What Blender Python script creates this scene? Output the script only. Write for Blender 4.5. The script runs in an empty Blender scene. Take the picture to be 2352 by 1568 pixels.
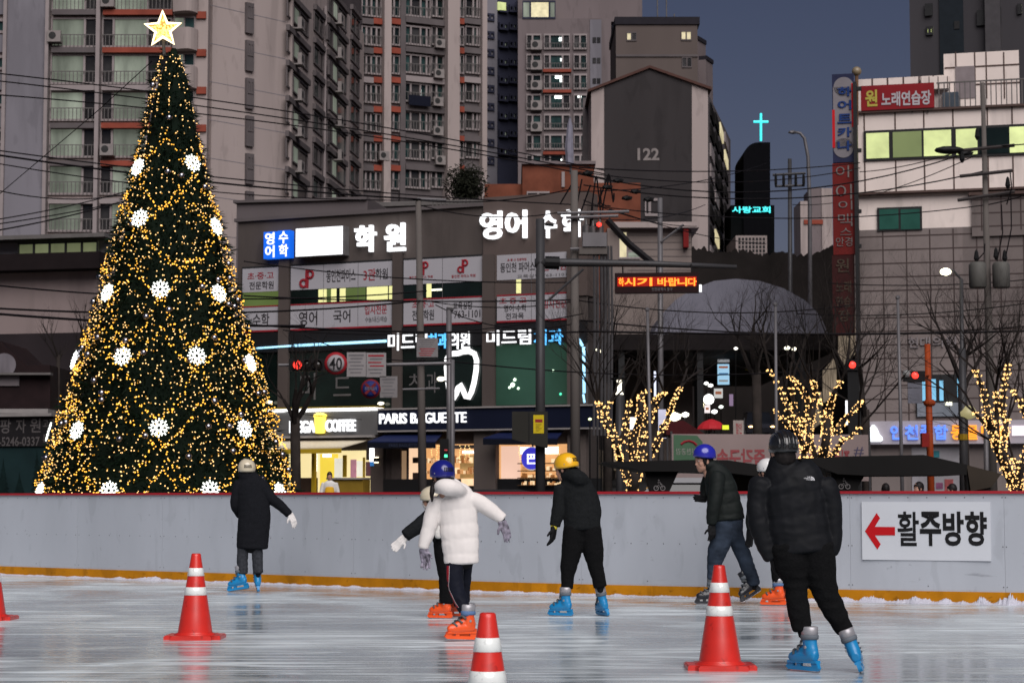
import bpy, bmesh, math, random
from mathutils import Vector, Matrix, noise
from mathutils.bvhtree import BVHTree
from math import radians, sin, cos, pi, atan2, sqrt

S = bpy.context.scene
C = S.collection
random.seed(7)

# ------------------------------------------------------------------ camera
F = 70 / 36 * 2352                      # focal length in pixels of a 2352 x 1568 frame
EYE = Vector((0, 0, 1.2))
PITCH = math.atan((1147 - 784) / F)
cd = bpy.data.cameras.new('camera'); cam = bpy.data.objects.new('camera', cd); C.objects.link(cam)
cd.lens = 70; cd.sensor_width = 36; cd.clip_end = 3000; cd.clip_start = 0.1
cam.location = EYE; cam.rotation_euler = (pi / 2 + PITCH, 0, 0)
cd.dof.use_dof = True; cd.dof.focus_distance = 18; cd.dof.aperture_fstop = 7; cd.dof.aperture_blades = 8
S.camera = cam

# ------------------------------------------------------------------ sky, dusk glow, exposure
SUN_EL, SUN_AZ = radians(42), radians(166)      # behind the photographer
w = bpy.data.worlds.new('World'); S.world = w; w.use_nodes = True
nt = w.node_tree; bg = nt.nodes['Background']
sky = nt.nodes.new('ShaderNodeTexSky'); sky.sky_type = 'NISHITA'; sky.sun_disc = False
sky.sun_elevation = SUN_EL; sky.sun_rotation = SUN_AZ
sky.air_density = 1.0; sky.dust_density = 0.3; sky.ozone_density = 4.0
tint = nt.nodes.new('ShaderNodeMix'); tint.data_type = 'RGBA'; tint.blend_type = 'MULTIPLY'
tint.inputs[0].default_value = 1; tint.inputs[7].default_value = (1.28, 0.94, 0.97, 1)
nt.links.new(sky.outputs[0], tint.inputs[6]); nt.links.new(tint.outputs[2], bg.inputs[0])
bg.inputs[1].default_value = 0.0215
sl = bpy.data.lights.new('sun', 'SUN'); so = bpy.data.objects.new('sun', sl); C.objects.link(so)
sl.energy = 3.7; sl.angle = radians(55); sl.color = (1.0, 0.955, 0.935)
sd = Vector((sin(SUN_AZ) * cos(SUN_EL), cos(SUN_AZ) * cos(SUN_EL), sin(SUN_EL)))
so.rotation_euler = sd.to_track_quat('Z', 'Y').to_euler()
S.view_settings.view_transform = 'Standard'; S.view_settings.look = 'None'
S.view_settings.exposure = 0; S.view_settings.gamma = 1
S.cycles.sample_clamp_indirect = 2.0; S.cycles.max_bounces = 6; S.cycles.diffuse_bounces = 2
S.cycles.glossy_bounces = 3; S.cycles.use_denoising = True

# ------------------------------------------------------------------ helpers
def at(u, v, Y):
    d = Vector(((u - 1176) / F, cos(PITCH) - (784 - v) / F * sin(PITCH), sin(PITCH) + (784 - v) / F * cos(PITCH)))
    return EYE + d * (Y / d.y)

def zz(v, Y, u=1176): return at(u, v, Y).z
def xx(u, Y, v=1147): return at(u, v, Y).x

MATS = {}
ALB = 1.0                               # colour scale per group; lowered where dimmer light off the rink is painted in
def M(name, rgb, rough=.6, metal=0, n=None, bump=0, emit=0, ecol=None, spec=None, streak=1, coat=0, rnd=0, sample=True, scuff=None):
    """procedural material: colour broken up by noise n=(scale, amount), optional bump, emission, per-object variation"""
    if name in MATS: return MATS[name]
    rgb_e = rgb; rgb = tuple(c * ALB for c in rgb)
    m = bpy.data.materials.new(name); m.use_nodes = True; MATS[name] = m
    t = m.node_tree; b = t.nodes['Principled BSDF']
    b.inputs['Roughness'].default_value = rough; b.inputs['Metallic'].default_value = metal
    if spec is None: spec = .5 if rough < .45 else .12
    if spec is not None: b.inputs['Specular IOR Level'].default_value = spec
    if coat: b.inputs['Coat Weight'].default_value = coat; b.inputs['Coat Roughness'].default_value = .15
    if n is None: n = (3, .12)
    tc = t.nodes.new('ShaderNodeTexCoord'); mp = t.nodes.new('ShaderNodeMapping')
    mp.inputs['Scale'].default_value = (1, 1, 1 / streak)
    t.links.new(tc.outputs['Object'], mp.inputs['Vector'])
    no = t.nodes.new('ShaderNodeTexNoise'); no.inputs['Scale'].default_value = n[0]; no.inputs['Detail'].default_value = 6
    t.links.new(mp.outputs[0], no.inputs['Vector'])
    r = t.nodes.new('ShaderNodeMapRange'); r.inputs[1].default_value = .3; r.inputs[2].default_value = .7
    r.inputs[3].default_value = 1 - n[1]; r.inputs[4].default_value = 1 + n[1]
    t.links.new(no.outputs[0], r.inputs[0])
    src = r.outputs[0]
    if rnd:
        oi = t.nodes.new('ShaderNodeObjectInfo'); q = t.nodes.new('ShaderNodeMapRange')
        q.inputs[3].default_value = 1 - rnd; q.inputs[4].default_value = 1 + rnd
        t.links.new(oi.outputs['Random'], q.inputs[0])
        mm = t.nodes.new('ShaderNodeMath'); mm.operation = 'MULTIPLY'
        t.links.new(src, mm.inputs[0]); t.links.new(q.outputs[0], mm.inputs[1]); src = mm.outputs[0]
    for sc_, am, th, st in (scuff or ()):          # worn patches, stains and scratches with a shape of their own
        mp2 = t.nodes.new('ShaderNodeMapping'); mp2.inputs['Scale'].default_value = st; t.links.new(tc.outputs['Object'], mp2.inputs['Vector'])
        n2 = t.nodes.new('ShaderNodeTexNoise'); n2.inputs['Scale'].default_value = sc_; n2.inputs['Detail'].default_value = 7; n2.inputs['Distortion'].default_value = .4
        t.links.new(mp2.outputs[0], n2.inputs['Vector'])
        q2 = t.nodes.new('ShaderNodeMapRange'); q2.inputs[1].default_value = th; q2.inputs[2].default_value = th + .07; q2.inputs[3].default_value = 1; q2.inputs[4].default_value = 1 - am
        t.links.new(n2.outputs[0], q2.inputs[0]); m2 = t.nodes.new('ShaderNodeMath'); m2.operation = 'MULTIPLY'
        t.links.new(src, m2.inputs[0]); t.links.new(q2.outputs[0], m2.inputs[1]); src = m2.outputs[0]
    mul = t.nodes.new('ShaderNodeVectorMath'); mul.operation = 'SCALE'
    mul.inputs[0].default_value = rgb
    t.links.new(src, mul.inputs['Scale']); t.links.new(mul.outputs[0], b.inputs['Base Color'])
    if emit:
        b.inputs['Emission Color'].default_value = (*(ecol or rgb_e), 1)
        if rnd:
            em = t.nodes.new('ShaderNodeMath'); em.operation = 'MULTIPLY'; em.inputs[1].default_value = emit
            t.links.new(src, em.inputs[0]); t.links.new(em.outputs[0], b.inputs['Emission Strength'])
        else: b.inputs['Emission Strength'].default_value = emit
        if not sample: m.cycles.emission_sampling = 'NONE'
    if bump:
        bn = t.nodes.new('ShaderNodeBump'); bn.inputs['Strength'].default_value = bump; bn.inputs['Distance'].default_value = .02
        t.links.new(no.outputs[0], bn.inputs['Height']); t.links.new(bn.outputs[0], b.inputs['Normal'])
    return m

W = {}                                   # world origin of every object made here
def tag(o, label=None, cat=None, group=None, kind=None):
    if label: o['label'] = label
    if cat: o['category'] = cat
    if group: o['group'] = group
    if kind: o['kind'] = kind
    return o

def thing(name, label, cat, loc=(0, 0, 0), group=None):
    o = bpy.data.objects.new(name, None); C.objects.link(o); o.empty_display_size = .1
    o.location = loc; W[o.name] = Vector(loc)
    return tag(o, label, cat, group)

def link(name, me, mat, parent=None, loc=None):
    """me has world coordinates; the object gets an origin of its own"""
    if parent is not None: base = W[parent.name]
    elif loc is not None: base = Vector(loc)
    else:
        xs = [v.co for v in me.vertices]
        base = Vector(((min(c.x for c in xs) + max(c.x for c in xs)) / 2, (min(c.y for c in xs) + max(c.y for c in xs)) / 2, min(c.z for c in xs)))
    me.transform(Matrix.Translation(-base))
    if mat is not None and not me.materials: me.materials.append(mat)
    o = bpy.data.objects.new(name, me); C.objects.link(o)
    if parent is not None: o.parent = parent; W[o.name] = base.copy()
    else: o.location = base; W[o.name] = base
    return o

class Fac:
    """a vertical plane through two picture columns at given distances; s runs along it, z up, d out towards the viewer"""
    def __init__(self, ua, Ya, ub, Yb):
        a = at(ua, 1147, Ya); b = at(ub, 1147, Yb)
        self.o = Vector((a.x, a.y, 0)); self.t = Vector((b.x - a.x, b.y - a.y, 0)); self.L = self.t.length; self.t.normalize()
        self.n = Vector((self.t.y, -self.t.x, 0))
    def p(self, s, z, d=0): return self.o + self.t * s + self.n * d + Vector((0, 0, z))
    def px(self, u, v):
        d = at(u, v, 10) - EYE
        k = (self.o - EYE).dot(self.n) / d.dot(self.n)
        h = EYE + d * k
        return (h - self.o).dot(self.t), h.z
    def rect(self, u0, v0, u1, v1):
        vm, um = (v0 + v1) / 2, (u0 + u1) / 2
        return self.px(u0, vm)[0], self.px(u1, vm)[0], self.px(um, v1)[1], self.px(um, v0)[1]

class MB:
    def __init__(self): self.v = []; self.f = []
    def add(self, vs, fs):
        k = len(self.v); self.v += [Vector(a) for a in vs]; self.f += [[i + k for i in f] for f in fs]; return self
    def box(self, x0, x1, y0, y1, z0, z1):
        return self.add([(x, y, z) for z in (z0, z1) for y in (y0, y1) for x in (x0, x1)],
                        [(0, 2, 3, 1), (4, 5, 7, 6), (0, 1, 5, 4), (2, 6, 7, 3), (0, 4, 6, 2), (1, 3, 7, 5)])
    def fbox(self, f, s0, s1, z0, z1, d0, d1):
        q = [f.p(s, z, d) for z in (z0, z1) for d in (d1, d0) for s in (s0, s1)]
        return self.add(q, [(0, 2, 3, 1), (4, 5, 7, 6), (0, 1, 5, 4), (2, 6, 7, 3), (0, 4, 6, 2), (1, 3, 7, 5)])
    def fpx(self, f, u0, v0, u1, v1, d0, d1):
        s0, s1, z0, z1 = f.rect(u0, v0, u1, v1); return self.fbox(f, s0, s1, z0, z1, d0, d1)
    def prism(self, pts, vec):
        n = len(pts); vec = Vector(vec); a = [Vector(p) for p in pts]
        return self.add(a + [p + vec for p in a], [list(range(n))[::-1], list(range(n, 2 * n))] + [(i, (i + 1) % n, n + (i + 1) % n, n + i) for i in range(n)])
    def tube(self, pts, rad, n=6, closed=False):
        pts = [Vector(p) for p in pts]; m = len(pts)
        if not isinstance(rad, (list, tuple)): rad = [rad] * m
        vs = []; fs = []; up = Vector((0, 0, 1)); last = None
        for i, p in enumerate(pts):
            if closed: t = pts[(i + 1) % m] - pts[i - 1]
            else: t = pts[min(i + 1, m - 1)] - pts[max(i - 1, 0)]
            if t.length < 1e-9: t = Vector((0, 0, 1))
            t.normalize()
            if last is None:
                a = t.cross(up if abs(t.z) < .95 else Vector((1, 0, 0))).normalized()
            else:
                a = last - t * last.dot(t)
                a = a.normalized() if a.length > 1e-6 else t.orthogonal().normalized()
            last = a; b = t.cross(a)
            for j in range(n):
                g = 2 * pi * j / n; vs.append(p + (a * cos(g) + b * sin(g)) * rad[i])
        for i in range(m if closed else m - 1):
            k = (i + 1) % m
            for j in range(n): fs.append((i * n + j, i * n + (j + 1) % n, k * n + (j + 1) % n, k * n + j))
        if not closed: fs += [tuple(range(n))[::-1], tuple((m - 1) * n + j for j in range(n))]
        return self.add(vs, fs)
    def lathe(self, c, prof, n=20, axis=None):
        """prof: (radius, height) list from the bottom up about a vertical (or given) axis through c"""
        c = Vector(c); ax = Vector(axis or (0, 0, 1)).normalized(); a = ax.orthogonal().normalized(); b = ax.cross(a)
        vs = [c + ax * h + (a * cos(2 * pi * j / n) + b * sin(2 * pi * j / n)) * r for r, h in prof for j in range(n)]
        fs = [(i * n + j, i * n + (j + 1) % n, (i + 1) * n + (j + 1) % n, (i + 1) * n + j) for i in range(len(prof) - 1) for j in range(n)]
        fs += [tuple(range(n))[::-1], tuple((len(prof) - 1) * n + j for j in range(n))]
        return self.add(vs, fs)
    def ball(self, c, r, sub=1, sc=(1, 1, 1), rot=None):
        bm = bmesh.new(); bmesh.ops.create_icosphere(bm, subdivisions=sub, radius=1)
        c = Vector(c)
        vs = []
        for q in bm.verts:
            p = Vector((q.co.x * sc[0], q.co.y * sc[1], q.co.z * sc[2])) * r
            if rot: p = rot @ p
            vs.append(c + p)
        bm.verts.index_update()
        self.add(vs, [[q.index for q in f.verts] for f in bm.faces]); bm.free(); return self
    def octa(self, c, r):
        c = Vector(c); k = [c + Vector(a) * r for a in ((1, 0, 0), (-1, 0, 0), (0, 1, 0), (0, -1, 0), (0, 0, 1), (0, 0, -1))]
        return self.add(k, [(0, 2, 4), (2, 1, 4), (1, 3, 4), (3, 0, 4), (2, 0, 5), (1, 2, 5), (3, 1, 5), (0, 3, 5)])
    def mesh(self, name, smooth=False):
        me = bpy.data.meshes.new(name); me.from_pydata([tuple(a) for a in self.v], [], self.f); me.update()
        if smooth: me.polygons.foreach_set('use_smooth', [True] * len(me.polygons))
        return me
    def build(self, name, mat, parent=None, smooth=False, loc=None):
        return link(name, self.mesh(name, smooth), mat, parent, loc)

_tx = {}
def text_mesh(body, bold=.0, extrude=0):
    key = (body, bold, extrude)
    if key not in _tx:
        c = bpy.data.curves.new('lettering', 'FONT'); c.body = body; c.offset = bold; c.extrude = extrude; c.resolution_u = 3
        c.align_x = 'CENTER'
        o = bpy.data.objects.new('lettering', c)
        me = bpy.data.meshes.new_from_object(o)
        _tx[key] = ([v.co.copy() for v in me.vertices], [list(p.vertices) for p in me.polygons])
        bpy.data.objects.remove(o); bpy.data.curves.remove(c); bpy.data.meshes.remove(me)
    return _tx[key]

def text(body, f, box, mat, parent, d=.03, bold=.02, thick=.03, mirror=False, name='lettering'):
    """letters fitted to the picture rectangle box on the plane f, d in front of it"""
    vs, fs = text_mesh(body, bold, .05)
    x0 = min(v.x for v in vs); x1 = max(v.x for v in vs); y0 = min(v.y for v in vs); y1 = max(v.y for v in vs)
    s0, s1, z0, z1 = f.rect(*box) if len(box) == 4 else box[1:]
    out = []
    for v in vs:
        a = (v.x - x0) / (x1 - x0); b = (v.y - y0) / (y1 - y0)
        if mirror: a = 1 - a
        out.append(f.p(s0 + a * (s1 - s0), z0 + b * (z1 - z0), d + (thick if v.z > 0 else 0)))
    return MB().add(out, fs).build(name, mat, parent)

def copies(o, parent, shift, names=None):
    """a copy of one part (sharing its mesh) with its sub-parts, moved by shift"""
    c = o.copy(); C.objects.link(c); c.parent = parent; c.location = o.location + Vector(shift); W[c.name] = W[o.name] + Vector(shift)
    for k in o.children:
        d = k.copy(); C.objects.link(d); d.parent = c; W[d.name] = W[k.name] + Vector(shift)
    return c

_bulb = {}
def bulbs(par, items, mat):
    """bulbs of one light string: the hundred largest are objects of their own, the rest one mesh"""
    if mat.name not in _bulb:
        me = MB().octa((0, 0, 0), 1).mesh('bulb'); me.materials.append(mat); _bulb[mat.name] = me
    items = sorted(items, key=lambda a: -a[1]); base = W[par.name]
    for p, r in items[:100]:
        o = bpy.data.objects.new('bulb', _bulb[mat.name]); C.objects.link(o); o.parent = par; o.location = p - base; o.scale = (r, r, r); W[o.name] = p
    m = MB()
    for p, r in items[100:]: m.octa(p, r)
    if m.v: tag(m.build('bulb', mat, par), kind='stuff')

def catmull(pts, step):
    """smooth resampling of a list of tuples of floats"""
    out = []; n = len(pts)
    for i in range(n - 1):
        p0, p1, p2, p3 = pts[max(i - 1, 0)], pts[i], pts[i + 1], pts[min(i + 2, n - 1)]
        L = sqrt(sum((p2[k] - p1[k]) ** 2 for k in range(3))); m = max(2, int(L / step))
        for j in range(m):
            t = j / m
            out.append(tuple(.5 * (2 * b + (c - a) * t + (2 * a - 5 * b + 4 * c - d) * t * t + (3 * b - a - 3 * c + d) * t ** 3) for a, b, c, d in zip(p0, p1, p2, p3)))
    out.append(tuple(pts[-1])); return out
# ================================================================== ground, street, ice, rink barrier, cones
def gpt(u, v):
    d = at(u, v, 10) - EYE; return EYE + d * (-EYE.z / d.z)

# --- barrier line on the ice, left to right
line_px = [(-900, 1292), (-420, 1306), (0, 1320), (300, 1331), (588, 1341), (880, 1352), (1176, 1362), (1470, 1370.5), (1764, 1377), (2060, 1383.5), (2352, 1389), (2800, 1396), (3300, 1402)]
bl = []
for u, v in line_px:
    g = gpt(u, v); bl.append((u, g.x, g.y))
bl = [(p[1], p[2], p[0]) for p in catmull([(a[0], a[1], a[2]) for a in bl], 40)]   # (x, y, u)
def bpos(u):
    for a, b in zip(bl, bl[1:]):
        if a[2] <= u <= b[2]:
            t = (u - a[2]) / (b[2] - a[2]); p = Vector((a[0] + (b[0] - a[0]) * t, a[1] + (b[1] - a[1]) * t, 0))
            q = Vector((b[0] - a[0], b[1] - a[1], 0)).normalized(); return p, Vector((q.y, -q.x, 0))
    raise ValueError(u)

# --- ground far out to the horizon, ice slab, street that climbs the hill
ALB = .6
gm = M('plaza_paving', (.09, .085, .085), .75, n=(1.2, .35), bump=.3)
g = MB().add([(-900, -30, -.08), (900, -30, -.08), (900, 1500, -.08), (-900, 1500, -.08)], [(0, 1, 2, 3)]).build('ground', gm, loc=(0, 0, -.08)); tag(g, kind='structure')
xa, xb = at(1340, 1147, 63).x, at(1965, 1147, 63).x
rd = MB().add([(-60, 48, -.04), (60, 48, -.04), (60, 62, -.04), (-60, 62, -.04), (xa - 6, 62, -.04), (xb + 2, 62, -.04), (xb + 30, 240, 14.5), (xa - 6, 240, 14.5)], [(0, 1, 2, 3), (4, 5, 6, 7)])
tag(rd.build('road', M('asphalt', (.05, .05, .052), .7, n=(6, .3), bump=.3), loc=(0, 48, -.04)), kind='structure')

def ice_material():
    m = bpy.data.materials.new('rink_ice'); m.use_nodes = True; t = m.node_tree; b = t.nodes['Principled BSDF']; N = t.nodes.new; L = t.links.new
    tc = N('ShaderNodeTexCoord')
    def nz(scale, rot, sc, det=5, dist=0):
        mp = N('ShaderNodeMapping'); mp.inputs['Rotation'].default_value = (0, 0, rot); mp.inputs['Scale'].default_value = sc
        L(tc.outputs['Object'], mp.inputs[0]); n = N('ShaderNodeTexNoise'); n.inputs['Scale'].default_value = scale; n.inputs['Detail'].default_value = det
        n.inputs['Distortion'].default_value = dist; L(mp.outputs[0], n.inputs[0]); return n.outputs[0]
    def ramp(s, a, bb, lo=0, hi=1):
        r = N('ShaderNodeMapRange'); r.inputs[1].default_value = a; r.inputs[2].default_value = bb; r.inputs[3].default_value = lo; r.inputs[4].default_value = hi; L(s, r.inputs[0]); return r.outputs[0]
    def mth(op, a, c):
        x = N('ShaderNodeMath'); x.operation = op
        for i, q in enumerate((a, c)):
            if isinstance(q, (int, float)): x.inputs[i].default_value = q
            else: L(q, x.inputs[i])
        return x.outputs[0]
    patches = ramp(nz(.55, .3, (1, .7, 1), 4, .6), .40, .62)           # frosted / wet patches
    streaks = [ramp(nz(1, radians(r), sc, 6, d), lo, hi) for r, sc, d, lo, hi in ((-16, (.5, 4.0, 1), .8, .56, .65), (-33, (.45, 5.5, 1), .6, .575, .66), (19, (.5, 4.2, 1), .9, .57, .66))]
    def cutlines(r, sc, wd, det, dist):                                # thin curved lines left by single blades
        return ramp(mth('ABSOLUTE', mth('SUBTRACT', nz(1, radians(r), sc, det, dist), .5), 0), wd, wd * .35)
    lines = [cutlines(-20, (.10, 1.5, 1), .010, 1, .8), cutlines(24, (.12, 1.3, 1), .008, 1, 1.0), cutlines(-48, (.12, 1.7, 1), .009, 1, .6), cutlines(4, (.08, 2.2, 1), .008, 0, .9)]
    cuts = streaks[0]
    for q in streaks[1:] + [mth('MULTIPLY', x, .9) for x in lines]: cuts = mth('MAXIMUM', cuts, q)
    cuts = mth('MULTIPLY', cuts, ramp(nz(.9, 1.1, (1, 1, 1), 3), .35, .6, .45, 1))
    frost = mth('MINIMUM', mth('ADD', mth('MULTIPLY', patches, .50), mth('MULTIPLY', cuts, .58)), 1)
    mix = N('ShaderNodeMix'); mix.data_type = 'RGBA'; mix.inputs[6].default_value = (.235, .275, .305, 1); mix.inputs[7].default_value = (.78, .85, .88, 1)
    L(frost, mix.inputs[0]); L(mix.outputs[2], b.inputs['Base Color'])
    L(ramp(frost, 0, 1, .045, .5), b.inputs['Roughness'])
    b.inputs['IOR'].default_value = 1.31; b.inputs['Specular IOR Level'].default_value = .42
    fine = nz(60, 0, (1, 1, 1), 3)
    bn = N('ShaderNodeBump'); bn.inputs['Strength'].default_value = .16; bn.inputs['Distance'].default_value = .006
    L(mth('ADD', mth('MULTIPLY', cuts, .8), mth('MULTIPLY', fine, .5)), bn.inputs['Height']); L(bn.outputs[0], b.inputs['Normal'])
    return m
ice = MB(); n = len(bl)
back = [(p[0], p[1] + .02, 0) for p in bl]; front = [(p[0], -6, 0) for p in bl]
ice.add(front + back, [(i, i + 1, n + i + 1, n + i) for i in range(n - 1)])
low = [(p[0], p[1], -.07) for p in back]
tag(ice.build('ice', ice_material(), loc=(0, 0, 0)), kind='structure')

ALB = 1.0
# --- barrier
bar = thing('rink_barrier', 'long curving white rink barrier with a red top rail and amber kick strip', 'barrier', (0, 25.5, 0))
mp_ = M('barrier_panel', (.39, .412, .455), .42, n=(1.1, .07), rnd=.03, streak=2.5, scuff=((5, .09, .60, (1, 1, .35)), (16, .26, .68, (1, 1, 1)), (2.2, .05, .56, (1, 1, .25)), (9, .28, .70, (.3, .3, 2.2))))
mk = M('kick_strip', (.46, .18, .006), .45, n=(4, .14), rnd=.12, scuff=((9, .35, .62, (1, 1, 2)), (3, .22, .56, (1, 1, .6))))
mr = M('top_rail_red', (.32, .01, .018), .4)
md = M('screw_dark', (.08, .08, .085), .5)
def strip(mb, u0, u1, z0, z1, d0, d1, k=7):
    a = []; b = []
    for i in range(k):
        p, nn = bpos(u0 + (u1 - u0) * i / (k - 1)); a.append(p + nn * d1); b.append(p + nn * d0)
    z0, z1 = Vector((0, 0, z0)), Vector((0, 0, z1))
    mb.add([p + z0 for p in a] + [p + z1 for p in a] + [p + z0 for p in b] + [p + z1 for p in b],
           [(i, i + 1, k + i + 1, k + i) for i in range(k - 1)] + [(2 * k + i + 1, 2 * k + i, 3 * k + i, 3 * k + i + 1) for i in range(k - 1)]
           + [(k + i, k + i + 1, 3 * k + i + 1, 3 * k + i) for i in range(k - 1)] + [(2 * k + i, 2 * k + i + 1, i + 1, i) for i in range(k - 1)]
           + [(0, k, 3 * k, 2 * k), (k - 1, 3 * k - 1, 4 * k - 1, 2 * k - 1)])
seams = [-820, -400, -200, -12, 175, 371, 590, 812, 1070, 1335, 1640, 1955, 2310, 2700, 3150]
for a, b in zip(seams, seams[1:]):
    m = MB(); strip(m, a + .22, b - .22, .14, 1.27, -.06, 0); nf = len(m.f)
    for zc, st in ((.66, 9), (1.225, 9), (.2, 3)):
        for i in range(st):
            p, nn = bpos(a + 4 + (b - a - 8) * i / (st - 1)); t = Vector((-nn.y, nn.x, 0)); c = p + nn * .002 + Vector((0, 0, zc))
            m.add([c + t * x * .0055 + Vector((0, 0, y * .0065)) for x, y in ((-1, -1), (1, -1), (1, 1), (-1, 1))] + [c + nn * .003], [(0, 1, 4), (1, 2, 4), (2, 3, 4), (3, 0, 4)])
    me = m.mesh('panel'); me.materials.append(mp_); me.materials.append(md); me.polygons.foreach_set('material_index', [0 if i < nf else 1 for i in range(len(me.polygons))]); link('panel', me, None, bar)
for a, b in ((-820, -150), (-150, 161), (161, 520), (520, 720), (720, 962), (962, 1222), (1222, 1500), (1500, 1800), (1800, 2166), (2166, 2600), (2600, 3150)):
    m = MB(); strip(m, a, b, 0, .142, -.05, .014); m.build('kick_strip', mk, bar)
m = MB(); strip(m, -820, 3150, 1.27, 1.302, -.10, .03, 80); m.build('top_rail', mr, bar)

# --- shaved snow along the foot of the barrier
m = MB(); rows = []
u = -500; rnd = random.Random(3)
while u < 2900:
    p, nn = bpos(u)
    big = 1.0 if u > 1930 else .42
    if u > 2240: big = 1.55
    if 230 < u < 370: big = .8
    h = (.018 + .065 * big * max(0, noise.noise((u * .045, 1.7, 0)) + .35) + .045 * big * abs(noise.noise((u * .21, 9, 0)))) * .8
    wd = .05 + .13 * big * (.6 + .6 * noise.noise((u * .03, 4, 1)))
    sh = (1, .95, .82, .62, .4, .18, 0)
    rows.append([p + nn * (.016 + wd * k / 6) + Vector((0, 0, max(.001, h * sh[k] * (1 + .35 * noise.noise((u * .35, k * .9, 3)))))) for k in range(7)]); u += 1.7
for i, r in enumerate(rows): m.v += r
m.f = [[i * 7 + k, i * 7 + k + 1, i * 7 + 8 + k, i * 7 + 7 + k] for i in range(len(rows) - 1) for k in range(6)]
tag(m.build('snow', smooth=True, mat=M('shaved_snow', (.48, .48, .55), .85, n=(40, .12), bump=.6)), 'ridge of shaved snow along the foot of the rink barrier', 'snow', kind='stuff')

# --- notice on the barrier
pA, nA = bpos(1981); pB, nB = bpos(2276); fS = Fac(1981, pA.y, 2276, pB.y)
nt_ = thing('direction_sign', 'white rectangular notice with a red arrow and black Korean lettering on the barrier', 'sign', fS.p(fS.L / 2, .5))
MB().fpx(fS, 1981, 1152, 2276, 1286, .006, .03).build('board', M('sign_white', (.55, .57, .61), .35, n=(1, .04)), nt_)
def poly_px(f, pts, d, th):
    q = []
    for u, v in pts: s, z = f.px(u, v); q.append(f.p(s, z, d))
    return q, f.n * th
q = [(1764 + x / 4, 1176 + y / 4) for x, y in ((897, 172), (1003, 5), (1035, 52), (987, 132), (1172, 134), (1172, 210), (987, 210), (1041, 291), (1011, 340))]
pts, vec = poly_px(fS, q, .031, .004); MB().prism(pts[::-1], vec).build('arrow', M('sign_red', (.46, .01, .014), .5, n=(2, .05)), nt_)
bk = M('letter_black', (.012, .012, .013), .5)
for ch, x0, x1 in (('활', 2063, 2112), ('주', 2114, 2163), ('방', 2167, 2215), ('향', 2218, 2268)):
    text(ch, fS, (x0, 1174, x1, 1253), bk, nt_, d=.031, bold=.016 if ch == '활' else .03, thick=.004)

# --- traffic cones
cr = M('cone_red', (.58, .022, .014), .38, n=(5, .1), coat=.25, scuff=((22, .35, .62, (1, 1, .5)), (7, .22, .60, (1, 1, 1.6))))
cw = M('reflective_band', (.74, .76, .74), .28, n=(9, .06), coat=.4, scuff=((30, .2, .6, (1, 1, 1)),))
def cone(loc, label):
    t = thing('traffic_cone', label, 'traffic cone', loc, 'red traffic cones standing on the ice')
    x, y, z = loc; R = lambda h: .152 - (.152 - .040) * (h - .045) / (.732 - .045)
    prof = [(R(.045) + .03, .03), (R(.045) + .028, .042), (R(.06), .055)] + [(R(h), h) for h in (.06, .2, .38, .54, .65, .71)] + [(R(.728), .728), (.034, .734), (.03, .732)]
    MB().lathe(loc, prof, 36).build('cone_body', cr, t, True)
    for h0, h1 in ((.375, .445), (.54, .61)):
        MB().lathe(loc, [(R(h0) + .0005, h0), (R(h0) + .003, h0 + .002), (R(h1) + .003, h1 - .002), (R(h1) + .0005, h1)], 36).build('reflective_band', cw, t, True)
    b = bmesh.new(); bmesh.ops.create_cube(b, size=1); bmesh.ops.scale(b, vec=(.49, .49, .036), verts=b.verts)
    bmesh.ops.bevel(b, geom=[e for e in b.edges if abs(e.verts[0].co.z - e.verts[1].co.z) > .01], offset=.07, segments=5, affect='EDGES')
    bmesh.ops.bevel(b, geom=[e for e in b.edges if e.verts[0].co.z > 0 and e.verts[1].co.z > 0], offset=.008, segments=2, affect='EDGES')
    bmesh.ops.translate(b, verts=b.verts, vec=Vector(loc) + Vector((0, 0, .018)))
    me = bpy.data.meshes.new('base'); b.to_mesh(me); b.free(); link('base', me, cr, t)
    return t
def cone_at(u, v, label, dz=0):
    g = gpt(u, v); q = 1 + .24 / g.y; c = cone((g.x * q, g.y * q, dz), label); return c
cone_at(-22, 1425, 'red traffic cone mostly cut off by the picture edge, only a base corner showing')
cone_at(448, 1470, 'red cone with two white bands standing alone below the skater in a long coat')
g = at(1120, 1407, 10.15); cone((g.x, g.y, g.z - .732), 'nearest red cone, its base below the picture, beside the orange skates')
cone_at(1654, 1541, 'red cone with two white bands in front of the skater in jeans')
# ================================================================== buildings
ALB = .60
wall_pink = M('wall_pale_pink', (.54, .45, .43), .85, n=(.25, .10), streak=6, scuff=((.35, .16, .55, (1, 1, .12)), (1.4, .12, .58, (1, 1, .3))))
wall_gray = M('wall_blue_gray', (.28, .265, .30), .85, n=(.2, .10), streak=6, scuff=((.35, .16, .55, (1, 1, .12)), (1.4, .12, .58, (1, 1, .3))))
wall_white = M('wall_offwhite', (.25, .205, .21), .85, n=(.3, .1), streak=5, scuff=((.35, .16, .55, (1, 1, .12)), (1.4, .12, .58, (1, 1, .3))))
wall_navy = M('wall_navy', (.055, .058, .095), .85, n=(.3, .1), streak=5)
orange_band = M('spandrel_orange', (.36, .085, .055), .8, n=(.6, .2))
gray_band = M('spandrel_gray', (.165, .142, .145), .8, n=(.6, .15))
frame_w = M('frame_white', (.42, .36, .36), .6, n=(1, .08))
frame_d = M('frame_dark', (.035, .035, .037), .5)
rail_m = M('rail_gray', (.19, .175, .17), .6)
pane_curtain = M('pane_curtained', (.20, .23, .19), .45, n=(1.1, .35), emit=.15, ecol=(.70, .78, .62), rnd=.35, streak=4)
pane_dark = M('pane_dark', (.05, .047, .047), .12, n=(.8, .5), rnd=.6, spec=.35)
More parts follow.
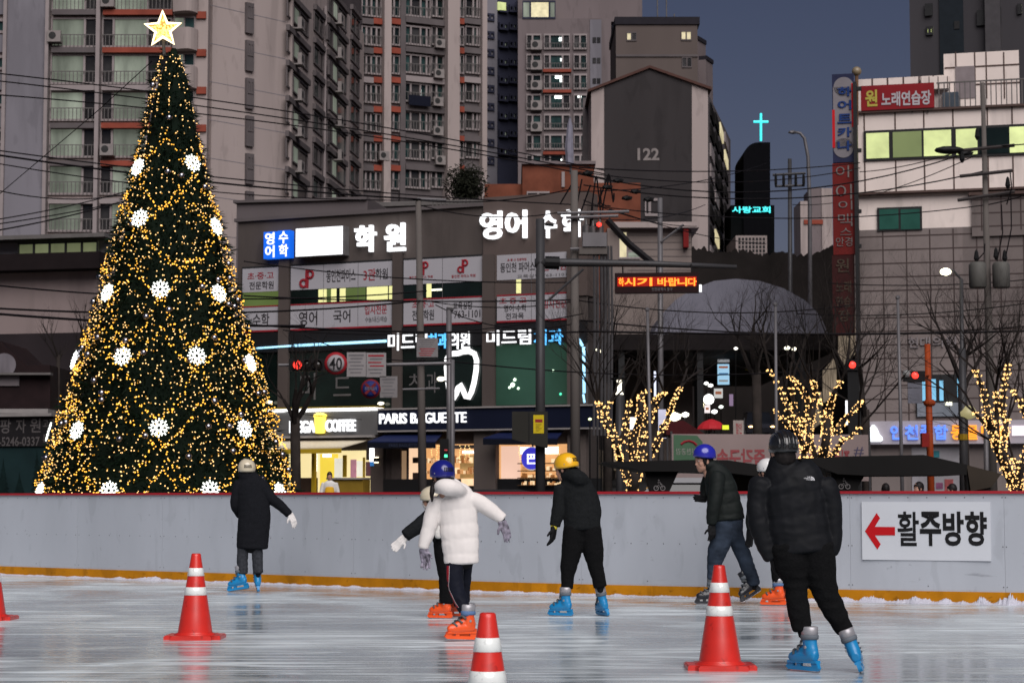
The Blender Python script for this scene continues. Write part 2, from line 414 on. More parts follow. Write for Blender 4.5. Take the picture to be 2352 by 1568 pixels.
pane_teal = M('pane_teal', (.02, .045, .043), .1, n=(.8, .6), rnd=.7, spec=.35)
pane_lit = M('pane_lit_cream', (.3, .28, .2), .4, n=(1.4, .25), emit=.55, ecol=(1, .86, .5), rnd=.3)
pane_green = M('pane_lit_green', (.3, .32, .2), .4, n=(1.5, .18), emit=.62, ecol=(.82, .93, .36), rnd=.15)
ac_m = M('appliance_white', (.36, .32, .31), .6, n=(3, .12))
ac_d = M('appliance_grille', (.05, .05, .05), .6)
lamp_w = M('ceiling_light', (.9, .95, .9), .4, emit=3.5, ecol=(.9, 1, .95))
roof_d = M('roof_dark', (.03, .027, .035), .8)
conc = M('concrete_brown', (.135, .112, .104), .9, n=(.6, .14), streak=3, scuff=((.35, .16, .55, (1, 1, .12)), (1.4, .12, .58, (1, 1, .3))))

def building(name, label, cat='building', f=None, u=None, Y=None, group=None):
    p = at(u, 1147, Y); return thing(name, label, cat, (p.x, p.y, -.08), group)

def window(par, f, u0, v0, u1, v1, splits=(), panes=None, fm=frame_w, fw=.10, out=.05, bars=0, name='window', rail=None):
    """window part (its frame) with one pane sub-part per light; splits are picture columns"""
    s0, s1, z0, z1 = f.rect(u0, v0, u1, v1); vm = (v0 + v1) / 2
    cols = [s0] + [f.px(q, vm)[0] for q in splits] + [s1]
    m = MB()
    m.fbox(f, s0, s1, z1 - fw, z1, 0, out).fbox(f, s0, s1, z0, z0 + fw, 0, out)
    for c in cols: m.fbox(f, max(s0, c - fw / 2), min(s1, c + fw / 2), z0 + fw, z1 - fw, 0, out)
    wn = m.build(name, fm, par)
    panes = panes or [pane_dark]
    for i in range(len(cols) - 1):
        MB().fbox(f, cols[i], cols[i + 1], z0 + .02, z1 - .02, .002, .02 + .003 * (i % 2)).build('pane', panes[i % len(panes)], wn)
    if rail:
        m = MB(); h = z0 + (z1 - z0) * rail; k = max(3, int((s1 - s0) / .28))
        m.fbox(f, s0, s1, h - .06, h, out + .1, out + .16)
        for i in range(k + 1):
            s = s0 + (s1 - s0) * i / k; m.fbox(f, s - .025, s + .025, z0 - .05, h - .06, out + .11, out + .15)
        m.build('balcony_rail', rail_m, wn)
    return wn

def ac_unit(par, f, u, v, size=.8, out=.1):
    s, z = f.px(u, v); h = size * .38
    m = MB(); m.fbox(f, s - size / 2, s + size / 2, z - h, z + h, out, out + .32).fbox(f, s - size / 2, s + size / 2, z - h - .1, z - h, 0, out + .36)
    a = m.build('air_conditioner', ac_m, par)
    c = f.p(s - size * .12, z, out + .32); MB().lathe(c, [(h * .72, 0), (h * .72, .02), (h * .2, .03)], 14, f.n).build('fan_grille', ac_d, a)
    return a

# ---------------- pale apartment slab with balconies (behind the Christmas tree) ----------------
f = Fac(0, 148, 460, 148); PX = 148 / F; FL = 86.4 * PX
b = building('apartment_block', 'pale apartment block with orange balcony bands rising behind the Christmas tree', u=330, Y=154)
top = zz(-130, 148)
m = MB(); m.fbox(f, f.px(-330, 300)[0], f.px(475, 300)[0], -.08, top, -14, 0); m.build('wall', wall_pink, b)
MB().fbox(f, f.px(22, 0)[0], f.px(110, 0)[0], -.08, top, .03, .5).build('pier', wall_gray, b)
for u0, u1 in ((110, 118), (226, 235), (14, 22)): MB().fbox(f, f.px(u0, 0)[0], f.px(u1, 0)[0], -.08, top, .05, .75).build('pier', frame_w, b)
for u0, u1, mt in ((118, 226, gray_band), (235, 395, orange_band)):
    s0, s1 = f.px(u0, 300)[0], f.px(u1, 300)[0]
    z = zz(38, 148); o = None
    for k in range(-1, 6):
        vv = 38 + 86.4 * k; s0_, s1_, z0, z1 = f.rect(u0, vv - 12, u1, vv)
        mm = frame_w if k in (2, 5) else mt
        MB().fbox(f, s0, s1, z0, z1, .0, .55).build('spandrel', mm, b)
w1 = window(b, f, 119, 41, 226, 111, (196,), [pane_curtain, pane_dark], fw=.16, out=.2, rail=.42)
w2 = window(b, f, 236, 41, 395, 111, (262, 340), [pane_dark, pane_curtain, pane_dark], fw=.16, out=.2, rail=.42)
w3 = window(b, f, -70, 45, 14, 78, (-30,), [pane_curtain, pane_teal], fw=.2, out=.2)
for k in (-1, 1, 2, 3, 4, 5):
    for q in (w1, w2, w3): copies(q, b, (0, 0, -FL * k))
m = MB()
for k in range(-1, 6):
    MB().fpx(f, -70, 82 + 86.4 * k, 14, 122 + 86.4 * k, 0, .3).build('spandrel', wall_gray, b)
# rounded corner balconies
s0, s1 = f.px(397, 300)[0], f.px(452, 300)[0]
for k in range(0, 7):
    z0, z1 = zz(119 + 86.4 * (k - 1), 148), zz(70 + 86.4 * (k - 1), 148)
    pts = [f.p(s0 + (s1 - s0) * i / 10, z0, .1 + 1.1 * sin(min(1, (.18 + .82 * i / 10)) * pi / 2) ** .5 * (1 - max(0, (i - 6) / 4) ** 2 * .8)) for i in range(11)]
    pts += [f.p(s1, z0, 0), f.p(s0, z0, 0)]
    MB().prism(pts, (0, 0, z1 - z0)).build('rounded_balcony', wall_pink, b)
w4 = window(b, f, 400, 39, 448, 69, (424,), [pane_curtain, pane_teal], fw=.1, out=.12)
for k in range(1, 6): copies(w4, b, (0, 0, -FL * k))
for k in range(0, 6): MB().fpx(f, 452, 28 + 86.4 * k, 474, 44 + 86.4 * k, 0, .2).build('spandrel', orange_band, b)
for u, v in ((130, 88), (252, 8), (250, 347)): ac_unit(b, f, u, v, 1.0, .6)
# blank end wall, then the wall of windows running away from the viewer
fb = Fac(475, 149, 655, 154.5)
MB().fbox(fb, 0, fb.L, -.08, top + 3, -12, 0).build('end_wall', wall_pink, b)
for k in range(-1, 6):
    MB().fpx(fb, 562, 8 + 86.4 * k, 579, 78 + 86.4 * k, 0, .25).build('stair_recess', gray_band, b)
    q = window(b, fb, 564, 14 + 86.4 * k, 577, 44 + 86.4 * k, (571,), [pane_dark], fm=gray_band, fw=.12, out=.3)
for k in range(-1, 7): MB().fpx(fb, 475, 30 + 86.4 * k, 655, 31.2 + 86.4 * k, 0, .012).build('wall_joint', wall_gray, b)
fc = Fac(655, 154.6, 830, 186)
MB().fbox(fc, 0, fc.L, -.08, top + 2, -12, 0).build('side_wall', wall_pink, b)
MB().fbox(fc, -.1, .35, -.08, top + 2, .02, .25).build('pier', wall_pink, b)
for u0, u1, v0, sp, pns in ((657, 706, 98, (672, 686), [pane_dark, pane_curtain, pane_dark]), (719, 740, 112, (731,), [pane_teal, pane_dark]), (751, 794, 80, (762, 774), [pane_dark, pane_curtain, pane_teal]), (804, 824, 105, (815,), [pane_teal, pane_dark])):
    q = window(b, fc, u0, v0, u1, v0 + 44, sp, pns, fm=gray_band, fw=.14, out=.12)
    for k in (-1, 1, 2, 3, 4, 5): copies(q, b, (0, 0, -FL * k))
    for k in range(-1, 6):
        s_0, s_1, _, zt = fc.rect(u0, v0, u1, v0 + 44); MB().fbox(fc, s_0 - .1, s_1 + .1, zt - FL * k + .1, zt - FL * k + .55, 0, .3).build('window_hood', gray_band, b)
for i in range(5):
    ac_unit(b, fc, 673, 55 + 82 * i, 1.1, .5); ac_unit(b, fc, 766, 45 + 78 * i, 1.1, .5)
MB().tube([fc.p(fc.px(741, 200)[0], .0, .2), fc.p(fc.px(741, 200)[0], top, .2)], .12, 6).build('drain_pipe', frame_w, b)
for u, v0 in ((742, 60), (746, 140), (746, 220), (742, 300)): MB().fpx(fc, u - 2, v0, u + 3, v0 + 34, .3, .5).build('drain_bracket', gray_band, b)

# ---------------- second slab set back, balcony front ----------------
f = Fac(828, 186.5, 1110, 192); FL2 = 67.2 * 189 / F
b = building('apartment_block', 'apartment block of dark glazed balconies with slim white piers behind the academy signs', u=960, Y=192)
top2 = zz(-120, 188)
MB().fbox(f, 0, f.L, -.08, top2, -14, 0).build('wall', gray_band, b)
for u0, u1, o in ((874, 890, .9), (1017, 1044, 1.2), (1100, 1111, .8), (916, 928, .4)):
    MB().fbox(f, f.px(u0, 300)[0], f.px(u1, 300)[0], -.08, top2, .0, o).build('pier', gray_band if u0 == 916 else wall_pink, b)
for u0, u1, sp, pns in ((829, 874, (840, 851, 863), [pane_teal, pane_dark]), (890, 917, (903,), [pane_dark, pane_teal]), (928, 987, (942, 964, 978), [pane_teal, pane_dark]), (989, 1017, (1001,), [pane_dark, pane_teal]), (1046, 1064, (1055,), [pane_dark, pane_teal]), (1067, 1100, (1085, 1094), [pane_dark, pane_teal])):
    q = window(b, f, u0, 61, u1, 106, sp, pns, fw=.17, out=.22, rail=.5)
    for k in (-1, 1, 2, 3, 4, 5): copies(q, b, (0, 0, -FL2 * k))
for k in range(-1, 6):
    for u0, u1, mt in ((828, 854, gray_band), (854, 874, orange_band), (890, 916, orange_band), (928, 1017, gray_band), (1046, 1062, orange_band), (1062, 1100, gray_band)):
        vv = 50 + 67.2 * k; s0, s1, z0, z1 = f.rect(u0, vv - 5, u1, vv + 8)
        MB().fbox(f, s0, s1, z0, z1, 0, .5).build('spandrel', frame_w if k == 2 and mt is gray_band else mt, b)
for u, v in ((1003, 103), (1001, 172), (999, 236), (999, 303), (1004, 370), (875, 360)): ac_unit(b, f, u, v, 1.0, .6)
MB().fpx(f, 930, 224, 980, 247, .9, 1.0).build('solar_panel', M('solar_panel', (.008, .009, .02), .2), b)
MB().fpx(f, 963, 206, 967, 222, .03, .06).build('ceiling_light', lamp_w, b)

# ---------------- towers behind ----------------
f = Fac(1108, 236, 1192, 238)
b = building('apartment_tower', 'dark bluish apartment tower with small windows in the gap between pale blocks', u=1150, Y=242)
MB().fbox(f, 0, f.L, -.08, zz(-60, 236), -12, 0).build('wall', wall_navy, b)
MB().fbox(f, f.px(1110, 0)[0], f.px(1140, 0)[0], -.08, zz(-60, 236), 0, .3).build('pier', wall_gray, b)
for u0, u1, v0 in ((1112, 1132, 74), (1144, 1164, 54), (1167, 1184, 54)):
    q = window(b, f, u0, v0, u1, v0 + 17, ((u0 + u1) / 2,), [pane_dark, pane_curtain], fm=wall_navy, fw=.25, out=.5)
    for k in range(-1, 8): 
        if k: copies(q, b, (0, 0, -42.3 * 236 / F * k))
MB().fpx(f, 1140, 8, 1158, 26, .3, .55).build('pane', pane_green, b)

f = Fac(1190, 226, 1408, 226); PX = 226 / F
b = building('apartment_tower', 'off white apartment tower with lit ceiling lamps behind its glass balconies', u=1290, Y=232)
MB().fbox(f, 0, f.L, -.08, zz(43, 226), -14, 0).build('wall', wall_white, b)
MB().fbox(f, 0, f.px(1477, 0)[0], zz(43, 226), zz(-60, 226), -14, -1.5).build('upper_storey', wall_white, b)
MB().fbox(f, f.px(1355, 0)[0], f.px(1381, 0)[0], -.08, zz(46, 226), .0, .12).build('stair_recess', wall_gray, b)
MB().fbox(f, f.px(1408, 0)[0], f.px(1419, 0)[0], -.08, zz(40, 226), -14, -2).build('dark_recess', wall_navy, b)  # set-back strip in the dark navy wall colour
window(b, f, 1200, 2, 1276, 44, (1218, 1262), [pane_curtain, pane_lit, pane_curtain], fm=wall_navy, fw=.2, out=.1)
for u0, u1, sp in ((1209, 1243, (1223,)), (1249, 1309, (1263, 1292)), (1317, 1348, (1332,))):
    q = window(b, f, u0, 79, u1, 115, sp, [pane_dark, pane_teal, pane_dark], fw=.2, out=.25, rail=.4)
    for k in range(1, 8): copies(q, b, (0, 0, -47.2 * PX * k))
for k in range(8):
    for u0, u1 in ((1361, 1369), (1371, 1379)): MB().fpx(f, u0, 87 + 47 * k, u1, 99 + 47 * k, .1, .2).build('small_window', pane_dark, b)
for k in (2, 3, 6): MB().fpx(f, 1247, 161 + 47.2 * (k - 2), 1312, 168 + 47.2 * (k - 2), 0, .6).build('spandrel', orange_band, b)
for u, v, ww, hh in ((1288, 91, 4, 4), (1290, 138, 3, 3), (1283, 177, 8, 4), (1290, 185, 4, 4), (1283, 222, 9, 5), (1331, 221, 4, 4), (1291, 369, 3, 3)):
    MB().fpx(f, u - ww, v - hh, u + ww, v + hh, .05, .12).build('ceiling_light', lamp_w, b)
for v in (106, 152, 198, 244, 293): ac_unit(b, f, 1232, v, 1.3, .5)

f = Fac(1419, 175, 1610, 175)
b = building('apartment_tower', 'gray brown apartment tower with two small lit windows under a dark parapet', u=1515, Y=182)
MB().fbox(f, 0, f.L, -.08, zz(57, 175), -10, 0).build('wall', M('wall_taupe', (.165, .132, .122), .85, n=(.25, .1), streak=5), b)
MB().fbox(f, -.1, f.L + .2, zz(57, 175), zz(40, 175), -10.2, .15).build('parapet', roof_d, b)
MB().fbox(f, 0, f.L, zz(131, 175), zz(126, 175), 0, .12).build('string_course', gray_band, b)
for u0, v0, u1, v1, pn in ((1439, 74, 1462, 95, [pane_lit, pane_dark]), (1564, 71, 1588, 94, [pane_lit]), (1566, 131, 1589, 156, [pane_dark])):
    window(b, f, u0, v0, u1, v1, ((u0 + u1) / 2,), pn, fm=gray_band, fw=.12, out=.08)
for u in (1514, 1535, 1553): MB().tube([f.p(f.px(u, 40)[0], zz(41, 175), -2), f.p(f.px(u, 40)[0], zz(-20 if u < 1550 else 20, 175), -2)], .06, 5).build('antenna', rail_m, b)
for u0, u1, v0 in ((1610, 1629, 92), (1629, 1645, 137)):
    g = Fac(u0, 184, u1, 186); MB().fbox(g, 0, g.L, -.08, zz(v0, 184), -8, 0).build('stepped_wing', wall_white, b)
    MB().fbox(g, 0, g.L, zz(v0, 184), zz(v0 - 9, 184), -8.1, .1).build('parapet', roof_d, b)

# ---------------- gabled block with painted number ----------------
f = Fac(1358, 136, 1632, 136)
b = building('apartment_block', 'gable end of an apartment block, dark panel with the painted number 122', u=1500, Y=142)
def fp(u, v, d=0): s, z = f.px(u, v); return f.p(s, z, d)
def gable(pts, d0, d1, name, mat, par, ff=None):
    ff = ff or f; q = []
    for u, v in pts: s, z = ff.px(u, v); q.append(ff.p(s, z, d1))
    return MB().prism(q[::-1], -ff.n * (d1 - d0)).build(name, mat, par)
gable([(1358, 1150), (1626, 1150), (1626, 206), (1492, 157), (1358, 208)], -12, 0, 'wall', wall_pink, b)
gable([(1388, 1140), (1589, 1140), (1589, 195), (1492, 159), (1388, 199)], 0, .06, 'dark_panel', M('panel_charcoal', (.058, .051, .053), .85, n=(.3, .12), streak=6, scuff=((.35, .16, .55, (1, 1, .12)), (1.4, .12, .58, (1, 1, .3)))), b)
gable([(1350, 213), (1350, 207), (1492, 152), (1634, 202), (1634, 208), (1492, 158)], -12.2, .25, 'roof', M('roof_brown', (.12, .06, .05), .8), b)
text('122', f, (1464, 341, 1514, 369), M('painted_number', (.34, .30, .29), .8), b, d=.07, bold=.03, thick=.03)
window(b, f, 1481, 456, 1515, 497, (1492,), [pane_dark, pane_teal, pane_dark], fw=.18, out=.15)
MB().fpx(f, 1461, 152, 1474, 172, -3, -2).build('chimney', M('brick_red', (.2, .05, .035), .85), b)
fs = Fac(1627, 136.2, 1678, 168)
gable([(1627, 1150), (1678, 1150), (1678, 322), (1627, 216)], -9, 0, 'side_wall', gray_band, b, fs)
rr = random.Random(4)
for i in range(8):
    for j, (a, c) in enumerate(((1630, 1638), (1641, 1649), (1652, 1659), (1663, 1670))):
        t0 = 250 + j * 22 + i * (46 - j * 2)
        MB().fpx(fs, a, t0, c, t0 + 28 - 2 * j, 0, .12).build('window', pane_lit if rr.random() < .12 else (M('window_matte_dark', (.03, .028, .028), .9, spec=0) if rr.random() < .85 else frame_w), b)

# ---------------- church tower with neon cross ----------------
neon = M('neon_cyan', (.1, .7, .7), .4, emit=1.0, ecol=(.05, .98, 1.0))
f = Fac(1707, 150, 1769, 150)
b = building('church_tower', 'black church tower with a rounded shoulder below the cyan neon cross', u=1738, Y=154)
pts = [(1769, 1100), (1769, 327)] + [(1742 - 34 * sin(a), 361 - 34 * cos(a)) for a in [i * pi / 16 for i in range(9)]] + [(1707, 1100)]
gable(pts[::-1], -6, 0, 'wall', M('church_black', (.006, .006, .008), .8, spec=.03), b)
gable([(1680, 1100), (1780, 1100), (1780, 470), (1680, 470)], -5, -.3, 'sign_hall', M('church_black2', (.006, .007, .008), .8, spec=.03), b)
text('사랑교회', f, (1681, 475, 1769, 490), neon, b, d=.1, bold=.02, thick=.1)
c = building('neon_cross', 'cyan neon cross glowing on top of the black church tower', 'cross', u=1747, Y=150)
W[c.name] = c.location.copy()
q = [f.px(1747, 262), f.px(1747, 325), f.px(1730, 281), f.px(1764, 281)]
MB().tube([f.p(*q[0], .2), f.p(*q[1], .2)], .09, 8).build('upright', neon, c); MB().tube([f.p(*q[2], .2), f.p(*q[3], .2)], .09, 8).build('crossbar', neon, c)
b = building('lattice_block', 'pale low block of square vent openings below the church sign', u=1725, Y=140)
f = Fac(1690, 138, 1762, 138); MB().fpx(f, 1690, 541, 1762, 602, -6, 0).build('wall', wall_pink, b); MB().fpx(f, 1690, 602, 1762, 1150, -6, -.4).build('base', roof_d, b)
for i in range(8):
    for j in range(6): MB().fpx(f, 1696 + i * 8, 546 + j * 9, 1701 + i * 8, 552 + j * 9, 0, .03).build('vent', frame_d, b)

# wooded slope behind the arcade
hl = at(1750, 1147, 128); m = MB(); q = [at(u, v, 128) for u, v in [(1480, 1150)] + [(1480 + 4 * i, 578 + 22 * noise.noise((i * .05, 3, 0)) + 12 * noise.noise((i * .45, 7, 0)) + max(0, 22 - i) * 2.5) for i in range(133)] + [(2010, 1150)]]
tag(m.prism(q[::-1], (0, 30, 0)).build('hillside', M('slope_dark', (.022, .018, .017), .95, n=(.4, .4)), loc=(hl.x, 128, 0)), kind='structure')

# ---------------- far tower top right, far blocks ----------------
f = Fac(2107, 118, 2360, 116)
b = building('apartment_tower', 'dark gray tower with few lit slits rising behind the white panelled building', u=2230, Y=125)
tw = M('wall_dark_gray', (.075, .07, .078), .85, n=(.25, .12), streak=6)
MB().fbox(f, 0, f.L + 6, -.08, zz(-80, 117), -9, 0).build('wall', tw, b)
MB().fbox(f, f.px(2158, 50)[0], f.px(2213, 50)[0], -.08, zz(-80, 117), 0, .1).build('dark_strip', M('wall_teal_dark', (.02, .027, .035), .8), b)
MB().fbox(f, f.px(2264, 50)[0], f.px(2299, 50)[0], -.08, zz(-80, 117), 0, .5).build('pier', M('wall_gray2', (.1, .093, .10), .85), b)
for u0, v0, u1, v1 in ((2125, 10, 2143, 38), (2244, 25, 2268, 60), (2294, 20, 2300, 54)): MB().fpx(f, u0, v0, u1, v1, .1, .2).build('window', frame_d, b)
for u0, v0, u1, v1 in ((2128, 62, 2143, 82), (2192, 50, 2204, 68), (2337, 10, 2347, 34)): window(b, f, u0, v0, u1, v1, ((u0 + u1) / 2,), [pane_green], fm=frame_d, fw=.15, out=.15)
b = building('apartment_tower', 'far pale apartment towers low on the skyline beside the red vertical sign', u=1875, Y=420)
f = Fac(1842, 420, 1912, 420); MB().fpx(f, 1842, 462, 1866, 1140, -10, 0).build('wall', wall_pink, b); MB().fpx(f, 1866, 432, 1890, 1140, -10, 0).build('wall', wall_white, b); MB().fpx(f, 1891, 432, 1916, 1140, -10, 0).build('wall', wall_pink, b)
MB().fpx(f, 1846, 505, 1890, 515, 0, .3).build('red_band', orange_band, b)

# ---------------- brick house, beige low building, vaulted roof ----------------
brick = M('brick_orange', (.23, .075, .045), .9, n=(1.2, .25), bump=.3)
b = building('brick_house', 'orange brick house with flat roof line behind the bright academy lettering', 'house', u=1290, Y=112)
f = Fac(1112, 107, 1475, 107)
MB().fpx(f, 1200, 376, 1365, 1140, -8, 0).build('wall', brick, b); MB().fpx(f, 1112, 420, 1200, 1140, -8, -.4).build('wall', brick, b)
MB().fpx(f, 1365, 420, 1473, 1140, -8, .0).build('wall', brick, b)
MB().fpx(f, 1198, 371, 1368, 378, -8, .2).build('parapet', wall_white, b)
window(b, f, 1210, 440, 1262, 462, (1236,), [pane_dark], out=.08)
MB().fpx(f, 1290, 395, 1297, 430, .0, .1).build('drain_pipe', frame_w, b)
b = building('low_building', 'low beige building with a pale roof edge under the street cables', u=1490, Y=94)
f = Fac(1392, 89, 1606, 89)
bg_ = M('wall_beige', (.30, .245, .225), .85, n=(.5, .1), streak=4)
MB().fpx(f, 1396, 524, 1590, 1140, -8, 0).build('wall', bg_, b); MB().fpx(f, 1408, 513, 1604, 526, -8, .5).build('roof_edge', wall_pink, b)
window(b, f, 1421, 530, 1441, 595, (), [pane_lit], fw=.08); window(b, f, 1441, 575, 1470, 595, (), [pane_curtain], fw=.08)
MB().fpx(f, 1568, 528, 1580, 570, 0, .4).build('hanging_banner', M('banner_red', (.25, .02, .02), .8), b)
for i in range(6): MB().fpx(f, 1442, 540 + 16 * i, 1588, 541 + 16 * i, 0, .02).build('cladding_joint', gray_band, b)
b = building('market_arcade', 'market arcade with a wide pale vaulted roof behind the bare trees', 'arcade', u=1700, Y=88)
f = Fac(1495, 83, 1905, 83)
arc = [(1500, 770), (1520, 722), (1550, 690), (1590, 664), (1640, 645), (1690, 640), (1745, 645), (1800, 662), (1850, 690), (1885, 725), (1903, 770)]
gable(arc[::-1] + [], -26, 0, 'vault_roof', M('vault_membrane', (.27, .265, .325), .7, n=(.7, .08)), b)
MB().fpx(f, 1380, 770, 1920, 806, -26, .6).build('fascia', M('fascia_dark', (.018, .014, .015), .8), b)
for u in (1420, 1600, 1835): MB().fpx(f, u, 806, u + 14, 1148, -1, .4).build('post', frame_d, b)
# shops that line the climbing street
shopw = M('shop_dark', (.032, .026, .025), .85, n=(.4, .3))
for nm, lab, ua, Ya, ub, Yb, vt in (('shop_building', 'dark row of small shops along one side of the climbing street', 1352, 76, 1560, 150, 770), ('shop_building', 'dark shop row opposite, behind the round white lamps', 1795, 165, 1975, 78, 760)):
    f = Fac(ua, Ya, ub, Yb); b = building(nm, lab, u=(ua + ub) / 2, Y=(Ya + Yb) / 2)
    MB().fbox(f, 0, f.L, -.08, zz(vt, 80), -6, 0).build('wall', shopw, b)
    for k in range(7):
        s = f.L * (k + .15) / 7; MB().fbox(f, s, s + f.L / 9, 1.6 + k * .9, 3.2 + k * .9, 0, .1).build('shop_window', M('shop_glass', (.05, .045, .04), .2, n=(1.3, .6), emit=.12, ecol=(.9, .7, .5), rnd=.9), b)
# ================================================================== academy building with shops
neon_w = M('letter_white_lit', (.8, .82, .85), .4, emit=1.25, ecol=(.97, .98, 1))
neon_b = M('letter_blue_lit', (.1, .4, .8), .4, emit=1.3, ecol=(.10, .50, 1.0))
line_b = M('neon_line_blue', (.3, .6, .9), .4, emit=1.6, ecol=(.36, .74, 1.0))
banner_w = M('banner_white', (.55, .53, .57), .7, n=(.6, .05))
t_dark = M('print_dark', (.05, .045, .05), .7); t_red = M('print_red', (.40, .03, .045), .7); t_gray = M('print_gray', (.2, .19, .2), .7)
glass_d = M('glass_dark_green', (.008, .016, .014), .08, n=(.5, .6), spec=.4)
glass_in = M('glass_interior_green', (.02, .05, .038), .15, n=(.4, .7), emit=.04, ecol=(.3, .8, .5))
navy = M('fascia_navy', (.012, .016, .038), .45, n=(.4, .1)); trim_w = M('trim_pale', (.40, .37, .36), .6)
stone_p = M('pillar_stone', (.125, .10, .092), .85, n=(.8, .14), streak=3)
f = Fac(545, 71.1, 1350, 65.74); fA = f
b = building('academy_building', 'long brown commercial building with lit white academy lettering over a cafe and a bakery', u=950, Y=71); bA = b
MB().fpx(f, 545, 484, 1350, 1160, -11, 0).v and None
zt = f.px(958, 484)[1]; sL, sR = f.px(545, 700)[0], f.px(1350, 700)[0]
e = at(1376, 1147, 77); MB().prism([f.p(sL, -.08), f.p(sR, -.08), Vector((e.x, e.y, -.08)), f.p(sL, -.08, -11)], (0, 0, zt + .08)).build('wall', conc, b)
MB().fbox(f, f.px(1112, 600)[0], sR + .02, zt - 3.2, f.px(1200, 449)[1], -.9, .08).build('sign_wall', M('sign_wall_brown', (.15, .115, .105), .9, n=(.5, .1), streak=3), b)
MB().fbox(f, sL - .1, f.px(1112, 600)[0], zt, zt + .12, -.5, .12).build('coping', gray_band, b)
for i in range(10): MB().fbox(f, f.px(1080, 480)[0] - 2.2 + i * .16, f.px(1080, 480)[0] - 2.16 + i * .16, zt + .1, zt + .55, -1.6, -1.55).build('roof_rail', rail_m, b)
for u0, u1, d in ((645, 668, .18), (906, 927, .18), (1113, 1140, .2), (1307, 1331, .2)): MB().fbox(f, f.px(u0, 700)[0], f.px(u1, 700)[0], -.08, f.px(780, 590)[1] if u0 < 1000 else f.px(1140, 585)[1], 0, d).build('pillar', stone_p, b)
# third floor bands
U = 906; Z = lambda v: f.px(U, v)[1]
lit_y = M('window_lit_yellow', (.4, .4, .2), .4, n=(2, .15), emit=.85, ecol=(.93, .90, .38)); lit_g = M('window_dim_green', (.05, .08, .03), .3, n=(.6, .5), emit=.14, ecol=(.55, .75, .2))
for u0, u1 in ((557, 645), (668, 906), (927, 1113), (1141, 1307)):
    s0, s1 = f.px(u0, 680)[0], f.px(u1, 680)[0]
    MB().fbox(f, s0, s1, Z(751), Z(595), .02, .05).build('window_band', frame_d, b)
    MB().fbox(f, s0 + .05, s1 - .05, Z(689), Z(656), .05, .07).build('window', lit_g if u0 < 600 else glass_d, b)
    for z0, z1 in ((656, 600), (747, 692)): MB().fbox(f, s0 + .05, s1 - .05, Z(z0), Z(z1), .05, .10).build('banner', banner_w, b)
    for z0, z1 in ((692, 689), (751, 747)): MB().fbox(f, s0 + .05, s1 - .05, Z(z0), Z(z1), .05, .11).build('red_line', t_red, b)
    k = max(1, round((s1 - s0) / 1.25))
    for i in range(1, k): MB().fbox(f, s0 + (s1 - s0) * i / k - .008, s0 + (s1 - s0) * i / k + .008, Z(747), Z(600), .1, .104).build('banner_seam', t_gray, b)
for a, c, mt in ((734, 753, lit_y), (753, 763, lit_g), (763, 775, lit_y), (783, 796, lit_y), (797, 842, lit_g), (845, 893, lit_y), (896, 905, lit_y), (982, 993, lit_y), (1188, 1199, lit_y)):
    vv = Z(656 if a > 980 else 657), Z(687); MB().fbox(f, f.px(a, 680)[0], f.px(c, 680)[0], vv[1], vv[0], .07, .085).build('lit_pane', mt, b)
MB().fpx(f, 994, 664, 1017, 668, .07, .1).build('tube_light', M('tube_light', (.9, .9, .7), .4, emit=2, ecol=(1, 1, .75)), b)
for s_, box, mt in (('초·중·고', (572, 626, 632, 642), t_red), ('전문학원', (576, 647, 632, 665), t_dark), ('동인천파머스', (753, 619, 820, 648), t_dark), ('3관', (838, 618, 866, 645), t_red), ('학원', (866, 617, 894, 642), t_dark),
                    ('수학', (584, 720, 622, 750), t_dark), ('영어', (690, 715, 732, 748), t_dark), ('국어', (769, 712, 808, 741), t_dark), ('입시전문', (841, 702, 892, 722), t_red), ('수능/내신/예습', (842, 727, 892, 740), t_gray),
                    ('동인천 파머스 학원', (943, 634, 997, 640), t_red), ('동인천 파머스 학원', (1040, 631, 1095, 638), t_red), ('초·중·고', (950, 690, 1000, 708), t_red), ('전문학원', (950, 712, 1000, 736), t_dark), ('교육상담', (1044, 694, 1088, 711), t_dark), ('763-1101', (1046, 713, 1106, 730), t_dark),
                    ('동인천 파머스', (1152, 603, 1232, 625), t_dark), ('3관 학원', (1240, 601, 1303, 622), t_red), ('초·중·고 전문학원', (1168, 594, 1212, 600), t_red), ('교육상담 763-1101', (1190, 629, 1304, 637), t_gray), ('초·중·고', (1150, 684, 1212, 698), t_red), ('영어·수학', (1160, 700, 1212, 716), t_dark), ('전과목', (1164, 719, 1206, 733), t_dark), ('입시전문', (1250, 690, 1304, 708), t_red)):
    text(s_, f, box, mt, b, d=.101, bold=.012, thick=.006)
def dp(u, v, h):                          # the red academy emblem: a d and a p that share one stem
    k = h / 40; m = MB()
    def P(x, y): s, z = f.px(u + x * k, v + y * k); return f.p(s, z, .106)
    m.prism([P(-4, 20), P(4, 20), P(5, -20), P(-3, -20)][::-1], f.n * .006)
    m.tube([P(7 + 7 * cos(a), -10 + 8 * sin(a)) for a in [(-pi * .75 + i * pi * 1.5 / 9) for i in range(10)]], 3.4 * k * 66 / F, 5)
    m.tube([P(-7 - 7 * cos(a), 10 + 8 * sin(a)) for a in [(-pi * .75 + i * pi * 1.5 / 9) for i in range(10)]], 3.4 * k * 66 / F, 5)
    m.build('emblem', t_red, b)
dp(708, 641, 42); dp(975, 617, 31); dp(1066, 612, 31)
